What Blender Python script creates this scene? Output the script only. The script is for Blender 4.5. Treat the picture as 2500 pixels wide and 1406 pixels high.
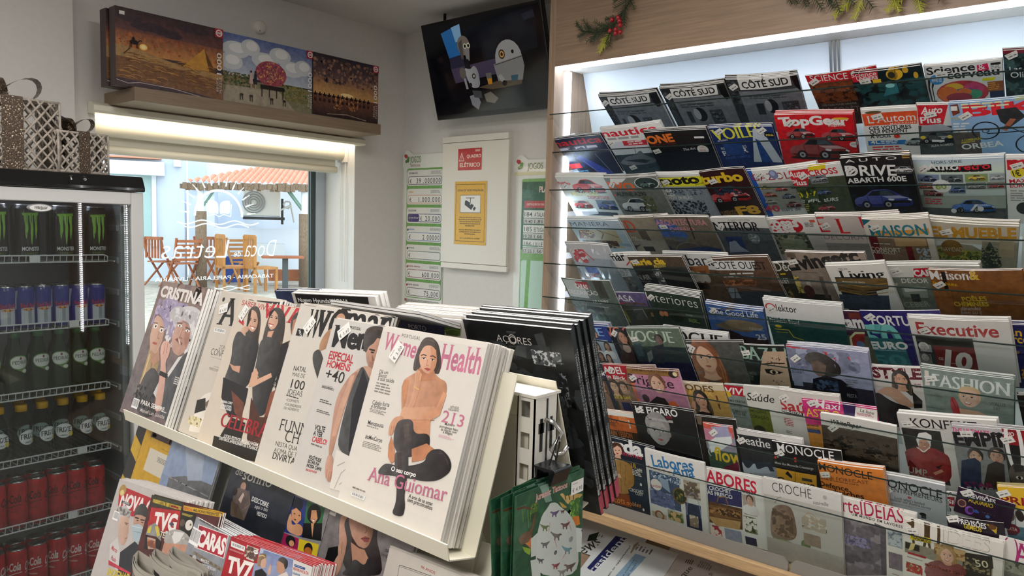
import bpy, math, random, unicodedata
from math import sin, cos, pi, sqrt, atan2
from mathutils import Vector as V, Matrix
from mathutils.geometry import tessellate_polygon

for o in list(bpy.data.objects):
    bpy.data.objects.remove(o, do_unlink=True)
S = bpy.context.scene
C = S.collection

# ---------------------------------------------------------------- camera
# world: x = towards the far wall (wall_back), y = towards the window wall, z = up
YAW, PITCH, ROLL, FPX = 0.70264233, -0.08289556, 0.02701748, 1821.73
fw = V((cos(YAW)*cos(PITCH), sin(YAW)*cos(PITCH), sin(PITCH)))
r0 = V((sin(YAW), -cos(YAW), 0)); u0 = r0.cross(fw)
rt = cos(ROLL)*r0 + sin(ROLL)*u0; up = -sin(ROLL)*r0 + cos(ROLL)*u0
cd = bpy.data.cameras.new('camera'); cam = bpy.data.objects.new('camera', cd); C.objects.link(cam)
cam.matrix_world = Matrix(((rt.x, up.x, -fw.x, 0), (rt.y, up.y, -fw.y, 0), (rt.z, up.z, -fw.z, 1.6), (0, 0, 0, 1)))
cd.sensor_width = 36; cd.lens = FPX/2500*36; cd.clip_start = .02; cd.clip_end = 200
S.camera = cam

# ---------------------------------------------------------------- world, lamps, exposure
W = bpy.data.worlds.new('sky'); S.world = W; W.use_nodes = True
bgn = W.node_tree.nodes['Background']; bgn.inputs[0].default_value = (.86, .92, 1, 1); bgn.inputs[1].default_value = 2.4
S.cycles.transparent_max_bounces = 40
vs = S.view_settings; vs.view_transform = 'Standard'; vs.look = 'None'; vs.exposure = 0.4; vs.gamma = 1; vs.use_curve_mapping = False
def area(name, loc, rot, sx, sy, power, col):
    l = bpy.data.lights.new(name, 'AREA'); l.shape = 'RECTANGLE'; l.size = sx; l.size_y = sy; l.energy = power; l.color = col
    o = bpy.data.objects.new(name, l); C.objects.link(o); o.location = loc; o.rotation_euler = rot; return o
WARM = (1, .90, .78); COOL = (.88, .95, 1)
# fill lamps added under the ceiling, out of view, to brighten the shop
area('ceiling_fill_lamp', (.95, .8, 2.545), (0, 0, 0), .6, .6, 22, (1, .965, .92))
area('ceiling_fill_lamp', (-.9, .2, 2.545), (0, 0, 0), .6, .6, 24, (1, .965, .92))
area('ceiling_fill_lamp', (-.6, 2.0, 2.545), (0, 0, 0), .6, .6, 15, (1, .965, .92))
area('ceiling_fill_lamp', (.6, -1.6, 2.545), (0, 0, 0), .6, .6, 16, (1, .965, .92))
sun = bpy.data.lights.new('sun', 'SUN'); sun.energy = 1.5; sun.angle = .3; sun.color = (1, .97, .92)
so = bpy.data.objects.new('sun', sun); C.objects.link(so); so.rotation_euler = (math.radians(-38), math.radians(22), 0); so.location = (4, 8, 9)

# ---------------------------------------------------------------- colours and materials
def hx(c):
    if isinstance(c, tuple): return c
    if len(c) == 3: c = ''.join(k*2 for k in c)
    return tuple(((v/12.92) if v <= .04045 else ((v+.055)/1.055)**2.4) for v in (int(c[i:i+2], 16)/255 for i in (0, 2, 4)))
MATS = {}
def mat(name, col='ccc', rough=.5, metal=0, noise=None, bump=0, scale=20, emit=0, stretch=(1, 1, 1), coat=0, spec=.5, col2=None, ramp=(.35, .62)):
    if name in MATS: return MATS[name]
    m = bpy.data.materials.new(name); m.use_nodes = True; n = m.node_tree.nodes; l = m.node_tree.links
    b = n['Principled BSDF']; c = hx(col)
    b.inputs['Base Color'].default_value = (*c, 1); b.inputs['Roughness'].default_value = rough; b.inputs['Metallic'].default_value = metal
    b.inputs['Specular IOR Level'].default_value = spec; b.inputs['Coat Weight'].default_value = coat
    if emit:
        b.inputs['Emission Color'].default_value = (*c, 1); b.inputs['Emission Strength'].default_value = emit
    if noise or bump:
        tc = n.new('ShaderNodeTexCoord'); mp = n.new('ShaderNodeMapping'); l.new(tc.outputs['Object'], mp.inputs[0]); mp.inputs['Scale'].default_value = stretch
        t = n.new('ShaderNodeTexNoise'); t.inputs['Scale'].default_value = scale; t.inputs['Detail'].default_value = 6; l.new(mp.outputs[0], t.inputs['Vector'])
        if noise:
            rp = n.new('ShaderNodeValToRGB'); l.new(t.outputs['Fac'], rp.inputs[0])
            d = hx(col2) if col2 else tuple(k*(1-noise) for k in c)
            rp.color_ramp.elements[0].color = (*d, 1); rp.color_ramp.elements[1].color = (*c, 1)
            rp.color_ramp.elements[0].position = ramp[0]; rp.color_ramp.elements[1].position = ramp[1]
            l.new(rp.outputs[0], b.inputs['Base Color'])
        if bump:
            bp = n.new('ShaderNodeBump'); bp.inputs['Strength'].default_value = bump; bp.inputs['Distance'].default_value = .002
            l.new(t.outputs['Fac'], bp.inputs['Height']); l.new(bp.outputs[0], b.inputs['Normal'])
    MATS[name] = m; return m
def inkmat(name, rough, coat=0, spec=.5, metal=0):       # printed surfaces: colour comes with the print
    m = mat(name, 'fff', rough, coat=coat, spec=spec, metal=metal); n = m.node_tree.nodes
    a = n.new('ShaderNodeAttribute'); a.attribute_name = 'Col'; l = m.node_tree.links
    tc = n.new('ShaderNodeTexCoord'); t = n.new('ShaderNodeTexNoise'); t.inputs['Scale'].default_value = 70; t.inputs['Detail'].default_value = 7; l.new(tc.outputs['Object'], t.inputs['Vector'])
    rp = n.new('ShaderNodeMapRange'); l.new(t.outputs['Fac'], rp.inputs[0]); rp.inputs[1].default_value = .3; rp.inputs[2].default_value = .7; rp.inputs[3].default_value = .62; rp.inputs[4].default_value = 1.3
    mu = n.new('ShaderNodeMix'); mu.data_type = 'RGBA'; mu.blend_type = 'MULTIPLY'; l.new(a.outputs['Color'], mu.inputs[6]); l.new(rp.outputs[0], mu.inputs[7])   # halftone grain: strong in dark tones, none on white
    bw = n.new('ShaderNodeRGBToBW'); l.new(a.outputs['Color'], bw.inputs[0]); iv = n.new('ShaderNodeMapRange'); l.new(bw.outputs[0], iv.inputs[0]); iv.inputs[1].default_value = .05; iv.inputs[2].default_value = .5; iv.inputs[3].default_value = .9; iv.inputs[4].default_value = .06; l.new(iv.outputs[0], mu.inputs[0])
    l.new(mu.outputs[2], n['Principled BSDF'].inputs['Base Color']); return m
def glassmat(name, tint='fff', rough=.0, ior=1.45, ref=1.0):
    m = bpy.data.materials.new(name); m.use_nodes = True; n = m.node_tree.nodes; l = m.node_tree.links; n.clear()
    o = n.new('ShaderNodeOutputMaterial'); mx = n.new('ShaderNodeMixShader'); t = n.new('ShaderNodeBsdfTransparent'); g = n.new('ShaderNodeBsdfGlossy'); f = n.new('ShaderNodeFresnel')
    f.inputs['IOR'].default_value = ior; t.inputs[0].default_value = (*hx(tint), 1); g.inputs['Roughness'].default_value = rough; g.inputs[0].default_value = (ref, ref, ref, 1)
    ge = n.new('ShaderNodeNewGeometry'); iv = n.new('ShaderNodeMath'); iv.operation = 'SUBTRACT'; iv.inputs[0].default_value = 1; l.new(ge.outputs['Backfacing'], iv.inputs[1])
    ml = n.new('ShaderNodeMath'); ml.operation = 'MULTIPLY'; l.new(f.outputs[0], ml.inputs[0]); l.new(iv.outputs[0], ml.inputs[1]); l.new(ml.outputs[0], mx.inputs[0]); l.new(t.outputs[0], mx.inputs[1]); l.new(g.outputs[0], mx.inputs[2]); l.new(mx.outputs[0], o.inputs[0]); MATS[name] = m; return m
INK = inkmat('gloss_print', .3, spec=.45); INKM = inkmat('matt_print', .75, spec=.25); INKC = inkmat('can_print', .28, spec=.6, coat=.3)
GLASS = glassmat('clear_glass', 'f4faf8'); LIP = glassmat('shelf_glass', 'f4f7f6', ior=1.3); WRAP = glassmat('clear_film', 'fcfcfc', .12, 1.7)
DGLASS = glassmat('door_glass', 'f0f2f2', ior=1.6)
WALL = mat('wall_paint', 'dbd8d4', .8, noise=.03, bump=.15, scale=60)
OAK = mat('oak_laminate', '937a64', .5, noise=.22, bump=.1, scale=6, stretch=(3, 1, 22))
OAKV = mat('oak_upright', '9c836d', .5, noise=.22, bump=.1, scale=6, stretch=(22, 22, 1))
OAKS = mat('oak_shelf', '85725e', .55, noise=.18, bump=.1, scale=8, stretch=(1, 20, 20))
WHITE = mat('white_metal', 'e6e2d8', .4); CREAM = mat('cream_metal', 'e4dfcd', .42)
BLACK = mat('black_plastic', '0b0c10', .22); CHROME = mat('steel', 'b8b8b6', .25, 1)
LEDW = mat('led_warm', 'ffeed6', emit=5); LEDC = mat('led_cool', 'dcebff', emit=11)
PAGES = mat('paper_edges', 'e8e6e2', .8, noise=.2, scale=14, stretch=(1, 1, 60))
SKY_WHITE = mat('limewash', 'e9edf5', .9, noise=.03, scale=3)

# ---------------------------------------------------------------- mesh building
class MB:
    def __init__(s): s.v = []; s.f = []; s.m = []; s.c = []
    def add(s, pts, faces, m=0, c=None):
        b = len(s.v); s.v += [tuple(p) for p in pts]
        for f in faces: s.f.append([b+i for i in f]); s.m.append(m); s.c.append(c)
        return s
    def box(s, a, b, m=0, c=None, T=None):
        p = [V((x, y, z)) for z in (a[2], b[2]) for y in (a[1], b[1]) for x in (a[0], b[0])]
        if T is not None: p = [T @ q for q in p]
        return s.add(p, [(0, 2, 3, 1), (4, 5, 7, 6), (0, 1, 5, 4), (2, 6, 7, 3), (0, 4, 6, 2), (1, 3, 7, 5)], m, c)
    def prism(s, poly, d, T, m=0, c=None, caps=True):          # polygon in xy, extruded along z by d, then T
        n = len(poly); lo = [T @ V((x, y, 0)) for x, y in poly]; hi = [T @ V((x, y, d)) for x, y in poly]
        f = [(i, (i+1) % n, n+(i+1) % n, n+i) for i in range(n)]
        if caps:
            for t in tessellate_polygon([[V((x, y, 0)) for x, y in poly]]): f += [tuple(reversed(t)), tuple(n+i for i in t)]
        return s.add(lo+hi, f, m, c)
    def tube(s, pts, r, n=8, m=0, c=None, closed=False, flat=1):
        P = [V(p) for p in pts]; k = len(P); rings = []; prev = None
        for i in range(k):
            if closed: d = P[(i+1) % k]-P[i-1]
            else: d = P[min(i+1, k-1)]-P[max(i-1, 0)]
            d = d.normalized() if d.length > 1e-9 else V((0, 0, 1))
            a = prev if prev is not None else (V((0, 0, 1)) if abs(d.z) < .9 else V((1, 0, 0)))
            x = (a - d*a.dot(d)); x = x.normalized() if x.length > 1e-6 else d.orthogonal().normalized(); prev = x; y = d.cross(x)
            q = r[i] if isinstance(r, (list, tuple)) else r
            rings.append([P[i]+q*(cos(2*pi*j/n)*x+sin(2*pi*j/n)*y*flat) for j in range(n)])
        v = [p for g in rings for p in g]; f = []
        for i in range(k if closed else k-1):
            b = ((i+1) % k)*n
            for j in range(n): f.append((i*n+j, i*n+(j+1) % n, b+(j+1) % n, b+j))
        if not closed: f += [tuple(reversed(range(n))), tuple((k-1)*n+j for j in range(n))]
        return s.add(v, f, m, c)
    def lathe(s, prof, n=24, T=None, m=0, c=None):             # prof: (r, z[, colour])
        T = T or Matrix(); v = []; cl = []
        for p in prof: v += [T @ V((p[0]*cos(2*pi*j/n), p[0]*sin(2*pi*j/n), p[1])) for j in range(n)]
        for i in range(len(prof)-1):
            col = prof[i+1][2] if len(prof[i+1]) > 2 else c
            s.add([], [], m); b = len(s.v) if i == 0 else b
            if i == 0: s.v += [tuple(p) for p in v]
            for j in range(n):
                s.f.append([b+i*n+j, b+i*n+(j+1) % n, b+(i+1)*n+(j+1) % n, b+(i+1)*n+j]); s.m.append(m); s.c.append(col)
        return s
    def ball(s, c, r, n=12, m=0, col=None, sq=(1, 1, 1)):
        k = n//2; return s.lathe([(r*sin(pi*i/k)+1e-5, -r*cos(pi*i/k)) for i in range(k+1)], n, Matrix.Translation(c) @ Matrix.Diagonal((*sq, 1)), m, col)
    def build(s, name, mats, parent=None, smooth=False, world=True, bevel=0):
        if not isinstance(mats, (list, tuple)): mats = [mats]
        off = V(parent.location) if (parent is not None and world) else V((0, 0, 0))
        me = bpy.data.meshes.new(name); me.from_pydata([tuple(V(p)-off) for p in s.v] if off.length else s.v, [], s.f)
        for q in mats: me.materials.append(q)
        me.polygons.foreach_set('material_index', s.m)
        if any(k is not None for k in s.c):
            at = me.color_attributes.new('Col', 'FLOAT_COLOR', 'CORNER'); buf = []; cache = {}
            for f, k in zip(s.f, s.c):
                if k is None: k = 'ddd'
                if isinstance(k, list): 
                    for q in k: buf += (*q, 1)
                else:
                    if k not in cache: cache[k] = (*hx(k), 1)
                    buf += cache[k]*len(f)
            at.data.foreach_set('color', buf)
        if smooth: me.polygons.foreach_set('use_smooth', [True]*len(s.f))
        me.update(); o = bpy.data.objects.new(name, me); C.objects.link(o)
        if parent is not None: o.parent = parent
        if bevel:
            b = o.modifiers.new('edge', 'BEVEL'); b.width = bevel; b.segments = 2; b.limit_method = 'ANGLE'
        return o
def tag(o, label, cat, group=None, kind=None):
    o['label'] = label; o['category'] = cat
    if group: o['group'] = group
    if kind: o['kind'] = kind
    return o
def thing(name, label, cat, loc=(0, 0, 0), rot=None, group=None):
    o = bpy.data.objects.new(name, None); C.objects.link(o); o.location = loc; o.empty_display_size = .05
    if rot is not None: o.rotation_euler = rot
    return tag(o, label, cat, group)
def struct(o): o['kind'] = 'structure'; return o
def dup(root, loc, label, group=None, rot=None):
    r = root.copy(); C.objects.link(r); r.location = loc; r['label'] = label
    if group: r['group'] = group
    if rot is not None: r.rotation_euler = rot
    for ch in list(root.children):
        c = ch.copy(); C.objects.link(c); c.parent = r
    return r
def Tz(x, y, z, rx=0, ry=0, rz=0):
    return Matrix.Translation((x, y, z)) @ Matrix.Rotation(rz, 4, 'Z') @ Matrix.Rotation(ry, 4, 'Y') @ Matrix.Rotation(rx, 4, 'X')
def frame(o, x, y, z=None):                                   # matrix from origin and axes
    x = V(x).normalized(); y = V(y).normalized(); z = x.cross(y)
    return Matrix(((x.x, y.x, z.x, o[0]), (x.y, y.y, z.y, o[1]), (x.z, y.z, z.z, o[2]), (0, 0, 0, 1)))

# ---------------------------------------------------------------- print: flat shapes and lettering on a surface
TXT = {}
def glyphs(s, st):
    key = (s, st.replace('i', ''))
    if key in TXT: return TXT[key]
    cu = bpy.data.curves.new('t', 'FONT'); cu.size = 1; cu.resolution_u = 3
    cu.offset = .045 if 'B' in st else .022 if 'b' in st else -.012 if 't' in st else .004
    if 'd' in st: cu.offset = -.012
    if 'w' in st: cu.space_character = 1.25
    if 'c' in st: cu.space_character = .92
    o = bpy.data.objects.new('t', cu)
    def mesh(t): cu.body = t; me = o.to_mesh(); r = ([(v.co.x, v.co.y) for v in me.vertices], [tuple(p.vertices) for p in me.polygons]); o.to_mesh_clear(); return r
    base = ''.join(c for c in unicodedata.normalize('NFD', s) if not unicodedata.combining(c) and c not in ',;.-–')
    vb, _ = mesh(base or s); top = max(p[1] for p in vb) if vb else 1
    v, f = mesh(s); polys = [[v[i] for i in q] for q in f]
    if 's' in st or 'd' in st:
        if 'd' in st:                                          # fat uprights, hairline bars
            polys = [[(x+k, y) for x, y in p] for p in polys for k in (0, .025, .05, .072)]
        ed = {}
        for q in f:
            for a, b in zip(q, q[1:]+q[:1]): ed[(a, b)] = ed.get((a, b), 0)+1
        X = .072 if 'd' in st else 0
        for a, b in ed:
            if (b, a) in ed: continue
            (x0, y0), (x1, y1) = v[a], v[b]
            if abs(y0-y1) < .004 and .02 < abs(x1-x0) < .2 and (abs(y0) < .02 or abs(y0-top) < .02 or abs(y0-.53) < .03):
                lo, hi = min(x0, x1)-.055, max(x0, x1)+.055+X; t = .03 if y0 < .1 else -.03
                polys.append([(lo, y0), (hi, y0), (hi, y0+t), (lo, y0+t)])
    x0 = min(p[0] for q in polys for p in q); x1 = max(p[0] for q in polys for p in q)
    polys = [[((x-x0)/(x1-x0), y/top) for x, y in p] for p in polys]
    bpy.data.objects.remove(o); bpy.data.curves.remove(cu); TXT[key] = polys; return polys
def clip(p, ax, lim, keep):
    out = []
    for i in range(len(p)):
        a, b = p[i-1], p[i]; da, db = (a[ax]-lim)*keep, (b[ax]-lim)*keep
        if (da < 0) != (db < 0):
            t = da/(da-db); out.append((a[0]+(b[0]-a[0])*t, a[1]+(b[1]-a[1])*t))
        if db >= 0: out.append(b)
    return out
def mixc(a, b, t): a, b = hx(a), hx(b); return tuple(a[i]+(b[i]-a[i])*t for i in range(3))
class Art:                                                    # x right, y DOWN from the top edge, millimetres
    def __init__(s, w, h, bg=None): s.w = w; s.h = h; s.q = []; s.k = 0; s.gain = 1; s.rng = random.Random(int(w*7+h)); bg and s.R(0, 0, w, h, bg)
    def put(s, polys, col): s.k += 1; s.q.append((s.k, polys, col))
    def R(s, x0, y0, x1, y1, c): s.put([[(x0, y0), (x1, y0), (x1, y1), (x0, y1)]], c)
    def G(s, x0, y0, x1, y1, a, b): s.put([[(x0, y0), (x1, y0), (x1, y1), (x0, y1)]], ('g', y0, y1, hx(a), hx(b)))
    def E(s, x, y, rx, ry, c, rot=0, n=20):
        a, b = cos(rot), sin(rot); s.put([[(x+rx*cos(t)*a-ry*sin(t)*b, y+rx*cos(t)*b+ry*sin(t)*a) for t in [2*pi*i/n for i in range(n)]]], c)
    def O(s, x, y, r, wd, c, a0=0, a1=6.2832, ry=None, n=28):   # ring / arc
        ry = ry or r; P = []
        for i in range(n):
            t0 = a0+(a1-a0)*i/n; t1 = a0+(a1-a0)*(i+1)/n
            P.append([(x+cos(t0)*r, y+sin(t0)*ry), (x+cos(t1)*r, y+sin(t1)*ry), (x+cos(t1)*(r-wd), y+sin(t1)*(ry-wd)), (x+cos(t0)*(r-wd), y+sin(t0)*(ry-wd))])
        s.put(P, c)
    def P(s, c, *a):
        p = [(a[i], a[i+1]) for i in range(0, len(a), 2)]
        if len(p) > 6:                                         # round the outline
            for _ in (0, 1): p = [q for u, v in zip(p, p[1:]+p[:1]) for q in ((u[0]*.78+v[0]*.22, u[1]*.78+v[1]*.22), (u[0]*.22+v[0]*.78, u[1]*.22+v[1]*.78))]
            x0 = min(q[0] for q in p); x1 = max(q[0] for q in p); c = ('h', x0, x1, mixc(c, 'fff', .07), mixc(c, '000', .2))
        s.put([[p[i] for i in t] for t in tessellate_polygon([[V((x, y, 0)) for x, y in p]])], c)
    def K(s, c, wd, *a):                                       # stroke
        p = [V((a[i], a[i+1])) for i in range(0, len(a), 2)]; Q = []
        for u, v in zip(p, p[1:]):
            d = (v-u); 
            if d.length < 1e-6: continue
            d.normalize(); n = V((-d.y, d.x))*wd/2; e = d*wd*.2
            Q.append([tuple(u+n-e), tuple(v+n+e), tuple(v-n+e), tuple(u-n-e)])
        s.put(Q, c)
    def T(s, t, x, y, w, h, c, st='', rot=0):
        a, b = cos(rot), sin(rot); sh = .22 if 'i' in st else 0; Q = []
        mir = -1 if 'm' in st else 1
        for p in glyphs(t, st.replace('m', '')):
            Q.append([(x+((px if mir > 0 else 1-px)*w+sh*py*h)*a+py*h*b, y+((px if mir > 0 else 1-px)*w+sh*py*h)*b-py*h*a) for px, py in p])
        s.put(Q, c)
    def L(s, x0, y0, x1, y1, n, c):
        Q = []; st = (y1-y0)/n
        for i in range(n):
            x = x0; e = x1-(x1-x0)*s.rng.random()*.3; y = y0+i*st
            while x < e:
                k = min(st*(1+2.4*s.rng.random()), x1-x); Q.append([(x, y), (x+k, y), (x+k, y+st*.5), (x, y+st*.5)]); x += k+st*.4
        s.put(Q, c)
    def Z(s, x0, y0, x1, y1, n, r, *cs):                       # blotches of a small printed photograph
        for c in cs:
            Q = []
            for i in range(n):
                x = x0+(x1-x0)*s.rng.random(); y = y0+(y1-y0)*s.rng.random(); a = s.rng.random()*6; rr = r*(.4+s.rng.random())
                Q.append([(min(max(x+rr*(.6+.5*s.rng.random())*cos(a+t), x0), x1), min(max(y+rr*(.6+.5*s.rng.random())*sin(a+t), y0), y1)) for t in (0, 1.05, 2.1, 3.14, 4.2, 5.2)])
            s.put(Q, c)
    def B(s, x, y, w, h, rot=0):                               # barcode
        s.R(x, y, x+w, y+h, 'eee'); Q = []
        k = x+w*.06
        while k < x+w*.92: d = w*.012*(1+int(s.rng.random()*3)); Q.append([(k, y+h*.1), (k+d, y+h*.1), (k+d, y+h*.8), (k, y+h*.8)]); k += d+w*.02*(1+s.rng.random())
        s.put(Q, '222')
    def H(s, x, y, h, skin='d9a98c', hair='3a2618', top='222', st=''):   # head and shoulders; h = chin to hairline
        f = h/2; d = -1 if '<' in st else 1 if '>' in st else 0; dk = mixc(skin, '5a3020', .3); dk2 = mixc(skin, '5a3020', .55)
        hd = mixc(hair, '000', .35); hl = mixc(hair, 'c9a27c', .28)
        if 'l' in st:
            s.P(hair, *[k for px, py in ((-.9, -.9), (-.4, -1.5), (.4, -1.5), (.9, -.9), (1.05, .2), (1.2, 1.6), (.9, 2.5), (.3, 1.6), (-.3, 1.6), (-.9, 2.5), (-1.2, 1.6), (-1.05, .2)) for k in (x+px*f, y+py*f)])
            for q in (-.95, -.8, .78, .95): s.K(hl, f*.07, x+q*f, y-.3*f, x+q*1.1*f, y+.9*f, x+q*.95*f, y+2.1*f)
        if 'b' in st or 'l' in st:
            if 'b' in st: s.P(top, *[k for px, py in ((-.5, 1.3), (-1.3, 1.6), (-1.9, 2.1), (-2.2, 4.2), (2.2, 4.2), (1.9, 2.1), (1.3, 1.6), (.5, 1.3)) for k in (x+px*f, y+py*f)])
            s.P(skin, *[k for px, py in ((-.42, .6), (-.45, 1.35), (-.75, 1.55), (0, 2.5 if 'v' in st else 1.8), (.75, 1.55), (.45, 1.35), (.42, .6)) for k in (x+px*f, y+py*f)])
            s.P(dk, *[k for px, py in ((-.42, .7), (-.42, 1.1), (0, 1.3), (.42, 1.1), (.42, .7)) for k in (x+px*f, y+py*f)])
        s.E(x, y-.12*f, .84*f, 1.05*f, hair)
        if 'b' in st or 'e' in st: s.E(x-.78*f, y+.1*f, .12*f, .22*f, dk); s.E(x+.78*f, y+.1*f, .12*f, .22*f, dk)
        s.P(skin, *[k for px, py in ((-.72, -.5), (-.5, -.95), (0, -1.05), (.5, -.95), (.72, -.5), (.74, .1), (.6, .62), (.26, .98), (0, 1.03), (-.26, .98), (-.6, .62), (-.74, .1)) for k in (x+px*f, y+py*f)])
        sd = 1 if d <= 0 else -1
        s.P(mixc(skin, '6a3a28', .16), *[k for px, py in ((.3, -.9), (.5, -.95), (.72, -.5), (.74, .1), (.6, .62), (.26, .98), (.42, .4)) for k in (x+sd*px*f, y+py*f)])
        if 'u' in st: s.P(hair, *[k for px, py in ((-.8, -.2), (-.85, -.8), (-.4, -1.25), (.4, -1.25), (.85, -.8), (.8, -.2), (.6, -.75), (0, -.95), (-.6, -.75)) for k in (x+px*f, y+py*f)])
        elif 'g' in st: s.P(hair, *[k for px, py in ((-.8, .1), (-.95, -.8), (-.3, -1.55), (.5, -1.45), (.95, -.7), (.8, .1), (.68, -.5), (.3, -.85), (-.4, -.7), (-.68, -.4)) for k in (x+px*f, y+py*f)])
        else: s.P(hair, *[k for px, py in ((-.82, .7), (-.98, -.5), (-.5, -1.3), (.1, -1.35), (.6, -1.25), (.98, -.5), (.82, .7), (.66, -.2), (.35, -.75), (-.12, -1.05), (-.5, -.6), (-.68, -.1)) for k in (x+px*f, y+py*f)])
        ex = .14*d*f
        for q in (-1, 1):
            cx = x+ex+q*.31*f
            s.K(hd, f*.055, cx-.15*f, y-.27*f, cx+q*.03*f, y-.33*f, cx+.15*f, y-.28*f)
            if h > 14:
                s.E(cx, y-.1*f, .16*f, .075*f, 'eee6df', n=12); s.E(cx, y-.1*f, .075*f, .075*f, '2a1c14', n=10)
            s.K('2a1a14', f*.04, cx-.14*f, y-.11*f, cx, y-.17*f, cx+.14*f, y-.11*f)
        s.K(dk2, f*.045, x+ex*1.2+.02*f, y-.05*f, x+ex*1.5+.09*f*(d or 1), y+.3*f, x+ex*1.2-.08*f, y+.33*f)
        if 'm' in st:
            s.P('a5423c', *[k for px, py in ((-.32, .5), (0, .54), (.32, .5), (.17, .74), (-.17, .74)) for k in (x+ex+px*f, y+py*f)]); s.P('f6efe8', *[k for px, py in ((-.25, .53), (.25, .53), (.14, .65), (-.14, .65)) for k in (x+ex+px*f, y+py*f)])
        else:
            s.P('a8524a', *[k for px, py in ((-.25, .58), (-.08, .5), (0, .53), (.08, .5), (.25, .58), (.1, .68), (-.1, .68)) for k in (x+ex+px*f, y+py*f)])
        s.K(dk, f*.04, x-.12*f, y+.82*f, x+.12*f, y+.82*f)
    def C(s, x, y, w, c):                                      # car, three-quarter front; x,y = middle, w = length
        u = w/2; d = mixc(c, '000', .45); l = mixc(c, 'fff', .25)
        J = lambda *p: [k for i in range(0, len(p), 2) for k in (x+p[i]*u, y+p[i+1]*u)]
        s.E(x, y+.4*u, 1.02*u, .1*u, '1a1a1c')
        s.P(c, *J(-.98, .02, -.86, -.14, -.55, -.2, -.3, -.5, .3, -.52, .62, -.2, .92, -.08, 1, .12, .97, .32, .6, .4, -.8, .36, -.97, .26))
        s.P('171c22', *J(-.48, -.2, -.27, -.44, .26, -.46, .52, -.19)); s.P('3a4650', *J(-.05, -.22, -.02, -.43, .24, -.44, .46, -.2))
        s.P(l, *J(.0, -.16, .6, -.18, .9, -.05, .25, -.02)); s.P(d, *J(-.95, .2, .2, .26, .95, .2, .95, .32, .6, .38, -.8, .34))
        s.P('111', *J(.28, .08, .92, .06, .9, .2, .32, .22)); s.P('e8eef2', *J(.2, -.02, .4, .0, .36, .08, .2, .05)); s.P('e8eef2', *J(.86, -.03, .98, .04, .94, .09, .84, .04))
        for q in (-.58, .16):
            s.E(x+q*u, y+.27*u, .17*u, .21*u, '0d0d0f'); s.E(x+q*u, y+.27*u, .1*u, .13*u, '8a8d92'); s.E(x+q*u, y+.27*u, .04*u, .05*u, '222')
        s.K(d, u*.025, *J(-.5, -.17, -.44, .3)); s.K(d, u*.02, *J(-.02, -.18, -.02, .3))
    def run(s, items):
        for it in items: getattr(s, it[0])(*it[1:])
        return s
    def emit(s, mb, mp, step=0, mi=0, lay=2.5e-5):
        for k, polys, col in s.q:
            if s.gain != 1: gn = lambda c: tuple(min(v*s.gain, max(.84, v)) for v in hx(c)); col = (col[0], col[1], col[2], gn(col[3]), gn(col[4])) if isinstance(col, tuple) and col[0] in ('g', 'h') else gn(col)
            for i_, p in enumerate(polys):
                k_ = k+(i_ % 6)*.15
                x0 = min(a for a, b in p); x1 = max(a for a, b in p); y0 = min(b for a, b in p); y1 = max(b for a, b in p)
                if x1 <= 0 or y1 <= 0 or x0 >= s.w or y0 >= s.h: continue
                if x0 < 0: p = clip(p, 0, 0, 1)
                if x1 > s.w: p = clip(p, 0, s.w, -1)
                if y0 < 0: p = clip(p, 1, 0, 1)
                if y1 > s.h: p = clip(p, 1, s.h, -1)
                if len(p) < 3: continue
                parts = [p]
                if step and x1-x0 > step*.7:
                    parts = []; a = math.floor(max(x0, 0)/step)*step
                    while a < min(x1, s.w):
                        q = clip(clip(p, 0, a, 1), 0, a+step, -1); a += step
                        if len(q) > 2: parts.append(q)
                for q in parts:
                    if sum(q[i-1][0]*q[i][1]-q[i][0]*q[i-1][1] for i in range(len(q))) > 0: q = q[::-1]
                    c = col
                    if isinstance(col, tuple) and col[0] == 'g': c = [mixc(col[3], col[4], min(max((b-col[1])/(col[2]-col[1]), 0), 1)) for a, b in q]
                    elif isinstance(col, tuple) and col[0] == 'h': c = [mixc(col[3], col[4], min(max((a-col[1])/(col[2]-col[1]+1e-6), 0), 1)) for a, b in q]
                    mb.add([mp(a, b, k_*lay) for a, b in q], [tuple(range(len(q)))], mi, c)
        return mb
def flat_art(mb, art, M, mi=0, step=0):                       # M: frame with origin at the top-left corner, metres
    return art.emit(mb, lambda a, b, k: M @ V((a/1000, -b/1000, k+1e-4)), step, mi)
# ================================================================ the room
XB, YA, ZC = 2.61, 2.975, 2.56                                # far wall, window wall, ceiling
def slab(name, a, b, m, **k): return struct(MB().box(a, b).build(name, m, **k))
FLOOR = mat('floor_tile', '8d8780', .4, noise=.1, scale=3)
slab('floor', (-2.6, -2.6, -.05), (XB+.1, YA+.3, 0), FLOOR)
slab('ceiling', (-2.6, -2.6, ZC), (XB+.1, YA+.3, ZC+.05), WALL)
for x, y in ((.95, .8), (-.9, .2), (-.6, 2.0), (.6, -1.6)): struct(MB().box((x-.32, y-.32, ZC-.006), (x+.32, y+.32, ZC)).build('added_lamp_plate', mat('lamp_plate', 'e8e8e6', .5)))  # plates added over the fill lamps, out of view
slab('wall_back', (XB, -2.6, 0), (XB+.1, YA+.3, ZC), WALL)
slab('wall_near', (-2.6, -2.6, 0), (-2.5, YA+.3, ZC), WALL)
slab('wall_right', (-2.5, -2.6, 0), (XB, -2.5, ZC), WALL)
WX0, WX1, WZ0, WZ1 = 1.12, 2.30, .75, 1.985                   # window opening
w = MB()
for a, b in (((-2.5, YA, 0), (WX0, YA+.28, ZC)), ((WX1, YA, 0), (XB, YA+.28, ZC)), ((WX0, YA, 0), (WX1, YA+.28, WZ0)), ((WX0, YA, WZ1), (WX1, YA+.28, ZC))): w.box(a, b)
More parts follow.
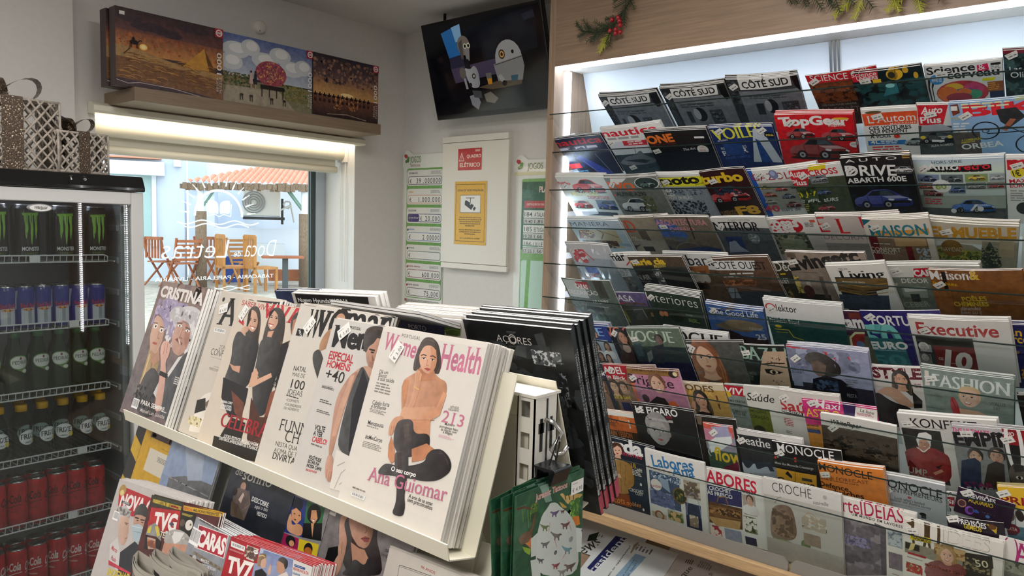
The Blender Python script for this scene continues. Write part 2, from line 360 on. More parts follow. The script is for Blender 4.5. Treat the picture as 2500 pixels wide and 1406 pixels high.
struct(w.build('wall_left', WALL))
slab('trim_1', (-2.5, YA-.035, 0), (1.04, YA, ZC), WALL)      # wall pier beside the window recess
slab('trim_2', (WX0, YA+.005, WZ0), (WX1, YA+.27, WZ0+.03), WHITE)

# window: aluminium frame, glass, white lettering seen from behind
ALU = mat('window_aluminium', 'b4bec8', .35, .2)
win = bpy.data.objects.new('window_1', None); C.objects.link(win); win['kind'] = 'structure'; win.location = (1.71, YA+.25, WZ0)
f = MB(); y0, y1 = YA+.235, YA+.275
f.box((WX1-.055, y0, WZ0), (WX1, y1, WZ1)); f.box((WX0, y0, WZ0), (WX0+.055, y1, WZ1)); f.box((WX0+.055, y0, WZ1-.05), (WX1-.055, y1, WZ1)); f.box((WX0+.055, y0, WZ0), (WX1-.055, y1, WZ0+.05))
f.build('window_frame', ALU, win, bevel=.004)
g = MB().box((WX1-.082, y0+.008, WZ0+.05), (WX1-.055, y1-.008, WZ1-.05)).build('window_bead', mat('dark_bead', '3c4a4c', .5), win)
MB().box((WX0+.055, YA+.252, WZ0+.05), (WX1-.082, YA+.258, WZ1-.05)).build('window_pane', GLASS, win)
LET = mat('vinyl_lettering', 'eef3f8', .6); n_ = LET.node_tree; tb = n_.nodes.new('ShaderNodeBsdfTranslucent'); tb.inputs[0].default_value = (.95, .97, 1, 1); ad = n_.nodes.new('ShaderNodeMixShader'); ad.inputs[0].default_value = .5
n_.links.new(n_.nodes['Principled BSDF'].outputs[0], ad.inputs[1]); n_.links.new(tb.outputs[0], ad.inputs[2]); n_.links.new(ad.outputs[0], n_.nodes['Material Output'].inputs[0])
A = Art(640, 600)                                             # mirrored, as read from inside the shop
A.O(314, 212, 119, 11, 'fff', pi, 2*pi, 122)
for k in range(13):
    t = pi+.1+k*(pi-.2)/12; c, s_ = cos(t), sin(t); A.K('fff', 7, 314+c*140, 212+s_*142, 314+c*160, 212+s_*163); A.K('fff', 4, 314+c*160, 212+s_*163, 314+c*182, 212+s_*184)
A.P('fff', 258, 150, 266, 138, 296, 142, 311, 156, 311, 206, 292, 196, 262, 204); A.P('fff', 370, 150, 362, 138, 332, 142, 317, 156, 317, 206, 336, 196, 366, 204)
A.K('fff', 4, 254, 156, 258, 212, 292, 203, 314, 214, 336, 203, 370, 212, 374, 156)
for q, n in ((0, 30), (15, 24)): A.K('fff', 6, *[k for i in range(n) for k in (120+q*2+i*13.5, 240+q+9*sin(i*.55+q*.03))])
A.T('Doca', 436, 398, 156, 80, 'fff', 'itm'); A.T('de', 384, 396, 34, 28, 'fff', 'im'); A.T('Letras', 46, 402, 300, 84, 'fff', 'itm')
A.T('TABACARIA - PAPELARIA - LIVRARIA', 20, 500, 572, 17, 'fff', 'sm')
for q in (0, 10): A.K('fff', 4, *[k for i in range(17) for k in (290+i*11, 538+q+5*sin(i*.7+q))])
flat_art(MB(), A, frame((1.42, YA+.2515, 1.82), (1, 0, 0), (0, 0, 1))).build('lettering', LET, win)

# blind cassette, light bar and roller blind of the window
t = thing('roller_blind', 'cream roller blind rolled up above the window under the wooden shelf', 'blind', (1.7, YA+.085, 1.9))
Ry = Matrix.Rotation(pi/2, 4, 'Y')
MB().lathe([(0, 0), (.034, 0), (.034, 1.15), (0, 1.15)], 24, Matrix.Translation((1.13, YA+.085, 1.932)) @ Ry).build('roll', CREAM, t, True)
MB().box((1.14, YA+.115, 1.865), (2.27, YA+.118, 1.93)).build('fabric', CREAM, t)
MB().tube([(1.13, YA+.117, 1.853), (2.275, YA+.117, 1.853)], .0175, 14).build('bottom_bar', CREAM, t, True)
MB().tube([(2.288, YA+.085, 1.95), (2.292, YA+.06, 1.9), (2.29, YA+.06, 1.3)], .0022, 6).tube([(2.288, YA+.085, 1.95), (2.292, YA+.1, 1.9), (2.29, YA+.1, 1.3)], .0022, 6).build('bead_chain', WHITE, t)
MB().box((2.28, YA+.05, 1.89), (2.298, YA+.12, 1.97)).build('bracket', WHITE, t)
t = thing('light_bar', 'cream aluminium light bar over the window with a glowing warm strip', 'lamp', (1.7, YA, 1.96))
b = MB().prism([(0, 0), (-.05, .0), (-.058, .008), (-.058, .026), (-.03, .04), (0, .04)], 1.225, Matrix.Translation((1.095, YA-.002, 1.968)) @ Matrix(((0, 0, 1, 0), (1, 0, 0, 0), (0, 1, 0, 0), (0, 0, 0, 1))))
b.build('housing', CREAM, t)
MB().box((1.125, YA+.004, 1.955), (2.294, YA+.03, 1.984)).build('diffuser', LEDW, t)

# shelf with puzzle boxes above the window
SX0, SX1, SY, SZ = 1.153, 2.246, 2.716, 2.0
tag(MB().box((SX0, SY, SZ), (SX1, YA, SZ+.047)).build('wall_shelf', OAKS, bevel=.001), 'grey oak floating shelf above the window carrying puzzle boxes', 'shelf')
DK = mat('box_side', '3a2a2c', .4)
def puzzle(label, x0, x1, y, h, draw, n=1, tilt=0.0):
    w = x1-x0; d = .05
    t = thing('puzzle_box', label, 'puzzle box', (x0+w/2, y+d/2, SZ+.0475), (0, 0, tilt), 'boxed jigsaw puzzles on the wall shelf')
    MB().box((-w/2, -d/2+.002, 0), (w/2, d/2, h)).build('box', INK if 0 else DK, t, world=False)
    A = Art(w*1000, h*1000); draw(A, w*1000, h*1000); A.gain = .85
    X = w*1000; A.R(X-34, 0, X, 33, 'b02a3c'); A.E(X-17, 16.5, 13, 13, 'f2ece6'); A.E(X-17, 16.5, 9, 9, 'c8324a'); A.R(X-28, 13, X-6, 20, 'f6f2ee'); A.T('EDUCA', X-27, 19, 20, 5, '222', 'b')
    A.T('1000', X-8, h*640, h*300, 19, 'f2f0ee', '', -pi/2); A.T('EDUCA', X-21, h*880, h*190, 8, 'e0dcda', 'w', -pi/2); A.T('PUZZLE', X-8, h*900, h*220, 8, 'e0dcda', 'w', -pi/2)
    flat_art(MB(), A, frame((-w/2, -d/2+.0015, h), (1, 0, 0), (0, 0, 1))).build('lid_picture', INK, t, world=False)
    return t
def dunes(A, w, h):
    A.G(0, 0, w, h*.3, '3c2c34', '6a4440'); A.G(0, h*.28, w, h*.56, '84503e', 'c4884e')
    for x, y, r in ((.25, .2, .12), (.33, .17, .1), (.42, .21, .13), (.5, .23, .1), (.12, .12, .12), (.7, .1, .16)): A.E(w*x, h*y, w*r, h*.05, '40303a')
    A.Z(0, h*.3, w, h*.5, 60, 5, '9a5030', 'b5683a'); A.E(w*.24, h*.46, w*.035, h*.04, 'ffd070'); A.E(w*.24, h*.46, w*.02, h*.024, 'fff0b0')
    A.P('c89040', w*.58, h*.64, w*.81, h*.32, w*.86, h*.64); A.P('6a4420', w*.81, h*.32, w*.86, h*.64, w*.93, h*.64)
    A.P('a98456', 0, h*.47, w*.25, h*.52, w*.6, h*.62, w, h*.64, w, h, 0, h); A.P('805a3c', 0, h*.62, w*.5, h*.66, w, h*.72, w, h, 0, h)
    [A.K(c_, 1.6, w*x_, h*y_, w*(x_+.05), h*(y_-.012), w*(x_+.1), h*(y_+.01)) for x_, y_, c_ in [(A.rng.random()*.85, .56+A.rng.random()*.33, A.rng.choice(('7a4c2a', 'c4904c', '8a5c34', 'd09c58'))) for _ in range(110)]]; A.P('4a3a40', 0, h*.9, w*.3, h*.92, w*.7, h*.95, w*.95, h*1.0, 0, h)
    A.K('c8b8b0', 2, 0, h*.93, w*.1, h*.96, w*.2, h*.93, w*.5, h*.94, w*.8, h*1.0)
    cx, cy = w*.155, h*.42; A.E(cx, cy, 15, 8, '1c1210'); A.E(cx-2, cy-9, 5, 9, '1c1210'); A.K('1c1210', 3, cx+12, cy, cx+20, cy-9, cx+26, cy-8)
    for q in (-12, -8, 8, 12): A.K('1c1210', 2.4, cx+q, cy+4, cx+q*1.2, cy+20)
    A.K('5a3a22', 4, cx-14, cy+22, cx-34, cy+44); A.R(12, 14, 30, 26, 'e8e6e2')
def cart(A, w, h):
    A.G(0, 0, w, h*.6, '5a6aa0', 'b8c0cc')
    for x, y, r in ((.15, .22, .14), (.3, .15, .1), (.45, .3, .14), (.62, .18, .12), (.75, .35, .14), (.1, .4, .12), (.88, .3, .1)): A.E(w*x, h*y, w*r, h*.12, 'c8ccd0'); A.E(w*x+6, h*y-7, w*r*.6, h*.07, 'e2e2e0')
    A.P('8a8468', 0, h*.6, w*.3, h*.64, w, h*.62, w, h, 0, h); A.Z(0, h*.55, w*.3, h*.75, 120, 4, '6a7040', '8a6a48', '4c5a38'); A.Z(w*.62, h*.6, w*.95, h*.85, 140, 4, '5a6038', '7a8048', '8c7a4c'); A.P('a89c88', w*.05, h*.75, w*.6, h*.72, w*.8, h, 0, h)
    A.E(w*.52, h*.48, w*.17, h*.19, 'a8505c'); [A.E(w*(.52+.15*cos(q_)*sqrt(A.rng.random())), h*(.48+.175*sin(q_)*sqrt(A.rng.random())), 4, 4, A.rng.choice(('c87a68', 'b04a70', 'd8a060', '8a4a60', 'a85058'))) for q_ in [A.rng.random()*6.28 for _ in range(150)]]; A.Z(w*.46, h*.4, w*.58, h*.58, 60, 4, 'c87a68', 'b04a70', 'd8a060', '8a4a60')
    A.R(w*.4, h*.66, w*.66, h*.72, '2a2422')
    for q in (.41, .49, .57, .64): A.R(w*q, h*.68, w*q+4, h*.84, '2a2422')
    for q, c in ((.3, 'c8a8a0'), (.345, '2c2c34')): A.E(w*q, h*.5, 4, 5, '4a3024'); A.P(c, w*q-5, h*.52, w*q+5, h*.52, w*q+8, h*.68, w*q-8, h*.68); A.R(w*q-3, h*.68, w*q+3, h*.75, 'b89880')
    for q in (.2, .3, .52, .66): A.E(w*q, h*.86, 8, 5, '3c3430'); A.R(w*q-6, h*.87, w*q-3, h*.94, '3c3430'); A.R(w*q+3, h*.87, w*q+6, h*.94, '3c3430')
def caravan(A, w, h):
    A.G(0, 0, w, h*.4, '352c34', '6e5450'); A.G(0, h*.36, w, h*.64, '8c6450', 'd0a064'); A.Z(0, h*.05, w, h*.45, 80, 8, '4a3c40', '7a5a50', '9c7460'); A.G(0, h*.64, w, h, '7c5240', '2e2426')
    A.E(w*.5, h*.6, w*.1, h*.03, 'ffe0a0'); A.Z(w*.3, h*.66, w*.7, h*.85, 40, 5, 'c08850', 'a8683c')
    for i in range(13):
        x = w*(.03+i*.067); y = h*.655; A.E(x, y, 8, 5, '150f10'); A.E(x, y-6, 3.4, 6, '150f10'); A.K('150f10', 2, x+6, y, x+11, y-7)
        for q in (-5, 5): A.K('150f10', 1.8, x+q, y+2, x+q, y+14)
        A.E(x, y+22, 7, 8, '3a2420')
    A.K('a89888', 3, w*.2, h*.95, w*.5, h*.92, w*.8, h*.97)
for k in (1,): MB()
p1 = puzzle('puzzle box with a camel and pyramid at sunset, at the shelf end by the gifts', 1.1, 1.49, 2.735, .265, dunes)
p1b = dup(p1, (1.288, 2.82, SZ+.0475), 'second desert sunset puzzle box standing behind the pyramid one', 'boxed jigsaw puzzles on the wall shelf')
puzzle('puzzle box with a flower cart under blue clouds, in the middle of the shelf', 1.487, 1.9, 2.745, .263, cart)
puzzle('puzzle box with a camel caravan at dusk, at the shelf end by the television', 1.895, 2.245, 2.735, .262, caravan)

# smoke detector
t = thing('smoke_detector', 'small round white detector on the wall above the puzzle boxes', 'detector', (1.784, YA, 2.42))
MB().lathe([(0, .02), (.02, .02), (.028, .014), (.03, 0)], 28, Matrix.Translation((1.784, YA, 2.42)) @ Matrix.Rotation(pi/2, 4, 'X')).build('cover', WHITE, t, True)
MB().ball((1.778, YA-.019, 2.402), .0025, 8).build('lens', BLACK, t)
# ================================================================ far wall: screen, fuse box, notices
tvT = frame((2.447, 2.265, 2.297), (0, -1, .002), (-.276, .0, .96)) # TV centre: x along the screen, y up the screen
def tvp(x, y, z): return tvT @ V((x, y, z))
TW, TH = .70, .432
t = thing('television', 'black flat television hung tilted in the corner showing a robot at a table', 'television', tuple(tvT.translation))
MB().box((-TW/2, -TH/2, -.03), (TW/2, TH/2, 0), T=tvT).box((-.2, -.12, -.05), (.2, .12, -.03), T=tvT).build('housing', BLACK, t, bevel=.004)
A = Art(TW*1000-24, TH*1000-34); w, h = A.w, A.h
SCR = mat('screen_glow', 'fff', .12); n_ = SCR.node_tree; at_ = n_.nodes.new('ShaderNodeAttribute'); at_.attribute_name = 'Col'
n_.links.new(at_.outputs['Color'], n_.nodes['Principled BSDF'].inputs['Emission Color']); n_.nodes['Principled BSDF'].inputs['Emission Strength'].default_value = .3; n_.nodes['Principled BSDF'].inputs['Base Color'].default_value = (.004, .004, .005, 1)
A.R(0, 0, w, h, '020308')
A.P('2a6fb0', w*.16, h*.1, w*.34, h*.04, w*.34, h*.2, w*.32, h*.36, w*.2, h*.38, w*.18, h*.24); A.P('8ab8dc', w*.26, h*.06, w*.34, h*.04, w*.34, h*.22, w*.28, h*.22); A.P('2c2c40', w*.2, h*.38, w*.32, h*.36, w*.33, h*.5, w*.2, h*.52)
A.P('0c1018', w*.36, h*.1, w*.95, h*.02, w*.97, h*.2, w*.36, h*.34); A.P('10141c', w*.5, h*.3, w*.96, h*.2, w*.95, h*.42, w*.5, h*.5); A.P('262a34', w*.86, h*.07, w*.95, h*.05, w*.96, h*.12, w*.87, h*.14)
A.P('4a4058', w*.2, h*.5, w*.62, h*.46, w*.62, h*.62, w*.22, h*.66)
def ell(x, y, a, b, c, r=0): A.E(w*x, h*y, w*a, h*b, c, r)
ell(.345, .27, .055, .105, '807468'); A.P('58504a', w*.3, h*.24, w*.34, h*.2, w*.33, h*.42, w*.31, h*.4); A.P('8a8480', w*.345, h*.3, w*.395, h*.3, w*.38, h*.44, w*.355, h*.44)
for q in (.358, .388): ell(q, .28, .016, .03, 'd8d4b8'); ell(q, .28, .009, .018, '15130f')
A.P('14161c', w*.33, h*.42, w*.37, h*.42, w*.38, h*.52, w*.33, h*.52)
A.P('a8a8a8', w*.32, h*.5, w*.37, h*.54, w*.41, h*.49, w*.44, h*.56, w*.44, h*.74, w*.36, h*.74, w*.33, h*.62); ell(.3, .56, .03, .06, '6a625c'); A.P('9a9a9c', w*.3, h*.62, w*.32, h*.62, w*.33, h*.74, w*.31, h*.74)
ell(.395, .61, .016, .03, '1c1c1c'); ell(.395, .61, .008, .015, 'c8c0a8'); ell(.355, .7, .012, .024, '1c1c1c')
A.P('5c4c38', w*.42, h*.74, w*.66, h*.68, w*.8, h*.71, w*.79, h*.76, w*.55, h*.78); A.P('15110d', w*.42, h*.78, w*.78, h*.77, w*.7, h*.86, w*.42, h*.86)
ell(.71, .49, .11, .2, 'a8a6a2'); A.P('8c8a86', w*.58, h*.52, w*.82, h*.47, w*.83, h*.58, w*.8, h*.72, w*.6, h*.7); A.K('3a3836', 3, w*.59, h*.53, w*.82, h*.48); ell(.66, .43, .026, .05, '403020'); ell(.66, .43, .018, .034, 'd8a860'); ell(.66, .43, .01, .02, '402010'); ell(.75, .42, .011, .02, '151515')
A.P('6c6a60', w*.5, h*.6, w*.55, h*.6, w*.545, h*.72, w*.51, h*.72); A.P('d89028', w*.508, h*.66, w*.548, h*.66, w*.545, h*.72, w*.512, h*.72); A.P('a8a6a0', w*.6, h*.65, w*.63, h*.63, w*.66, h*.7, w*.63, h*.72); ell(.65, .73, .02, .03, '0c0c0e'); A.P('305a68', w*.71, h*.66, w*.77, h*.66, w*.76, h*.72, w*.71, h*.72)
A.P('8c8c90', w*.33, h*.82, w*.4, h*.8, w*.42, h*.9, w*.39, h*.98, w*.34, h*.92); A.P('7a7268', w*.46, h*.82, w*.52, h*.8, w*.58, h*.88, w*.54, h*.93, w*.47, h*.9); A.P('4a4a4c', w*.36, h*.76, w*.44, h*.78, w*.44, h*.86, w*.37, h*.84)
flat_art(MB(), A, tvT @ Matrix.Translation((-w/2000, TH/2-.012, .0002))).build('screen', SCR, t)
MB().tube([(2.43, 2.5, 2.48), (2.45, 2.52, 2.54), (2.46, 2.53, ZC-.002)], .007, 10).build('cable', BLACK, t)
MB().box((2.52, 2.2, 2.2), (XB, 2.32, 2.32)).build('wall_bracket', BLACK, t)

# fuse box with two notices
bx = thing('fuse_box', 'flat white electrical cabinet on the wall under the television', 'fuse box', (XB, 2.43, 1.388))
MB().box((2.585, 2.225, 1.4), (XB, 2.645, 2.02)).build('casing', WHITE, bx)
for p_, q_ in (((2.57, 2.213, 1.388), (2.587, 2.642, 1.4145)), ((2.57, 2.222, 1.991), (2.587, 2.645, 2.021))): MB().box(p_, q_).build('frame_bar', WHITE, bx, bevel=.003)
MB().box((2.571, 2.218, 1.4165), (2.587, 2.643, 1.989)).build('door', WHITE, bx, bevel=.002)
SB = frame((0, 0, 0), (0, -1, 0), (0, 0, 1))
def sign(name, label, y0, y1, z0, z1, x, draw, th=.0015, m=INK, cat='sign'):
    A = Art((y0-y1)*1000, (z1-z0)*1000); draw(A, A.w, A.h)
    mb = MB().box((x, y1, z0), (x+th, y0, z1), c='ddd'); flat_art(mb, A, frame((x, y0, z1), (0, -1, 0), (0, 0, 1)))
    return tag(mb.build(name, m), label, cat)
def red(A, w, h):
    A.R(0, 0, w, h, 'c22f38'); A.P('f4dcd4', 6, h*.58, 24, h*.16, 42, h*.58); A.P('c22f38', 11, h*.54, 24, h*.24, 37, h*.54); A.R(22.5, h*.33, 25.5, h*.46, 'f4dcd4'); A.R(22.5, h*.48, 25.5, h*.51, 'f4dcd4')
    A.T('QUADRO', w*.37, h*.43, w*.6, 15, 'f6e2da', 'b'); A.T('ELÉTRICO', w*.08, h*.85, w*.86, 19, 'f6e2da', 'b'); A.R(w*.73, 6, w*.93, 16, 'e8a8a0')
sign('warning_sign', 'red electrical panel warning sign with white triangle on the fuse box door', 2.534, 2.381, 1.857, 1.958, 2.5690, red)
def yel(A, w, h):
    A.R(0, 0, w, h, 'e0ac26'); A.K('1c1a14', 2, 10, 14, w-12, 14, w-12, h-16, 10, h-16, 10, 14); A.T('ZONA DE VIDEOVIGILÂNCIA', 19, h*.155, w-40, 9, '2a2412', 'b')
    A.R(38, 64, w-38, 148, '1c1a14'); A.R(40, 66, w-40, 146, 'eceae4'); A.R(75, 76, w-78, 79, '222'); A.R(103, 78, 107, 106, '222'); A.P('1c1c1e', 70, 92, 78, 88, 128, 112, 112, 134, 68, 110); A.P('1c1c1e', 122, 128, 132, 118, 142, 124, 130, 140); A.E(106, 106, 4, 4, 'ddd')
    for i, (t_, k) in enumerate((('PARA SUA PROTEÇÃO ESTE LOCAL', .84), ('ENCONTRA-SE SOB VIGILÂNCIA DE UM', .9), ('CIRCUITO FECHADO DE TELEVISÃO,', .84), ('PROCEDENDO-SE À GRAVAÇÃO DE', .8), ('IMAGEM E SOM.', .36), ('', 0), ('FOR YOU PROTECTION THIS AREA IS', .86), ('COVERED BY CCTV WITH IMAGE AND', .84), ('VOICE RECORDING.', .44), ('', 0), ('Art.31 da lei 34/2013 de 16 de Maio', .8))):
        if t_: A.T(t_, w/2-(w-44)*k/2, 172+i*9.8, (w-44)*k, 5.4, '2a2412', 'b')
sign('warning_sign', 'yellow video surveillance notice with a camera picture on the fuse box door', 2.552, 2.343, 1.506, 1.804, 2.5690, yel)

# lottery boards
def rrect(A, x0, y0, x1, y1, r, c):
    p = []
    for cx, cy, s0 in ((x1-r, y0+r, -pi/2), (x1-r, y1-r, 0), (x0+r, y1-r, pi/2), (x0+r, y0+r, pi)):
        for k in range(6): p += [cx+r*cos(s0+k*pi/10), cy+r*sin(s0+k*pi/10)]
    A.P(c, *p)
def board(name, label, y0, y1, z0, z1, draw):
    w = (y0-y1)*1000; h = (z1-z0)*1000; A = Art(w, h); draw(A, w, h)
    mb = MB(); T = frame((2.604, y0, z1), (0, -1, 0), (0, 0, 1))
    out = [(0, -.05), (.012, -.014), (.03, 0), (.05, 0), (.068, -.014), (.08, -.022), (w/1000, -.022), (w/1000, -h/1000), (.012, -h/1000), (.012, -.1), (0, -.08)]
    mb.prism(out, .003, T @ Matrix.Translation((0, 0, -.004)), c='e4e6e0'); A.emit(mb, lambda a, b, k: T @ V((a/1000, -b/1000, k+1e-4)), 0)
    return tag(mb.build(name, INKC), label, 'sign')
def logo(A, k=1):
    A.E(29, 30, 11, 10, 'b8323a'); A.E(22, 27, 8, 8, 'b8323a'); A.E(42, 50, 10, 12, '4a8a3a'); A.E(30, 56, 8, 8, '3f7a34'); A.E(46, 40, 8, 8, '5a9a40')
def lot(A, w, h):
    logo(A); A.T('JOGOS', 60, 63, 78, 32, '6a8a4a', ''); A.T('SANTA CASA', 64, 84, 72, 12, 'a8604a', '')
    rrect(A, 36, 92, w-2, h-52, 16, '6aa84a')
    rows = (('EUROMILHÕES', '39 .000000', '2a3050'), ('milhão', '1.000.000', 'd8a070'), ('EURODREAMS', '20.000', '4a3a80'), ('totoloto', '2 00000', '5a80b8'), ('totobola', '', '4a7a6a'), ('lotaria clássica', '600.000', '8a3a5a'), ('lotaria popular', '75.000', '5a3a5a'))
    for i, (nm, v, c) in enumerate(rows):
        y = 101+i*95; rrect(A, 40, y, w-6, y+80, 14, 'e8e8e2'); A.T(nm, 52, y+20, 8*len(nm)*.75, 9, c if i > 2 else '3a3a5a' if i != 1 else 'd8a050', 'b'); A.L(w-90, y+8, w-14, y+24, 3, '888')
        if i > 2: A.E(50, y+20, 6, 6, 'b8323a' if i > 4 else '444')
        rrect(A, 48, y+32, w-12, y+74, 12, c); rrect(A, 51, y+35, w-15, y+71, 10, 'f0f0ec')
        if i == 2: rrect(A, 51, y+35, 135, y+71, 10, c); A.T('por mês e 30 anos*', 56, y+56, 74, 9, 'ddd', 'b')
        A.T('€', 58 if i != 2 else 142, y+66, 15, 21, '333')
        if v: L_ = len(v)*17.5; A.T(v, w-22-L_, y+67, L_, 24, '16161a', 'w')
    A.L(45, h-42, w-6, h-22, 3, '888'); A.E(40, h-38, 8, 8, 'b05050')
board('lottery_board', 'tall white and green lottery jackpot board in the corner beside the fuse box', 2.972, 2.665, 1.165, 1.972, lot)
def lot2(A, w, h):
    logo(A); A.T('JOGOS', 78, 64, 88, 28, '7a8a5a', ''); A.R(0, 76, w, 90, 'd8d4ae'); rrect(A, 50, 106, w+30, h+20, 10, '6aa84a')
    A.R(52, 120, w, 422, '1f5a40'); A.P('2a6a4c', 60, 190, 84, 130, 108, 190); A.T('PLACARD', 150, 166, 120, 26, 'e8d8d0', 'bc'); A.R(66, 204, w, 236, 'b83a3a'); A.T('DESTAQUES DO DIA', 80, 224, 100, 9, 'e8c8c0', 'b')
    for i, (a_, b_, c_, d_) in enumerate((('184', 'ATALANTA', '19.40', '1,81'), ('185', 'ESTUGARDA', '19.28', '1,66'), ('186', 'LILLE', '17.55', '1,56'))):
        y = 246+i*66; A.R(64, y, w, y+34, 'dfe2dc'); A.R(64, y+36, w, y+60, 'c4c8c2'); A.T(a_, 70, y+28, 44, 20, '111'); A.T(b_, 126, y+28, 88 if i < 2 else 52, 18, '111'); A.T(c_, 66, y+58, 50, 15, '111'); A.T(d_, 128, y+58, 44, 16, '111')
    A.R(64, 402, 150, 408, '6a9a7a'); rrect(A, 56, 470, w+20, h+40, 14, 'b8dccb'); A.P('6aa84a', 90, 470, 112, 470, 96, h, 74, h)
board('lottery_board', 'white and green lottery betting board half hidden behind the magazine cabinet', 2.212, 1.93, 1.05, 1.918, lot2)
MB()
# ================================================================ magazine cabinet
CX0, CX1, CY0, CY1 = 2.19, XB, -1.62, 1.708                    # front, back, far end, end by the window
cab = thing('magazine_cabinet', 'oak magazine wall cabinet with white lit back and glass shelf lips', 'cabinet', (2.4, 0, 0))
for y in (1.68, -1.62): MB().box((CX0, y, 0), (CX1-.002, y+.028, 2.53)).build('side_panel', OAKV, cab, bevel=.001)
MB().box((CX0, -1.59, 2.178), (CX0+.02, 1.6795, 2.53)).build('fascia', OAK, cab)
MB().box((CX0+.021, -1.59, 2.18), (2.36, 1.6795, 2.2)).build('soffit', WHITE, cab)
MB().box((CX0+.004, -1.59, 2.173), (CX0+.05, 1.6795, 2.1795)).build('light_strip', LEDC, cab)
MB().box((2.262, 1.6715, .68), (2.284, 1.6795, 2.172)).build('light_strip', LEDC, cab)
LEDD = mat('led_dots', 'eef6ff', emit=30)
for y in (-.753, -1.588):                                     # strips of single diodes at the far cabinet bays
    b = MB()
    for k in range(100): b.box((2.27, y-.002, .68+k*.0149), (2.279, y+.002, .688+k*.0149))
    b.build('diode_strip', LEDD, cab)
MB().box((CX0+.06, -.78, .6), (2.5, -.755, 2.178)).build('divider', OAKV, cab)
BACKW = mat('back_panel_white', 'dfe6ea', .5)
bk = [(2.36, 2.2), (2.43, 2.0), (2.49, 1.8), (2.55, 1.5), (2.55, .3), (2.565, .3), (2.565, 1.505), (2.505, 1.81), (2.445, 2.01), (2.375, 2.2)]
MB().prism(bk, 3.269, Matrix(((1, 0, 0, 0), (0, 0, -1, 1.679), (0, 1, 0, 0), (0, 0, 0, 1)))).build('back_panel', BACKW, cab)
for y in (.776, .764, .752): MB().prism([(2.352, 2.2), (2.442, 1.94), (2.446, 1.94), (2.358, 2.2)], .006, Matrix(((1, 0, 0, 0), (0, 0, -1, y), (0, 1, 0, 0), (0, 0, 0, 1)))).build('upright_rail', CHROME, cab)
EDGE = mat('glass_edge', '1c2a28', .2)
TILT = [55, 50, 48, 48, 44, 39, 29, 26, 20, 15]
LIPZ = [2.005, 1.869, 1.735, 1.600, 1.467, 1.343, 1.210, 1.075, .943, .809]
TOPZ = [2.055, 1.945, 1.80, 1.645, 1.52, 1.40, 1.27, 1.12, 1.01, .87]
def rowx(r, z): return 2.166+(TOPZ[r]-z)*math.tan(math.radians(TILT[r]))   # front face of the magazines of a row at height z
LIPR = [.405, .269, .134, -.001, -.133, -.2565, -.391, -.527, -.658, -.791]   # height of each lip edge above eye level
QB = [.225, .235, .235, .24, .245, .245, .25, .25, .255, .272]
for r in range(10):
    t_ = math.radians(TILT[r]); d = V((sin(t_), 0, -cos(t_))); n = V((-cos(t_), 0, -sin(t_))); k = LIPR[r]/2.17
    x = (2.166+(TOPZ[r]-1.6)*math.tan(t_)-.040/cos(t_))/(1+k*math.tan(t_)); o = V((x, 0, 1.6+k*x))
    ln = QB[r]-(V((2.166, 0, TOPZ[r]))+n*.040-o).length*(1 if o.z < TOPZ[r] else -1)+.004
    ya, yb = (1.678, -.75)
    T = frame(o+V((0, ya, 0)), (0, -1, 0), -d)
    MB().box((0, -ln, 0), (ya-yb, 0, .003), T=T).build('glass_lip', LIP, cab)
    MB().box((0, 0, -.0002), (ya-yb, .0022, .0032), T=T).build('lip_edge', EDGE, cab)
    e = o+d*ln; q = e-n*.075
    if r < 9: MB().prism([(e.x, e.z), (e.x-d.x*-.003, e.z+d.z*.003), (q.x-d.x*-.003, q.z+d.z*.003), (q.x, q.z)], ya-yb, Matrix(((1, 0, 0, 0), (0, 0, -1, ya), (0, 1, 0, 0), (0, 0, 0, 1)))).build('glass_shelf', LIP, cab)
GREY = mat('grey_laminate', '85817b', .5); BEECH = mat('ply_edge', 'c9a67c', .5, noise=.3, scale=10, stretch=(1, 1, 30))
for a_, b_ in ((1.678, .742), (.734, -.2), (-.21, -.75)):
    T = Matrix(((0, 0, 1, 2.178), (-1, 0, 0, a_), (0, 1, 0, .598), (0, 0, 0, 1))); L_ = a_-b_
    MB().prism([(0, 0), (L_, 0), (L_, .028), (L_-.014, .042), (.014, .042), (0, .028)], .004, T).build('front_rail', GREY, cab)
MB().box((2.172, -.75, .572), (2.55, 1.679, .597)).build('base_shelf', BEECH, cab)
MB().box((2.155, -.75, .565), (2.176, 1.679, .603)).build('shelf_nosing', BEECH, cab, bevel=.004)
# sloping newspaper shelf under it
NT = frame((2.38, 0, .4645), (0, -1, 0), (.906, 0, .423))
MB().box((-1.679, -.62, -.02), (.75, .03, 0), T=NT).build('newspaper_shelf', OAK, cab)
MB().box((2.40, -.75, .42), (2.41, 1.679, .571)).build('apron', BACKW, cab)

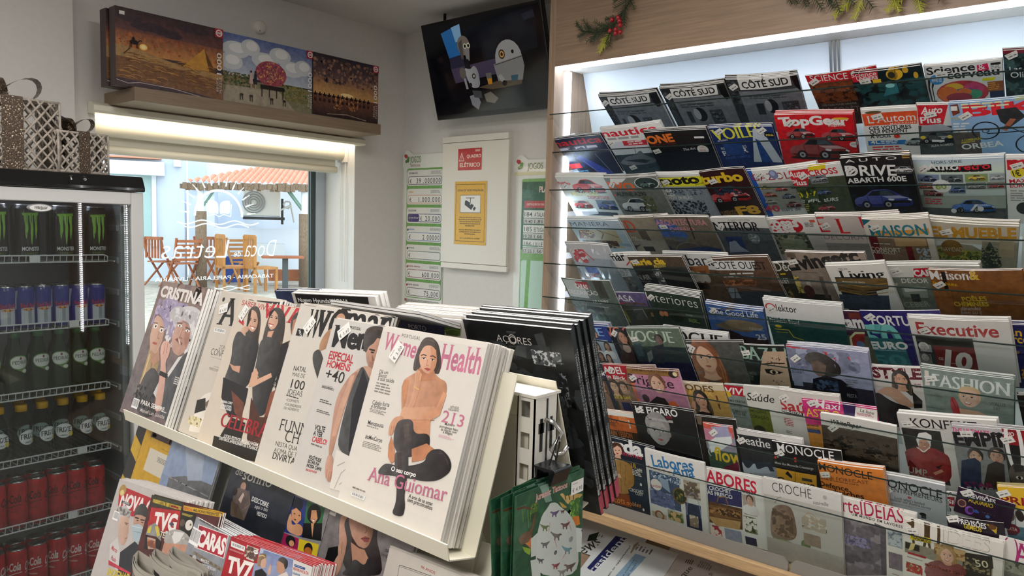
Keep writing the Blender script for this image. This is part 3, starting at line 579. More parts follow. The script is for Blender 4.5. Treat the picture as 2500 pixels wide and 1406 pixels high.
# ================================================================ gondola rack
rack = thing('magazine_rack', 'cream metal shop rack with tilted trays and slotted end post', 'rack', (.785, 1.07, 0))
RY0, RY1 = .617, 1.535
def tray(xl, zl, m=1, depth=.05, lipz=.022, back=.225, par=rack, y0=RY0, y1=RY1):
    # profile in x,z: lip, floor, back plate; m mirrors it to the far side
    q = lambda x, z: (xl+m*x, zl+z)
    sh = MB(); t = .0018
    prof = [q(0, 0), q(.004, -lipz), q(.052, -lipz-.012), q(.052+back*.33, -lipz-.012+back)]
    for i in range(3):
        (xa, za), (xb, zb) = prof[i], prof[i+1]; dx, dz = xb-xa, zb-za; l_ = sqrt(dx*dx+dz*dz); nx, nz = -dz/l_*t, dx/l_*t
        T = Matrix(((1, 0, 0, 0), (0, 0, 1, y0), (0, 1, 0, 0), (0, 0, 0, 1)))
        sh.prism([(xa, za), (xb, zb), (xb+nx, zb+nz), (xa+nx, za+nz)], y1-y0, T)
    return sh.build('tray', CREAM, par)
T1 = (.62, 1.6-.386); T2 = (.592, 1.6-.60)
tray(*T1); tray(*T2, back=.215)
for xl, zl in (T1, T2):                                       # pressed back flange at the end, hooked on the post
    MB().prism([(xl+.055, zl-.02), (xl+.085, zl-.02), (xl+.09, zl+.03), (xl+.128, zl+.09), (xl+.13, zl+.18), (xl+.122, zl+.195), (xl+.115, zl+.19)], .0018, Matrix(((1, 0, 0, 0), (0, 0, -1, RY0+.03), (0, 1, 0, 0), (0, 0, 0, 1)))).build('bracket', CREAM, rack)
tray(.925, 1.225, -1, back=.20, y0=.6, y1=1.5); tray(.95, .98, -1, y0=.6, y1=1.5)
tray(.5, .79, y0=.62, y1=1.54, back=.2)
MB().box((.775, .62, .08), (.785, 1.53, 1.34)).build('back_sheet', CREAM, rack)
# slotted posts
for yp in (.6, 1.50):
    p = MB(); z1 = 1.374
    x0, x1, ya, yb = .762, .812, yp, yp+.03
    slots = [(z1-.028-k*.043, z1-.006-k*.043) for k in range(30)]
    p.box((x0, ya, .02), (x0+.002, ya+.008, z1)).box((x0, yb-.006, .02), (x0+.002, yb, z1))
    zt = z1
    for a_, b_ in slots: p.box((x0, ya+.008, b_), (x0+.002, yb-.006, zt)); zt = a_
    p.box((x0, ya+.008, .02), (x0+.002, yb-.006, zt))
    p.box((x0, ya, .02), (x1, ya+.002, z1)).box((x1-.002, ya, .02), (x1, yb, z1)).box((x0, yb-.002, .02), (x1, yb, z1))
    p.box((x0-.003, ya-.003, z1), (x1+.003, yb+.05, z1+.004))
    p.build('post', WHITE, rack)
    MB().box((x0+.012, ya-.0006, z1-.075), (x0+.018, ya, z1-.03)).box((x0+.009, ya-.0006, z1-.05), (x0+.021, ya, z1-.036)).box((x0+.034, ya-.0006, z1-.075), (x0+.039, ya, z1-.03)).box((x0+.031, ya-.0006, z1-.05), (x0+.043, ya, z1-.036)).box((x0+.025, ya-.0006, z1-.17), (x0+.0285, ya, z1-.004)).build('key_slot', BLACK, rack)
    MB().box((x0-.25, ya-.005, 0), (x1+.25, yb+.005, .08)).build('foot', CREAM, rack, bevel=.006)
HK = MB().tube([(.785, .600, 1.342), (.79, .588, 1.338), (.797, .58, 1.325), (.79, .584, 1.312), (.782, .586, 1.303), (.784, .58, 1.297), (.792, .573, 1.3), (.797, .57, 1.309)], .0032, 10).build('hook', CHROME, rack, True)
cl = thing('binder_clip', 'black binder clip gripping the green tattoo cards on the hook', 'clip', (.757, .568, 1.262))
MB().prism([(-.017, 0), (.017, 0), (.015, .003), (.012, .022), (.010, .022), (.010, .004), (-.008, .004), (-.009, .022), (-.012, .022), (-.018, .003)], .036, Matrix(((0, 0, 1, .74), (1, 0, 0, .566), (0, -1, 0, 1.2935), (0, 0, 0, 1)))).build('body', BLACK, cl, bevel=.0008)
MB().tube([(.75, .566, 1.29), (.775, .572, 1.318), (.787, .577, 1.322), (.786, .575, 1.316), (.765, .566, 1.29)], .0011, 6).build('wire_handle', BLACK, cl)
# folded newspapers in the front tray
NEWS = mat('newsprint', 'b9b4aa', .85, noise=.25, scale=9, stretch=(1, 1, 14))
for q, lab in ((0, 'folded newspaper standing open in the front tray, nearest the room'), (1, 'folded newspaper in the middle of the front tray bundle'), (2, 'folded newspaper at the back of the front tray bundle against the television guide')):
    pl = []
    x = .478+q*.014; ya, yb = 1.15-q*.028, .985
    for k in range(13): u = k/12; pl.append((x+.006+.002*sin(pi*u), yb+(ya-yb)*u))
    for k in range(1, 14): u = k/13; pl.append((x-.001-(.016-.008*(q > 0))*sin(pi*min(u*1.25, 1)), ya-(ya-yb)*u))
    t = thing('folded_newspaper', lab, 'newspaper', (x, 1.03, .87), None, 'folded newspapers in the front tray'); b = MB(); zt = 1.086+q*.008
    for (a0, b0), (a1, b1) in zip(pl, pl[1:]):
        for o_ in (0, .0016): b.add([(a0-o_, b0, .87), (a1-o_, b1, .87), (a1-o_, b1, zt-.02*(1.14-b1)), (a0-o_, b0, zt-.02*(1.14-b0))], [(0, 1, 2, 3)])
    b.build('sheets', NEWS, t, True)
    A = Art(190, 120, 'b9b4aa'); A.L(8, 14, 120, 30, 1, '333'); A.L(8, 44, 180, 110, 9, '888'); A.R(110, 50, 180, 100, '5a6478')
    A.emit(MB_ := MB(), lambda s_, y_, k: V((x-.0032-(.016-.008*(q > 0))*sin(pi*min((s_/200)*1.25, 1))-k-.0006, ya-s_/1000*(ya-yb)/.2, zt-.006-y_/1000)), 12); MB_.build('front_page', INKM, t)
# ================================================================ drinks fridge
FX0, FX1, FY0, FY1, FZ = .43, 1.03, 2.375, 2.935, 1.672
fr = thing('drinks_fridge', 'tall white glass-door drinks fridge with black top, full of cans and bottles', 'fridge', (.73, 2.65, 0))
FW = mat('fridge_white', 'e4e3e1', .35); FIN = mat('fridge_liner', '8e9294', .4)
MB().box((FX0, FY0+.04, 0), (FX0+.03, FY1, FZ)).box((FX1-.03, FY0+.04, 0), (FX1, FY1, FZ)).box((FX0+.03, FY1-.03, 0), (FX1-.03, FY1, FZ)).box((FX0+.03, FY0+.04, 0), (FX1-.03, FY1-.03, .38)).box((FX0+.03, FY0+.04, FZ-.02), (FX1-.03, FY1-.03, FZ)).build('carcass', FW, fr)
ln = MB().box((FX0+.031, FY1-.04, .381), (FX1-.031, FY1-.031, FZ-.021)).box((FX1-.05, FY0+.05, .381), (FX1-.031, FY1-.04, FZ-.021)).box((FX0+.031, FY0+.05, .381), (FX0+.05, FY1-.04, FZ-.021))
for k in range(12): ln.box((FX1-.058, FY0+.06, .45+k*.1), (FX1-.05, FY1-.05, .47+k*.1))
ln.build('liner', FIN, fr, bevel=.003)
MB().prism([(0, 0), (.058, 0), (.058, .012), (.04, .047), (.0, .05)], FX1-FX0+.006, Matrix(((0, 0, 1, FX0-.003), (-1, 0, 0, FY0+.05), (0, 1, 0, FZ+.0005), (0, 0, 0, 1)))).box((FX0-.003, FY0+.05, FZ+.0005), (FX1+.003, FY1, FZ+.05)).build('lid', mat('gloss_black', '06070a', .08, coat=.5), fr, bevel=.004)
df = MB(); z0, z1 = .34, FZ-.001
df.box((FX0, FY0, z0), (FX0+.036, FY0+.038, z1)).box((FX1-.037, FY0, z0), (FX1, FY0+.038, z1)).box((FX0+.036, FY0, z1-.038), (FX1-.037, FY0+.038, z1)).box((FX0+.036, FY0, z0), (FX1-.037, FY0+.038, z0+.05))
df.build('door_frame', mat('door_silver', 'cfcfcd', .35, .1), fr, bevel=.003)
MB().box((FX0+.036, FY0+.008, z0+.05), (FX1-.037, FY0+.012, z1-.038)).box((FX0+.036, FY0+.024, z0+.05), (FX1-.037, FY0+.028, z1-.038)).build('door_glass', DGLASS, fr)
SF = lambda x, z: frame((x, FY0, z), (1, 0, 0), (0, 0, 1))
bd = MB(); T = Tz(.747, FY0+.0075, 1.615, pi/2); bd.lathe([(0, .006), (.028, .006), (.032, .003), (.033, 0)], 32, T @ Matrix.Diagonal((1, .36, 1, 1)), c='8c8c8c'); bd.lathe([(0, .0065), (.027, .0062)], 32, T @ Matrix.Diagonal((1, .34, 1, 1)), c='e6e6e4')
A = Art(60, 20); A.T('Whirlpool', 13, 13, 33, 8, '222', 'si'); A.O(34, 9, 11, .6, '555', ry=5); flat_art(bd, A, frame((.717, FY0+.0005, 1.625), (1, 0, 0), (0, 0, 1))); bd.build('badge', INKC, fr)
A = Art(60, 20); A.O(40, 10, 4, .8, 'ccc'); A.R(39.6, 7, 40.4, 13, 'ccc'); A.R(2.6, 4, 4.4, 10, 'ccc'); A.E(3.5, 12, 2.2, 2.2, 'ccc'); A.L(1, 0, 8, 2, 1, '777'); A.L(37, 0, 42, 2, 1, '777')
flat_art(MB(), A, frame((.819, FY0-.0087, FZ+.0385), (1, 0, 0), (0, .45, .9))).build('control_symbols', INKC, fr)
WIRE = mat('shelf_wire', 'd8d8d8', .4); SHZ = [1.478, 1.281, 1.084, .891, .697, .495]
for z in SHZ:
    w = MB(); x0, x1, ya, yb = FX0+.055, .945, FY0+.06, FY1-.05
    w.tube([(x0, ya, z-.02), (x0, ya, z), (x1-.01, ya, z), (x1, ya, z-.005), (x1, ya, z-.02), (x0, ya, z-.02)], .0022, 6)
    for k in range(26): xx = x0+.012+k*(x1-x0-.02)/25; w.tube([(xx, ya, z-.001), (xx, ya+.004, z-.019), (xx, yb, z-.019)], .0013, 5)
    w.tube([(x0, yb, z-.019), (x1+.03, yb, z-.019)], .0022, 6).tube([(x1+.02, ya, z-.02), (x1+.02, yb, z-.02)], .0022, 6)
    w.build('wire_shelf', WIRE, fr)
PT = mat('price_tag_card', 'e8e8e6', .5)
for x, z in ((.745, 1.47), (.845, 1.275), (.86, .885), (.83, .69)): MB().box((x-.013, FY0+.052, z-.012), (x+.013, FY0+.054, z+.008)).build('price_tag', PT, fr)
LF = mat('fridge_lamp', 'e8e8ff', emit=5)
MB().box((.5, FY0+.07, FZ-.028), (.86, FY0+.11, FZ-.0215)).build('interior_lamp', LF, fr)

def wrap(mb, A, r, z1, a0=-pi/2):                             # print wound round a cylinder; middle of the print faces -y
    return A.emit(mb, lambda a, b, k: V(((r+k+1e-4)*cos(a0+(a-A.w/2)/1000/r), (r+k+1e-4)*sin(a0+(a-A.w/2)/1000/r), z1-b/1000)), r*1000*.25, 0)
def can(name, label, r, h, draw, base='111', grp=None):
    t = thing(name, label, 'drink can', (0, 0, -5), None, grp); b = MB()
    b.lathe([(r*.72, 0, '999'), (r*.8, .002, 'aaa'), (r, .012, base), (r, h-.014, base), (r*.86, h-.004, base)], 32, c=base)
    A = Art(2*pi*r*1000, (h-.026)*1000); draw(A, A.w, A.h); wrap(b, A, r, h-.013); b.build('body', INKC, t, True, False)
    l = MB().lathe([(r*.86, h-.004), (r*.88, h), (r*.8, h), (r*.78, h-.005), (0, h-.005)], 28)
    l.box((-r*.3, -r*.5, h-.0045), (r*.3, r*.2, h-.003)).lathe([(r*.26, h-.003), (r*.26, h-.002), (.0, h-.002)], 12, Matrix.Translation((0, -r*.2, 0))); l.build('lid', CHROME, t, True, False); return t
def monster(A, w, h):
    A.R(0, 0, w, h, '0c0d0f')
    for off in (0, w*.5):
        m = w*.5+off-(w if off else 0)*0; m = m % w
        for q, ln_ in ((-13, .72), (0, .86), (13, .74)):
            A.P('8fce3a', m+q-6, h*.1, m+q+5, h*.08, m+q+3.5, h*.3, m+q+5, h*.42, m+q+1, h*(ln_-.3)+18, m+q-1, h*ln_*.9, m+q-3.5, h*.5, m+q-2.5, h*.34, m+q-5.5, h*.24)
        A.P('8fce3a', m-24, h*.09, m+24, h*.07, m+22, h*.13, m-22, h*.14)
        A.T('MONSTER', m-25, h*.87, 50, 11, 'e4e6e8', 'b'); A.T('ENERGY', m-18, h*.95, 36, 6, '7a9a4a', 'w')
def bull(A, w, h):
    A.R(0, 0, w, h, '1f2f8c')
    for m in (w*.5, 0, w):
        A.P('c8ccd4', m-w*.12, h*.52, m+w*.13, h*.46, m+w*.13, h, m-w*.12, h); A.P('c8ccd4', m+w*.16, 0, m+w*.32, 0, m+w*.26, h*.5, m+w*.14, h*.54); A.R(m-1, h*.55, m+8, h*.96, '9aa0aa')
        A.T('Red Bull', m-19, h*.5, 38, 14, 'c8283a', 'b'); A.E(m, h*.55, 12, 4, 'd8a838'); A.P('b82838', m-16, h*.55, m-4, h*.52, m-4, h*.59); A.P('b82838', m+16, h*.55, m+4, h*.52, m+4, h*.59)
def cola(word):
    def d(A, w, h):
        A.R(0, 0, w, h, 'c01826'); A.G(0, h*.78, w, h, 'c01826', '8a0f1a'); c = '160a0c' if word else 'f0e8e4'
        for m in (w*.02, w*.52): A.T('Coca-Cola', m+4, h*.47, w*.44, 24, c, 'sib', -.12); A.K(c, 2, m+6, h*.53, m+22, h*.49, m+40, h*.55, m+60, h*.48, m+78, h*.47); A.T('ZERO SUGAR' if word else 'SABOR ORIGINAL', m+20, h*.66, w*.28, 4.5, c, 'bw')
        A.R(w*.86, h*.82, w*.93, h*.93, 'e0c8c8')
    return d
CANG = ('black energy drink cans on the top fridge shelf', 'blue and silver energy drink cans on the second fridge shelf', 'dark lettered red cola cans on the fifth fridge shelf', 'white lettered red cola cans on the bottom fridge shelf')
def fill(proto, spots, z, front, back, grp, y=2.47, dy=.07, xs=.012, rz=.5):
    R = random.Random(len(spots)*3+7); first = True
    for row in range(2):
        for i, x in enumerate(spots):
            p = (x+(xs if row else 0), y+row*dy+.004*sin(i*5), z-.0163); rot = (0, 0, (R.random()-.5)*rz)
            lab = (front % ORD[i]) if row == 0 else back
            if first: proto.location = p; proto.rotation_euler = rot; proto['label'] = lab; proto['group'] = grp; first = False
            else: dup(proto, p, lab, grp if row == 0 else grp+', second row', rot)
ORD = ['first', 'second', 'third', 'fourth', 'fifth', 'sixth', 'seventh']
fill(can('energy_drink_can', '', .0325, .163, monster), [.66, .737, .832, .924], SHZ[0], 'black energy can with green claw mark, %s in the front row, top fridge shelf', 'black energy can behind the front row on the top fridge shelf', CANG[0])
fill(can('energy_drink_can', '', .0243, .125, bull, '1f2f8c'), [.632, .683, .73, .777, .826, .874, .922], SHZ[1], 'slim blue and silver energy can, %s in the front row, second fridge shelf', 'slim blue and silver energy can behind the front row on the second fridge shelf', CANG[1], dy=.052)
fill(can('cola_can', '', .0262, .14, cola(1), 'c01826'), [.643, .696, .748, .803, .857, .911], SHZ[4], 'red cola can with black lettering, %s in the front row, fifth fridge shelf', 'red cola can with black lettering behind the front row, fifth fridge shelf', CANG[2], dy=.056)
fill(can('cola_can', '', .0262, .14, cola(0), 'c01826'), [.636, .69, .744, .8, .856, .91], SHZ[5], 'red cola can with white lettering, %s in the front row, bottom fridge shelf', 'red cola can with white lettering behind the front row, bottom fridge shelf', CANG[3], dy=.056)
GBOT = mat('green_glass', '16301c', .06, coat=.4); PET = glassmat('clear_bottle', 'dde6e4', .02, 1.5); YCAP = mat('yellow_cap', 'd8a41c', .4)
def bottle(name, label, prof, mtl, cap, lab):
    t = thing(name, label, 'bottle', (0, 0, -5)); MB().lathe(prof, 24).build('glass', mtl, t, True, False); cap(t); lab(t); return t
def plab(t):
    A = Art(60, 62); A.P('5f8f3a', 4, 12, 18, 2, 42, 3, 56, 16, 54, 34, 44, 44, 50, 50, 46, 58, 34, 54, 26, 46, 10, 40, 2, 26); A.P('e6e8e0', 6, 13, 19, 5, 41, 6, 53, 17, 51, 32, 40, 40, 24, 42, 10, 37, 5, 25); A.E(42, 49, 8, 5, 'e6e8e0'); A.T('PEDRAS', 9, 28, 42, 10, '2c4a2c', 's'); A.R(28, 8, 33, 15, '8a3040')
    wrap(MB(), A, .0285, .127).build('label', INKC, t, False, False)
def pcap(t): MB().lathe([(.0, .188), (.0125, .188), (.0135, .176), (.0125, .172)], 18).build('cap', mat('green_cap', '2c6a38', .4), t, True, False)
fill(bottle('water_bottle', '', [(0, .001), (.026, .001), (.028, .006), (.028, .075), (.0275, .095), (.022, .125), (.0135, .155), (.0125, .178)], GBOT, pcap, plab), [.64, .7, .76, .818, .868, .917], SHZ[2], 'green glass water bottle with white label, %s in the front row, third fridge shelf', 'green glass water bottle behind the front row, third fridge shelf', 'green glass water bottles on the third fridge shelf', dy=.06)
def flab(t):
    A = Art(60, 50); A.E(30, 24, 25, 22, 'e6e9ec'); A.E(30, 24, 22, 19.5, 'f2f4f4'); A.T('FRIZE', 10, 28, 40, 15, '1c2a30', 'b'); A.E(50, 36, 8, 8, 'e8cc30'); A.E(50, 36, 5, 5, 'f4e488'); A.T('LIMÃO', 19, 40, 20, 4, '444', 'b')
    wrap(MB(), A, .0268, .098).build('label', INKC, t, False, False)
def ycap(t): MB().lathe([(0, .168), (.0145, .168), (.0155, .164), (.0155, .15), (.0145, .149)], 20).build('cap', YCAP, t, True, False)
fill(bottle('lemon_water_bottle', '', [(0, .001), (.025, .001), (.027, .008), (.0255, .03), (.0265, .06), (.0262, .09), (.023, .112), (.0145, .135), (.013, .152)], PET, ycap, flab), [.655, .712, .767, .824, .878, .928], SHZ[3], 'clear soda bottle with yellow cap, %s in the front row, fourth fridge shelf', 'clear soda bottle with yellow cap behind the front row, fourth fridge shelf', 'clear lemon soda bottles on the fourth fridge shelf', dy=.062, rz=.9)

# wicker gift boxes on the fridge
RATTAN = mat('limed_rattan', 'b9aea2', .75, noise=.3, scale=40); GLIT = mat('glitter_ribbon', '4a3a2c', .3, .4, noise=.6, scale=300, col2='f0e0c8', bump=.8, ramp=(.33, .4))
def gift(label, loc, w, d, h, rz, seed):
    R = random.Random(seed); t = thing('gift_box', label, 'gift box', loc, (0, 0, rz), 'wicker gift boxes on the fridge'); b = MB(); hw, hd = w/2, d/2
    def face(P, L_):                                          # lattice on one face: P(u, v)
        for s_ in (-1, 1):
            k = -h
            while k < L_+.001:
                pts = []
                for i in range(9):
                    v = h*i/8; u = k+v*.8 if s_ > 0 else L_-(k+v*.8)
                    if 0 <= u <= L_: pts.append(P(u, v)+V((R.uniform(-1, 1), R.uniform(-1, 1), R.uniform(-1, 1)))*.0015)
                if len(pts) > 1: b.tube(pts, .0031, 6)
                k += .026+R.uniform(-.004, .004)
    face(lambda u, v: V((u-hw, -hd, v+.003)), w); face(lambda u, v: V((u-hw, hd, v+.003)), w); face(lambda u, v: V((-hw, u-hd, v+.003)), d); face(lambda u, v: V((hw, u-hd, v+.003)), d)
    for s_ in (-1, 1):
        k = -d
        while k < w:
            p = [V((max(min((k+d*i/6 if s_ > 0 else k+d-d*i/6), w), 0)-hw, d*i/6-hd, h)) for i in range(7) if 0 <= (k+d*i/6 if s_ > 0 else k+d-d*i/6) <= w]
            if len(p) > 1: b.tube(p, .003, 6)
            k += .026
    for z in (.003, h): b.tube([(-hw, -hd, z), (hw, -hd, z), (hw, hd, z), (-hw, hd, z)], .0035, 6, closed=True)
    for x in (-hw, hw):
        for y in (-hd, hd): b.tube([(x, y, 0), (x, y, h)], .0035, 6)
    b.build('lattice', RATTAN, t, True, False)
    q = w*.11; e = .005; r = MB().box((-q, -hd-e, 0), (q, -hd-e+.001, h+e)).box((-q, hd+e-.001, 0), (q, hd+e, h+e)).box((-q, -hd-e, h+e), (q, hd+e, h+e+.001)).box((-hw-e, -q, 0), (-hw-e+.001, q, h+e)).box((hw+e-.001, -q, 0), (hw+e, q, h+e)).box((-hw-e, -q, h+e+.001), (hw+e, q, h+e+.002))
    r.build('ribbon', GLIT, t, False, False)
    bo = MB(); zz = h+e+.002
    for s_, ax in ((1, 0), (-1, 0), (1, 1)):
        n = 18; L_ = w*(.42 if ax == 0 else .3); P = []
        for i in range(n+1):
            a_ = 2*pi*i/n; u = L_*(1-cos(a_))/2*s_; v = w*.17*sin(a_)*(.6+.4*(1-cos(a_))/2)+w*.13*(1-cos(a_))/2
            P.append((u, max(v+.012, .001)))
        for (u0, v0), (u1, v1) in zip(P, P[1:]):
            c4 = [V((u0, -q*.8, zz+v0)), V((u1, -q*.8, zz+v1)), V((u1, q*.8, zz+v1)), V((u0, q*.8, zz+v0))]
            if ax: c4 = [V((p.y, p.x, p.z)) for p in c4]
            bo.add(c4, [(0, 1, 2, 3)])
    bo.build('bow', GLIT, t, True, False)
    return t
gift('large wicker gift box with sparkling brown ribbon, at the edge of the fridge top', (.712, 2.575, FZ+.0515), .245, .2, .2, .0, 3)
gift('smaller wicker gift box with brown glitter ribbon on the fridge top by the window', (.884, 2.52, FZ+.0515), .145, .13, .118, .12, 5)

# garland over the cabinet
PINE = mat('garland_green', '2c3a22', .6); LIME = mat('garland_lime', 'a8a838', .6); BERRY = mat('berry_red', '9c1020', .15, coat=.5)
def sprig(mb, p, d, L_, R, m=0, n=9, r=.0012):
    p = V(p); d = V(d).normalized(); s = V((0, d.z, -d.y)); mb.tube([p, p+d*L_], r, 5, m)
    for i in range(n):
        q = p+d*L_*(i+.6)/n
        for k in (-1, 1):
            l_ = L_*.34*(1-.5*i/n)*(.7+.6*R.random()); e = q+(d*.8+s*k*(.6+.5*R.random())+V((-.35*R.random(), 0, 0)))*l_; mb.tube([q, q.lerp(e, .6)+V((0, 0, .001)), e], [r*.9, r*.7, r*.2], 4, m)
def garland(label, path, seed, berries, lime, dens=26, L_=.055):
    t = thing('garland', label, 'garland', (CX0-.01, path[0][0], path[0][1])); R = random.Random(seed); mb = MB(); P = [V((CX0-.012, y, z)) for y, z in path]
    mb.tube(P, .0025, 6)
    for i in range(dens):
        u = i/dens*(len(P)-1); k = int(u); q = P[k].lerp(P[k+1], u-k); d = (P[k+1]-P[k]).normalized(); s = V((0, d.z, -d.y))*R.choice((-1, 1))
        sprig(mb, q+V((-.004-.012*R.random(), 0, 0)), d*(.5+.5*R.random())+s*(.3+.7*R.random())+V((-.35*R.random(), 0, 0)), L_*(.6+.6*R.random()), R, 0, 7)
    mb.build('foliage', PINE, t)
    for y, z, yy, zz in lime:
        lb = MB(); sprig(lb, (CX0-.022, y, z), (0, yy, zz), .055, R, 0, 10, .0016); lb.build('lime_sprig', LIME, t)
    for y, z in berries:
        MB().ball((CX0-.03-.006*R.random(), y, z), .0082, 14).build('berry', BERRY, t, True)
garland('green conifer garland with red berries hanging at the cabinet corner by the television', [(1.345, 2.40), (1.37, 2.345), (1.415, 2.295), (1.44, 2.27), (1.5, 2.268), (1.56, 2.285)], 4, [(1.422, 2.297), (1.397, 2.3), (1.39, 2.288), (1.387, 2.274), (1.405, 2.263), (1.428, 2.262), (1.388, 2.252), (1.405, 2.25)], [(1.43, 2.255, .6, -.7), (1.445, 2.245, .5, -.8)], 34)
garland('green garland with lime tips along the cabinet fascia, without berries', [(.86, 2.30), (.78, 2.275), (.70, 2.262), (.6, 2.255), (.5, 2.245), (.42, 2.26), (.36, 2.30)], 9, [], [(.66, 2.235, .7, -.6), (.63, 2.235, .3, -.8), (.53, 2.23, .6, -.6), (.5, 2.228, -.2, -.8), (.56, 2.235, -.3, -.7)], 60, .06)
MB()
# ================================================================ the square outside the window
# local frame of the square: a = across the view through the window, b = distance, z = height above its cobbles
oy = YAW + math.atan((1250-560)/FPX); oF = V((cos(oy), sin(oy), 0)); oR = V((sin(oy), -cos(oy), 0)); OZ = .3
def OP(a, b, z): return oR*a + oF*b + V((0, 0, OZ+z))
OM = Matrix(((oR.x, oF.x, 0, 0), (oR.y, oF.y, 0, 0), (0, 0, 1, OZ), (0, 0, 0, 1)))
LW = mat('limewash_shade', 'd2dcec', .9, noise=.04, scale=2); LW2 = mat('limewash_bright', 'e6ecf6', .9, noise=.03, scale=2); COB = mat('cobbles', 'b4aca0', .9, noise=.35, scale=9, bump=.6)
g = MB().box((-9, 3.2, -.1), (9, 24, 0), T=OM); struct(g.build('ground_outside', COB))
def otag(mb, name, m, label, cat): return tag(mb.build(name, m), label, cat)
# left house with shutter box and glass door
hs = thing('house', 'white house with a roller shutter box above a pale door, across the square', 'house', tuple(OP(-3.3, 16.5, 0)))
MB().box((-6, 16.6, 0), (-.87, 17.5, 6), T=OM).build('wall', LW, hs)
MB().box((-3.2, 16.25, 2.1), (-1.22, 16.59, 2.36), T=OM).build('shutter_box', LW2, hs)
MB().box((-3.2, 16.3, 2.42), (-1.28, 16.59, 2.45), T=OM).build('tile_course', mat('terracotta', 'c98a6e', .8), hs)
MB().box((-3.2, 16.45, 2.62), (-1.0, 16.59, 2.74), T=OM).build('cornice', LW2, hs)
MB().box((-2.3, 16.56, .75), (-1.47, 16.59, 2.1), T=OM).build('door_pane', mat('door_pale_green', 'a8c4c4', .4), hs); MB().box((-1.46, 16.5, .7), (-1.38, 16.59, 2.1), T=OM).build('door_post', LW2, hs)
MB().box((-1.05, 16.45, 2.3), (-.92, 16.59, 2.5), T=OM).build('meter_box', LW2, hs)
# house behind
hb = thing('house', 'bright white house wall behind the terracotta canopy', 'house', tuple(OP(1.5, 18, 0)))
MB().box((-.86, 18, 0), (6, 18.6, 7), T=OM).build('wall', LW2, hb)
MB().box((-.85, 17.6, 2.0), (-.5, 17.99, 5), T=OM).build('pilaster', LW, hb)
MB().box((-.73, 17.0, 0), (-.31, 17.3, 1.75), T=OM).box((-.31, 17.0, 0), (3, 17.3, 1.1), T=OM).build('low_wall', LW2, hb)
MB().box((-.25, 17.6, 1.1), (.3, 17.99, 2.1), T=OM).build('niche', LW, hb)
# canopy
cp = thing('canopy', 'terracotta tiled canopy with reed edge on two posts over the chairs', 'canopy', tuple(OP(1.2, 15, 0)))
TER = mat('terracotta_tiles', 'e09a80', .85, noise=.25, scale=3, stretch=(6, 1, 1)); REED = mat('reed', '8a7460', .9, noise=.5, scale=20, stretch=(8, 8, 1))
rf = MB(); n = 26
for i in range(n):
    x0 = -.78+i*2.7/n; x1 = x0+2.7/n
    for k in range(3):
        xa, xb = x0+(x1-x0)*k/3, x0+(x1-x0)*(k+1)/3; za, zb = .05*sin(pi*k/3), .05*sin(pi*(k+1)/3); h1 = lambda x: 1.93+.02*x; h2 = lambda x: 2.3+.12*(x+.85)
        K_ = lambda x: min(1, (x+.78)/1.55); bk_ = lambda x, z: OP(x+.5*K_(x), 15+2.5*K_(x)+.02, h1(x)+.62*K_(x)+.03+z)
        q = [OP(xa, 15, h1(xa)+za+.02), OP(xb, 15, h1(xb)+zb+.02), bk_(xb, zb), bk_(xa, za)]
        rf.add(q, [(0, 1, 2, 3)])
rf.build('tile_roof', TER, cp, True)
ed = MB(); R_ = random.Random(2)
for i in range(60):
    x = -.86+i*2.85/60; zz = .03*x; ed.box((x, 14.95+R_.random()*.04, 1.8+zz+R_.random()*.05), (x+.08, 15.03, 1.93+zz+R_.random()*.04), T=OM)
ed.build('reed_edge', REED, cp)
for x in (-.51, 1.35):
    MB().tube([OP(x, 15.1, 1.3), OP(x, 15.1, 1.95)], .06, 10).build('post', LW2, cp); MB().tube([OP(x, 15.1, 0), OP(x, 15.1, 1.42)], .1, 10).build('reed_wrap', REED, cp, True)
MB().tube([OP(-.48, 15.1, 1.5), OP(-.2, 15.1, 1.93)], .022, 6).tube([OP(1.32, 15.1, 1.5), OP(1.0, 15.1, 1.93)], .035, 6).build('brace', mat('brace_green', '6a8a7c', .6), cp)
# air conditioner
ac = thing('air_conditioner', 'white outdoor air conditioning unit on a black bracket beneath the canopy', 'air conditioner', tuple(OP(1.25, 16.4, 1.35)))
MB().box((.25, 16.6, 1.36), (1.0, 16.95, 1.93), T=OM).build('casing', mat('aircon_casing', 'd6d8d2', .5), ac, bevel=.02)
fg = MB(); Tf = OM @ Tz(.46, 16.585, 1.65, pi/2)
for r_ in (.22, .17, .12, .07): fg.tube([Tf @ V((r_*cos(k*pi/12), r_*sin(k*pi/12), 0)) for k in range(24)], .012, 5, closed=True)
fg.build('fan_grille', mat('grey_plastic', '8c9090', .5), ac)
MB().box((.25, 16.55, 1.29), (1.08, 16.99, 1.35), T=OM).box((1.03, 16.93, 1.2), (1.08, 16.99, 1.75), T=OM).build('bracket', BLACK, ac)
MB().tube([OP(1.0, 16.7, 1.5)]+[OP(1.15+.08*cos(k), 16.8, 1.62+.08*sin(k)) for k in range(8)]+[OP(1.3, 16.9, 1.25)], .02, 6).build('hose', mat('hose_grey', 'c8c8c4', .6), ac)
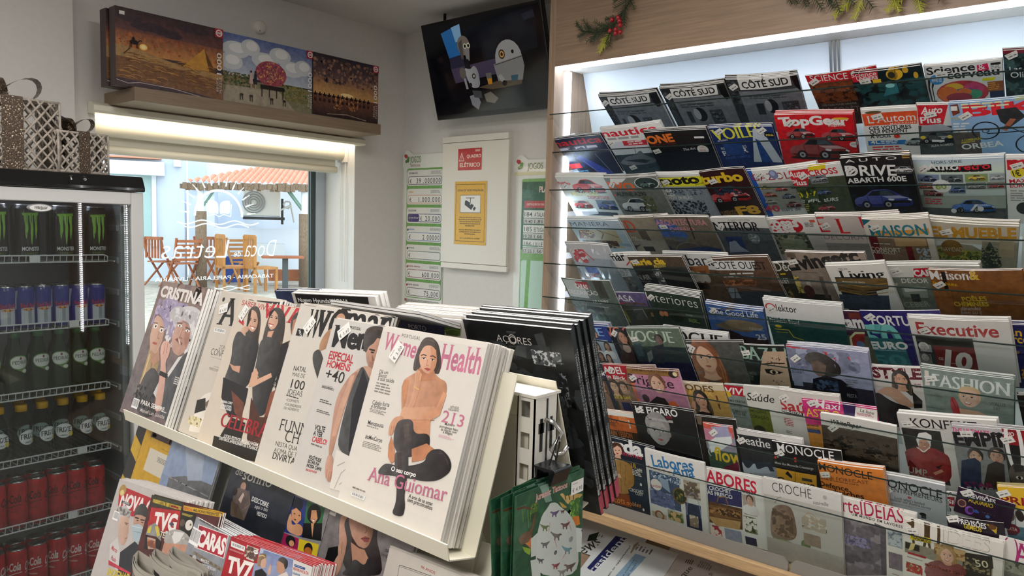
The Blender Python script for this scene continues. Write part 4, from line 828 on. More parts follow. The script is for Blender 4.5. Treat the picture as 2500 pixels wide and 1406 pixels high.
# furniture
TEAK = mat('teak', 'a8623c', .6, noise=.3, scale=8); OAK2 = mat('light_wood', 'b47a3c', .5, noise=.25, scale=8)
def folding(label, a, b, rz, slats, m=TEAK):
    t = thing('folding_chair', label, 'chair', tuple(OP(a, b, 0)), (0, 0, oy-pi/2+rz), 'folding wooden chairs on the square')
    for s_ in (-1, 1):
        MB().tube([(s_*.22, -.25, 0), (s_*.22, .18, .62), (s_*.22, .26, .92)], .022, 6).build('back_leg', m, t, world=False); MB().tube([(s_*.19, .27, 0), (s_*.19, -.22, .45)], .02, 6).build('front_leg', m, t, world=False)
    st = MB()
    for k in range(6): st.box((-.2, -.22+k*.07, .44), (.2, -.17+k*.07, .46))
    st.build('seat', m, t, world=False); bk = MB()
    if slats: [bk.box((-.21, .155+.03*k, .5+k*.085), (.21, .175+.03*k, .55+k*.085)) for k in range(5)]
    else: [bk.box((-.19+.075*k, .19, .52), (-.155+.075*k, .21, .9)) for k in range(6)]; bk.box((-.22, .19, .86), (.22, .22, .92))
    bk.build('backrest', m, t, world=False); return t
folding('brown folding chair with upright slats, next to the fridge edge in the window', -1.2, 15.6, 2.4, 0)
folding('brown folding chair with broad cross slats, behind the canopy post', -.82, 15.0, 3.6, 1)
folding('reddish folding chair behind the table, half hidden by the canopy post', -.37, 16.5, 2.7, 0)
folding('pale brown folding chair with cross slats by the white cabinet', 0.25, 15.6, .5, 1, OAK2)
def dining(label, a, b, rz):
    t = thing('dining_chair', label, 'chair', tuple(OP(a, b, 0)), (0, 0, oy-pi/2+rz), 'yellow wooden dining chairs on the square')
    for x in (-.2, .2):
        MB().box((x-.02, .18, 0), (x+.02, .22, 1.0)).build('back_leg', OAK2, t, world=False); MB().box((x-.02, -.22, 0), (x+.02, -.18, .45)).build('front_leg', OAK2, t, world=False)
    MB().box((-.22, -.22, .42), (.22, .22, .46)).build('seat', OAK2, t, world=False); b_ = MB().box((-.2, .185, .94), (.2, .215, 1.02))
    for k in range(4): b_.box((-.13+k*.08, .19, .46), (-.1+k*.08, .21, .94))
    b_.build('backrest', OAK2, t, world=False)
dining('yellow wooden dining chair beside the blue bin outside', 0.02, 14.2, 1.9); dining('yellow wooden dining chair in front of the white cabinet outside', .5, 14.0, 2.0)
t = thing('cafe_table', 'long brown cafe table under the canopy with a dark foot', 'table', tuple(OP(1.9, 15, 0)))
MB().box((.55, 14.5, .58), (1.3, 14.9, .62), T=OM).build('table_top', TEAK, t); MB().box((.92, 14.65, 0), (1.02, 14.75, .58), T=OM).build('foot', mat('dark_steel', '4a5054', .5), t); MB().box((.7, 15.3, .1), (1.3, 15.45, .32), T=OM).build('bench', TEAK, t)
t = thing('cafe_table', 'grey folding table between the folding chairs', 'table', tuple(OP(-.3, 15.6, 0)))
MB().box((-.6, 15.6, .62), (-.1, 16.0, .65), T=OM).build('table_top', mat('grey_board', 'b0a498', .6), t); MB().tube([OP(-.5, 15.8, 0), OP(-.2, 15.8, .63)], .025, 6).tube([OP(-.2, 15.8, 0), OP(-.5, 15.8, .63)], .025, 6).build('legs', TEAK, t)
otag(MB().box((-.1, 16.2, 0), (.34, 16.6, .52), T=OM), 'storage_bin', mat('blue_bin', '2a4ca0', .5), 'blue storage bin behind the folding chairs', 'bin')
otag(MB().box((.4, 16.1, 0), (1.06, 16.6, .8), T=OM), 'metal_cabinet', mat('pale_cabinet', 'd4dae0', .5), 'white metal cabinet standing under the air conditioner', 'cabinet')
MB()
# label, top-left corner of the front cover, size, lean, copies behind, stickers, print (millimetres from the top-left corner)
MAGS = [
('First grey interiors magazine with white plate title, top row of the cabinet',(2.1717,1.4743,2.051),222.5,218,3.2,55,1.59,5,3,'magazines in the top row of the cabinet',[(13.9,32.1,0.6)],'35373c',[('R',0,0,222.5,19.6,'222428'),('R',31.1,48,222.5,218,'6a6d74'),('R',0,48,31.1,218,'2c2e33'),('Z',0,4.4,31.1,109,30,6,'4a4c52','1c1d20'),('P','d6d6d8',26.2,45.6,184.5,42.8,193.9,3.6,34.2,4.5),('T','CÔTÉ SUD',37.7,38.4,142.8,24.8,'141416','sb',-0.028),('K','26282c',2.2,30,72.4,155.9,75),('L',38.2,75.9,150.7,95,2,'3c3e44'),('R',44.8,111.7,55.5,168.7,'2a2c30'),('E',89.5,127.9,24.5,34.8,'141518'),('E',79.2,125.7,12.9,27.8,'9a9ca2'),('R',125.9,109.6,161.5,175.6,'3c4046'),('Z',129.7,115.5,158.2,168.2,24,4.7,'6a7078','24262a'),('P','0c0d0f',195.7,8.2,231.7,-0.3,215.4,63,201.3,68.3,194.2,41.2)]),
('Second grey interiors magazine with white plate title, top row of the cabinet',(2.1665,1.2363,2.0546),219.4,224.4,3.2,55,1.34,5,3,'magazines in the top row of the cabinet',[(23.5,38.1,0.6)],'35373c',[('R',0,0,219.4,20.2,'222428'),('R',30.7,49.4,219.4,224.4,'6a6d74'),('R',0,49.4,30.7,224.4,'2c2e33'),('Z',0,4.5,30.7,112.2,30,6,'4a4c52','1c1d20'),('P','d6d6d8',31.7,46.7,187.8,44.9,194.4,4,37,3.6),('T','CÔTÉ SUD',42.3,40.1,140.7,25.9,'141416','sb',-0.022),('K','26282c',1.9,38.3,71.9,162.4,76.5),('L',46.7,75.3,159.3,95.2,2,'3c3e44'),('R',56.9,109,73.3,162.4,'2a2c30'),('E',102.5,124.9,21.7,32.3,'141518'),('E',92.2,122.6,11.4,25.8,'9a9ca2'),('R',136.4,108.4,178,170.6,'3c4046'),('Z',140.7,113.9,174,163.7,24,4.2,'6a7078','24262a'),('P','0c0d0f',196.6,8.8,229.2,7.1,219.6,66.2,206.2,71,196.6,45.4)]),
('Third grey interiors magazine with white plate title, top row of the cabinet',(2.1611,1.0085,2.0584),213.1,230.9,3.2,55,3.49,5,3,'magazines in the top row of the cabinet',[(18.5,32,0.6)],'35373c',[('R',0,0,213.1,20.8,'222428'),('R',29.8,50.8,213.1,230.9,'6a6d74'),('R',0,50.8,29.8,230.9,'2c2e33'),('Z',0,4.6,29.8,115.5,30,6,'4a4c52','1c1d20'),('P','d6d6d8',36.9,45.2,190.6,38.1,192.7,-4.7,37.5,0.1),('T','CÔTÉ SUD',46.4,38.8,138.6,27.4,'141416','sb',-0.058),('K','26282c',1.7,46.8,68.6,169.5,70.1),('L',55.6,71.6,168.9,87.5,2,'3c3e44'),('R',70.2,102.7,93.6,151.9,'2a2c30'),('E',117.1,116.4,19.2,30.2,'141518'),('E',106.7,114.6,10.1,24.1,'9a9ca2'),('R',148.2,100.3,197.2,157.1,'3c4046'),('Z',153.2,105.4,192.4,150.8,24,3.7,'6a7078','24262a'),('P','0c0d0f',195.3,0.2,226,3.9,224.2,59.2,211.8,64,198.9,40.4)]),
('Red topped science magazine with burnt forest picture, top row of the cabinet',(2.1777,0.7761,2.0468),188.9,210.7,3.2,55,-3.27,4,0,'magazines in the top row of the cabinet',[(19,26.7,0.5)],'5a3020',[('R',0,0,188.9,33.7,'a81c24'),('P','a81c24',0,0,188.9,0,185.8,23.6,102.5,33.5,4.4,30),('Z',0,42.1,188.9,126.4,120,9,'8a4a28','3a2418','6a3a20'),('R',0,115.9,188.9,210.7,'2c2a24'),('T','SCIENCE',10,24.9,102.4,23.2,'e8e4e0','',0.049),('T','&VIE',127.5,22.6,46.1,17.2,'e8e4e0','',-0.152),('T','LA FORÊT',9.3,152.8,102.9,21.4,'6a6a66','',0.072),('T','LES CLÉS POUR SAUVER',14.5,125.1,95.5,6.7,'8a8a84','',0.043)]),
('Dark deep sea science magazine with yellow submersible, top row of the cabinet',(2.1739,0.6531,2.0394),173.4,197.9,3.2,55,-0.91,2,1,'magazines in the top row of the cabinet',[(32.6,34.3,0.2)],'0c1a1e',[('Z',0,39.6,173.4,178.1,60,14,'12343a','0a1214','1a4448'),('P','b01c2c',0.7,3.7,69.8,2.1,66.2,31.7,1.2,34.8),('T','Science',1.3,15.6,64.3,14.8,'eee','',-0.015),('T','UNIVERS',12.3,28.3,54.2,12.3,'eee','b',0.013),('R',51.5,30.1,72.5,46.2,'d8a020'),('E',108.5,18.8,20.2,21.4,'c89a28'),('E',103.5,22.3,12.7,17.2,'8a6a18'),('E',100.9,20.6,8.5,12,'2a2a20'),('K','4a3c10',2.3,93.3,5.3,131.3,3.2),('K','4a3c10',1.7,112.5,-4.4,108,38.5),('E',136.1,8.3,7.2,11.7,'b08a24'),('E',158,31.5,5.5,11.9,'b89028'),('P','2f7480',88.1,50.9,108.6,51.9,108.4,88.1,67.9,95.9),('E',91.3,58.2,11.5,7.9,'8ac4c8')]),
('White brain science magazine with coloured brain swirl, top row of the cabinet',(2.186,0.4761,2.041),172.1,200.6,3.2,55,1.61,2,1,'magazines in the top row of the cabinet',[(39,31.5,0.1)],'d8d4d0',[('P','18181a',5.7,49,30.6,49.7,16.4,83,20.4,133,7.6,131.7,3.9,81.7),('K','e4e0dc',3.8,13.9,50.4,9.9,77.9,12.3,127.6),('K','e4e0dc',3.3,24.9,51.6,16.4,83,17.9,128.2),('T','Science',5.9,32.2,109.2,26,'1a1a1c','sb',-0.059),('P','b81848',118.4,10.7,141.4,7.3,143.9,30.2,118.7,32.8),('T','&',122,28.3,16.1,18.6,'eee','s',-0.126),('T','cerveau',49.6,50.3,117.7,18.5,'1a1a1c','sb',-0.014),('R',147.7,7.4,168.6,15,'222'),('L',147.4,14.5,168.1,29.3,3,'777'),('E',26,50.9,16.3,18,'2a78b8'),('L',14.7,41.4,37.8,61.4,4,'d8e4f0'),('E',81,103.2,59.5,44.3,'a8323c'),('E',63,88.1,24.2,21.8,'d8a02c'),('E',105.8,92.8,23.6,23.8,'b83a6a'),('E',86.1,108.1,29.3,22,'2a5a9a'),('E',48.1,104.1,24.5,26.7,'c8642a'),('E',107.5,110.3,18.5,17.5,'3a8a6a'),('E',86.7,99.4,16,13.1,'d8662a'),('E',73,120,29.7,17.8,'8a2a3a'),('R',138.4,70.9,178.1,107,'8a4a20'),('L',139.5,75.2,162.8,103.2,4,'c88a3a'),('R',142,105.3,179.8,135.1,'1a2444'),('P','d8c020',128.8,56.4,155.7,56.3,152.7,67.6,127,66.2)]),
('Tall dark green magazine at the shelf edge, top row of the cabinet',(2.167,0.3008,2.0543),139.4,223.8,3.2,55,0.66,4,1,'magazines in the top row of the cabinet',[(19.1,15.8,0.5)],'24383a',[('R',0,0,139.4,11.2,'6a1c2c'),('Z',0,22.4,139.4,201.4,90,12,'1a2a2c','34504e','121c1e'),('T','Las',10.7,67.9,25.8,13.6,'c8d0d0','',-0.012),('T','Oliveiras',12.2,91,81.2,18.6,'e4e8e8','',-0.015)]),
('Dark navy boating magazine with red title, second row of the cabinet',(2.2005,1.6922,1.9161),218.8,190,3.2,50,-2.81,-3,2,'magazines in the second row of the cabinet',[],'16203c',[('R',0,38,65.6,114,'4a4a52'),('T','nautica',-4.3,34.2,216,28,'a8202c','b',-0.004),('L',8.1,44,180.2,66.9,1,'aab'),('Z',46.3,44.1,116.8,183.3,30,13.3,'1c2c5c','0e1830'),('P','2a3c8a',79.3,84.2,178,188.4,122.9,189.2,52.9,97.2),('K','8a90a8',1.8,79.9,115.8,120.1,194.4),('K','8a90a8',1.7,147.2,86.2,172.1,182.6),('L',4.8,162.8,72.4,195.9,4,'5a9ad8'),('R',3.1,124.4,56.6,148.3,'c8303a')]),
('White boating magazine with red title and grey motor yacht, second row of the cabinet',(2.1727,1.4647,1.9394),236.7,226.3,3.2,50,-2.67,3,2,'magazines in the second row of the cabinet',[(13.2,67.8,0.5),(45.7,187.9,0.25)],'b4b8c0',[('R',0,0,236.7,63.4,'d6d6d8'),('R',0,124.4,236.7,226.3,'2a3c48'),('T','nautica',-5.9,37.2,225.3,29.7,'b81c2c','b',-0.006),('L',8.4,42.9,135.7,62.2,1,'888'),('P','b02c38',62.5,61,158.3,64.9,151.6,87.7,59.8,82.9),('L',81.2,65.1,136.8,85.1,2,'e8c8c8'),('P','5a6470',-3.5,165.4,42.4,134.4,83.1,128.6,114,107.5,118.5,132.3,156.2,155.7,143.8,174.2,37.1,179.4),('P','22303a',24.6,152.7,93.8,149.5,130.8,158.1,108.5,170.9),('K','22303a',2,87.1,129,93.6,102.8),('P','3a4c58',-27.4,220.8,148.9,189.6,134.8,239)]),
('Black yacht design magazine with orange title, second row of the cabinet',(2.1774,1.2948,1.9184),221.6,193.7,3.2,50,0.98,-2,3,'magazines in the second row of the cabinet',[(18.7,86.5,0.3)],'0d0f16',[('R',-0.3,5.5,204.5,75.7,'1c1718'),('T','ONE',0.6,51.8,98.3,35.3,'c86428','B',-0.064),('T','YACHT & DESIGN',8,62.4,91.6,7.4,'6a2c20','',-0.041),('E',183.7,86,19.4,18.9,'d4ccc4'),('T','10th',176.4,81.1,16.4,8,'b8403a','',-0.091),('L',171.9,84.1,192.9,95.5,2,'c87a70'),('T','The Art',113.9,90.7,45.7,10.9,'c8c8c8','i',-0.127),('T','of Sailing',130.4,111.8,49.9,11,'c8c8c8','i',-0.156),('R',170.9,28.5,204.8,36.7,'d8d8d8'),('R',0,96.8,221.6,193.7,'131722')]),
('Navy sailing magazine with yellow title and white hull, second row of the cabinet',(2.1948,1.0743,1.9209),202.2,197.4,3.2,50,2.61,-3,2,'magazines in the second row of the cabinet',[(32.4,16.3,0.6),(166.3,17,0.6)],'1c2c5e',[('T','VOILES',7.4,54.6,161.9,46.6,'d8c240','d',-0.083),('T','et voiliers',18,59.3,33.1,8.7,'d8d8d0','s',-0.107),('T','REPORTAGES',20.2,95,83.9,10.7,'b8c4dc','',-0.089),('T','RÊVER',21.7,121.3,85,20.8,'d4d8e0','b',-0.164),('T','SANS LIMITE',24.4,137,82.7,10.1,'3a5aa8','',-0.087),('P','a8b0bc',139.9,9.8,166.2,10.8,205.1,150.3,111.9,150.1),('P','20407c',138.5,49.6,149.2,58.4,173.5,150.2,138.1,150.2),('E',186.8,36.4,16.8,12.4,'1c2030'),('L',175.4,31.8,198.2,40.9,2,'c8b040'),('R',30.3,69.1,91,118.5,'24407c')]),
('Bright red sports car magazine with white title, second row of the cabinet',(2.1694,0.8569,1.9422),215.1,230.6,3.2,50,4.89,-2,3,'magazines in the second row of the cabinet',[(40.9,31.8,0.8)],'b3141e',[('T','TopGear',10.1,43.4,193.5,34.4,'eeeae8','B',-0.032),('T','magazine',146.2,46.9,46.7,6.8,'eee','',-0.066),('C',64.7,74,83.4,'8a1018'),('C',170.3,78,94.2,'98121a'),('C',110.8,135.7,174.5,'7c0c14'),('E',211.6,113.7,14.6,11.3,'d8d0c8'),('T','TOTAL',201.7,117.2,19.5,6.6,'444','b',-0.138),('E',183.1,15.8,21.8,4.4,'c8982c')]),
('White car magazine with orange red masthead, second row of the cabinet',(2.1737,0.6189,1.9385),210,224.9,3.2,50,2.58,-3,1,'magazines in the second row of the cabinet',[(38,26.9,0.3)],'d6d2ce',[('P','d84a28',0.3,15,136.1,12.2,132.6,58,3.1,58.8),('T','L’Autom',12.1,50.4,120.2,26.8,'f0e4d8','s',-0.042),('T','MAGAZINE',67.5,57.7,62.7,5.2,'f0e4d8','w',-0.051),('E',29.3,11.1,20.6,5.1,'5a4a30'),('T','CES VOITURES',12.3,74.7,105.4,13.2,'1a1a1c','b',-0.011),('T','QUI PENSENT',12.8,89.1,96.1,13.4,'1a1a1c','b',-0.029),('T','À VOUS',12.4,105.3,52,11.7,'1a1a1c','b',-0.022),('E',79.6,101.5,8.3,7.1,'c8382c'),('R',4.4,115.1,100.6,132.1,'2a6aa8'),('T','4L',11.3,128.2,24,15.6,'eee','b',-0.053),('L',37.3,116.9,79.9,130.7,2,'cde'),('L',13.4,137.5,86.6,155.9,2,'c83a3a'),('C',124.9,122.8,57.1,'7a8a8a')]),
('White car magazine with red plate, half covered by the bicycle, second row of the cabinet',(2.1706,0.4822,1.9411),210,229,3.2,50,3.54,2,1,'magazines in the second row of the cabinet',[(30,33.9,0.3)],'b8bab8',[('P','b3202c',0.7,2.1,71.7,2.3,58.7,67.9,1.4,72.6),('T','Auto',7.9,33,49.7,23.7,'eee','bi',-0.084),('T','Plus',6.1,64.2,48.8,21.7,'eee','b',-0.056),('R',0,73.3,210,229,'3c4444'),('C',43,116.3,90,'23282e'),('E',9.1,114.9,6.8,6.1,'d8b040'),('E',72.3,111.6,6,6,'d8b040'),('R',30,122.6,59.2,130.3,'c8c8c8'),('T','ALFA ROMEO',27.3,150.3,53,8,'a8a8a4','b',-0.161),('P','8a9098',8.5,72.8,53.3,65.6,80,83,74.2,95.5,4.3,98.3)]),
('Blue cycling magazine with big red title and rider, second row of the cabinet',(2.162,0.4084,1.9377),174,223.6,3.2,50,-0.54,3,1,'magazines in the second row of the cabinet',[(33.8,44.9,0.6)],'7c9cc0',[('T','BIKE',29.8,46.5,212.1,36.2,'c4202c','B',-0.015),('R',0,100.6,60.9,223.6,'4a4440'),('P','2c2a2a',100.1,30.6,141.9,27.9,159.7,60.5,126.2,92.5,107.5,70.7),('P','9a5a40',127.9,63,140,66.2,118.1,103.8,108.4,96.8),('P','24262c',122.6,68.3,111,55.3,134.3,34.6),('O',73.8,97.6,30.6,3.6,'17181a'),('O',73.8,97.6,8.2,2.1,'26282a'),('K','17181a',3.1,76.9,108.2,155.2,107.2),('K','17181a',2.3,75.2,95.7,121.5,88,154.8,115.2),('O',168.1,152.9,34.1,3.4,'17181a'),('T','ORBEA',16.5,161.7,94.1,18.9,'e4e0dc','sb',-0.098),('T','A COMBINAÇÃO',17.8,132.5,47.8,6.8,'b8a830','b',-0.139),('T','PERFEITA?',17.1,141,32.1,6,'b8a830','b',-0.188),('T','TESTE',3.2,59.9,23.3,10.5,'a8a030','',-0.16),('L',3.7,68.2,40.5,104.9,4,'c8d0d8'),('P','6a3020',3.2,7.5,20.7,3.7,23.1,33.7,6.2,43.9),('R',4.2,10.8,18.5,26,'d8d8d8'),('L',27.1,4.5,130,24.5,2,'d8d8a0'),('T','NOVIDADES',140.5,8,24,7.4,'c8c040','b',-0.078)]),
('White car magazine with small red title, nearest the cabinet end, third row of the cabinet',(2.1859,1.6613,1.7821),215,208.2,3.2,48,2,-2,4,'magazines in the third row of the cabinet',[(24.6,45.1,0.6)],'b8bab6',[('T','turbo',-2.5,35.1,53,15.6,'b83038','b',0.104),('C',120.7,48.8,139.7,'b02020'),('T','MELHORES',31.8,97.6,120,21.4,'b0a850','b',-0.006),('T','DESPORTIVOS',96.9,112.6,91.7,16,'a82838','b',-0.015),('R',25.1,121.9,91.7,165.3,'8a9480'),('C',59.1,142.2,81.4,'a8242c'),('R',121.9,116,205,165.6,'5a6a7a'),('C',162.5,143.6,86.1,'24428c'),('R',35.9,178.7,192,198.2,'3a4450')]),
('Grey car magazine with orange title and white electric car, third row of the cabinet',(2.1765,1.4441,1.7747),203.3,197.2,3.2,48,-0.66,3,2,'magazines in the third row of the cabinet',[(20,33.4,0.9)],'6c6e6a',[('P','e8ecec',25.1,4.4,90.3,4.6,53.7,32.1,14.7,35.7),('T','EVO',0.4,57.5,104.9,37.9,'c45c2c','B',0.05),('E',158.1,30.8,45.5,29.1,'e0e0e0'),('E',158.1,30.8,42.5,26.3,'2c3a38'),('C',158.1,35.6,56.7,'3c5a58'),('T','ALPINE A290',16.5,88.5,120,19.8,'24282a','b',-0.005),('C',82.8,134.3,138,'c8ccce'),('Z',108.7,92.2,153.9,167.4,30,8,'4a4e38','62664a'),('R',6.8,80.2,12.7,90.4,'c85a4a')]),  # pale quad near the title is glare painted into the cover colours
('White motorcycle magazine with black title on yellow, third row of the cabinet',(2.1869,1.2479,1.7812),208.5,206.9,3.2,48,-0.87,4,2,'magazines in the third row of the cabinet',[(25.3,34.5,0.4)],'8a8e98',[('P','d6c22c',5.3,15,210.7,8.8,199,54.7,4.7,54.8),('T','moto',-3.9,47.4,152.5,33.1,'161412','B',-0.053),('T','Jornal',126.9,49.9,30.9,8.1,'222','i',-0.184),('E',18.2,83.8,26.3,17.1,'d8d8d4'),('T','EICMA',8.8,88.3,26.7,6.6,'222','b',-0.154),('T','SHOW EM MILÃO',4.2,114.8,93.1,16.4,'c8ccd4','b',-0.022),('Z',-7.3,119.5,133.4,199,110,4.6,'2c3440','586474','8a94a4','1a1e26'),('Z',3.8,61.9,154.3,94.4,40,4.5,'3a4254','6a7488'),('R',0,0,208.5,10.3,'dedede')]),
('Dark red car magazine with yellow title and red supercar, third row of the cabinet',(2.1729,1.0874,1.7828),149.4,209.3,3.2,48,-4.91,-3,1,'magazines in the third row of the cabinet',[(31,44.4,0.3)],'2e1416',[('T','turbo',-10.5,51.1,143.8,39.3,'d8a428','B',0.002),('C',61.1,110.6,136.4,'b01820'),('Z',19.3,65.6,124.1,107.6,20,8.2,'3a1c22','24344a'),('R',-24.4,135.6,104.5,206.9,'1a1416'),('T','F8',58.5,199,80.9,37.5,'c8942c','B',-0.046),('T','O MELHOR',2.7,185.5,57.7,10.3,'8a6a40','b',-0.01),('T','FERRARI',8.8,197.5,46.6,10.3,'8a6a40','b',0.007)]),
('White classic cars magazine with maroon title, blue spine, third row of the cabinet',(2.184,0.9406,1.7838),215,210.8,3.2,48,-6.03,4,2,'magazines in the third row of the cabinet',[(38.8,18.2,0.6)],'b4b4b0',[('R',0,0,19.3,210.8,'1c4a9c'),('R',19.3,0,215,42.2,'dcdad6'),('T','GAZOLINE',9.9,42.1,172.9,26.9,'8a2430','',0.013),('E',82,22.1,13.7,18.4,'6a7090'),('E',80.5,17.7,7.2,9.6,'8a90b0'),('R',20.1,54.3,155.1,167.8,'7a7c76'),('C',38.1,71.8,34,'c8a424'),('C',84.3,81.8,39.1,'a82828'),('C',133.4,75.1,37.9,'4a6a4a'),('C',41.3,102.8,43.4,'a84a24'),('C',95.4,113.4,42.1,'3a4a6a'),('C',33.4,133,37.7,'8a8a84'),('C',99,148.9,48.3,'702028'),('T','40',1.1,175.3,49.9,26.6,'a82840','b',0.003),('T','stars de',54.2,175.8,61.3,13.1,'4a4e6a','',-0.014)]),
('White car magazine with red plate and yellow SUV lettering, third row of the cabinet',(2.1716,0.8104,1.7839),205,211,3.2,48,-6.63,-2,1,'magazines in the third row of the cabinet',[(37,32.9,0.5)],'404838',[('P','b4222c',0.4,5.8,58.5,5.3,37.8,71.7,-13.5,69.7),('R',0,0,205,46.4,'d4d2ce'),('P','b4222c',2.8,6.2,59.6,7.4,39.6,69.5,-12.9,70.2),('T','Auto',-5,34,49.2,24.8,'eee','bi',-0.03),('T','Plus',-5,64.4,42.5,21.5,'eee','b',0.09),('P','d8b020',60.1,0.9,111.8,-2.4,105.5,17.3,59.7,17.3),('T','CROSS',54.1,36.8,82,22.5,'b01c28','b',-0.011),('R',51.5,36.4,99.4,68.1,'6a6e70'),('C',77.5,51.7,45.2,'7a7e84'),('T','SUV',-12.2,117.6,63.8,25.1,'c8b81c','b',0.043),('T','LES MEILLEURS',-15.5,137.7,119.1,13.8,'c8c8c0','bi',0.04),('Z',6.4,74.8,73.8,193.5,40,6.2,'3c5030','24301c'),('C',74.5,103.4,39.4,'2c4a8a'),('C',61.2,166.7,50.3,'a8242c'),('L',-15.5,142.8,14.9,177.1,4,'9a9440')]),
('Brown magazine tucked between two car magazines, third row of the cabinet',(2.1689,0.7083,1.7974),200,231.2,3.2,48,-2.78,-3,0,'magazines in the third row of the cabinet',[(27,27.1,0.3)],'64503c',[('Z',0,0,200,231.2,60,9,'5a4632','7a6248','443426'),('P','b02c2c',14,13.6,42.4,9.4,39.9,27.3,17.6,32.3),('R',0,127.1,200,143.3,'8a7a6c')]),
('Black car magazine with white title and dark blue hatchback, third row of the cabinet',(2.1292,0.6534,1.8062),172.9,244.3,3.2,48,-1.87,-2,2,'magazines in the third row of the cabinet',[(20.8,44.5,0.7)],'121214',[('T','A U T O',12.2,18.6,128.6,11.2,'d8d8d8','',-0.02),('T','DRIVE',4.7,66,126.8,38.1,'e4e4e4','b',0.057),('T','ABARTH 600E',3.1,94.8,149.5,19.1,'d0d0d0','b',-0.004),('R',129.5,40.6,169.7,67,'4a4644'),('C',150.5,52.8,44.6,'b8b8b8'),('Z',0.1,106.2,159.9,210.3,20,9.5,'1c2030','0c0e14'),('C',80.4,161.2,151.4,'1f2f86'),('L',154.3,2.5,185.8,15.5,2,'a8843c')]),
('Pale blue grey retro car magazine with black and red masthead, third row of the cabinet',(2.165,0.4874,1.8009),206.5,236.4,3.2,48,1.01,3,3,'magazines in the third row of the cabinet',[(27.5,33.7,0.7)],'a8b4b4',[('R',0,130,206.5,177.3,'8a948c'),('R',0,177.3,206.5,236.4,'444a4c'),('G',1.5,-0.8,205.6,49.7,'a4b4d4','b8c8b4'),('T','HORS-SÉRIE',49.7,16.6,68.5,10,'2a3a34','',-0.056),('P','141416',35,27.5,179.1,20.1,179.8,43.1,36.4,43.3),('T','Auto',36.8,39,72,23.6,'eee','b',-0.037),('T','retro',108.7,38,68.7,18.1,'b82430','b',-0.038),('L',54.5,41.9,167.9,47.4,1,'222'),('R',11.6,54.1,62.4,81.5,'6a7a94'),('C',37,68.3,41.4,'2c3a6a'),('R',67.3,53.6,116.7,81.9,'5a6468'),('C',93.3,68.9,39.9,'3a4448'),('R',121,52.4,170.5,80.1,'7a8a5a'),('C',146.5,65.3,38.5,'c8a42c'),('R',174.1,53.3,208.6,80.4,'8a9698'),('C',191.3,66.7,30,'b8bcc0'),('R',11.6,83.4,46.3,107.8,'7a6a5a'),('C',28.9,96.7,33.7,'b04a2c'),('R',81.3,86,119.8,120.7,'5a6a7a'),('C',101.6,107.7,34.9,'3a5a9a'),('R',122,81.9,165.6,105.5,'6a706c'),('C',145.1,94.8,38.9,'8a8e90'),('R',167.8,82.2,207.9,105.4,'7a7670'),('C',187.9,94.1,32.8,'a02430'),('R',20.6,110.1,66.9,132.2,'6a5a50'),('C',45.2,121.2,41.9,'7a2028'),('E',66.4,94.6,22,23.8,'dcdcd0'),('T','60',52.6,106.9,26.3,20.2,'8a9a3c','b',-0.135),('L',22,141.7,62.9,166.2,3,'a83a44'),('C',133.4,169.3,99.8,'1c5ca8'),('P','d8dce0',139.3,160.2,146,160.1,132.6,185.1,125.8,185.3),('E',88.3,186.3,6.7,8.3,'ccc'),('E',150.5,177.8,7,9,'ccc')]),
('White motorcycle magazine with yellow price disc at the edge, third row of the cabinet',(2.1678,0.2784,1.7984),205,232.6,3.2,48,0.91,2,2,'magazines in the third row of the cabinet',[(24.1,28.3,0.4)],'d2cccc',[('P','b8202c',2.6,11.9,48.4,9.5,48,38.7,4.2,41.7),('T','m',3.1,39.7,45,31.7,'b01c28','B',-0.021),('E',23.7,50.2,14.6,18.6,'d8b428'),('T','1€',16,64.2,16.5,20.2,'222','b',-0.233),('T','MAXI',6.8,86.6,40.9,12.4,'a81c2c','b',-0.093),('T','EURO',7.6,103.2,39.9,13.3,'a81c2c','b',-0.102),('L',7.4,111.6,36.7,153.8,5,'888'),('E',36.4,175.4,17.6,21.9,'2a2c30')]),
('Pale blue interiors magazine with thin black title and stairs, fourth row of the cabinet',(2.1669,1.5871,1.6267),215,212.7,3.2,48,-0.15,-2,3,'magazines in the fourth row of the cabinet',[],'a4b4be',[('T','MANERA',4.4,33,162.1,20.7,'1c2a34','t',-0.016),('R',28.5,50.4,182.8,144.7,'b0a080'),('P','7a4c2c',25.2,53,61.5,49.4,83.6,95.2,8.6,98.5),('Z',27.2,52.9,83.6,95.2,20,5.8,'c8a878','5a3418'),('K','6a3c1c',4,104.8,50.4,123.6,69.1,101.6,99.4),('K','6a3c1c',2.8,104.8,50.4,177.7,86.3),('R',0,117,215,131.9,'8898a8'),('R',13.2,105.9,163.5,135.9,'5a4028'),('Z',16.2,108.3,159,146.1,40,6.8,'8a6a48','3a281a')]),
('Brown interiors magazine with tall orange initials, fourth row of the cabinet',(2.1751,1.3996,1.6368),214.1,227.7,3.2,48,-3.81,3,2,'magazines in the fourth row of the cabinet',[(13.7,27,0.5)],'8a8072',[('T','AD',-6.5,73.5,76.2,60,'c0482c','d',-0.003),('R',70.5,64,102.7,121.2,'5a4c40'),('T','Le luxe',-10.4,100.9,59.4,14.3,'c8c0b4','s',0.053),('T','autrement',2.9,114.7,81.9,13.4,'c4bcb0','s',0.064),('R',25.7,113.9,182,227.7,'948a7c'),('P','1c1a18',-9.6,131.6,6.2,139.2,29.4,139.4,57.1,130.1,23.4,151.6,14.4,173.8,-3.2,173.7,7.2,149),('R',53.9,144.5,95.2,169.1,'1a1a1c')]),
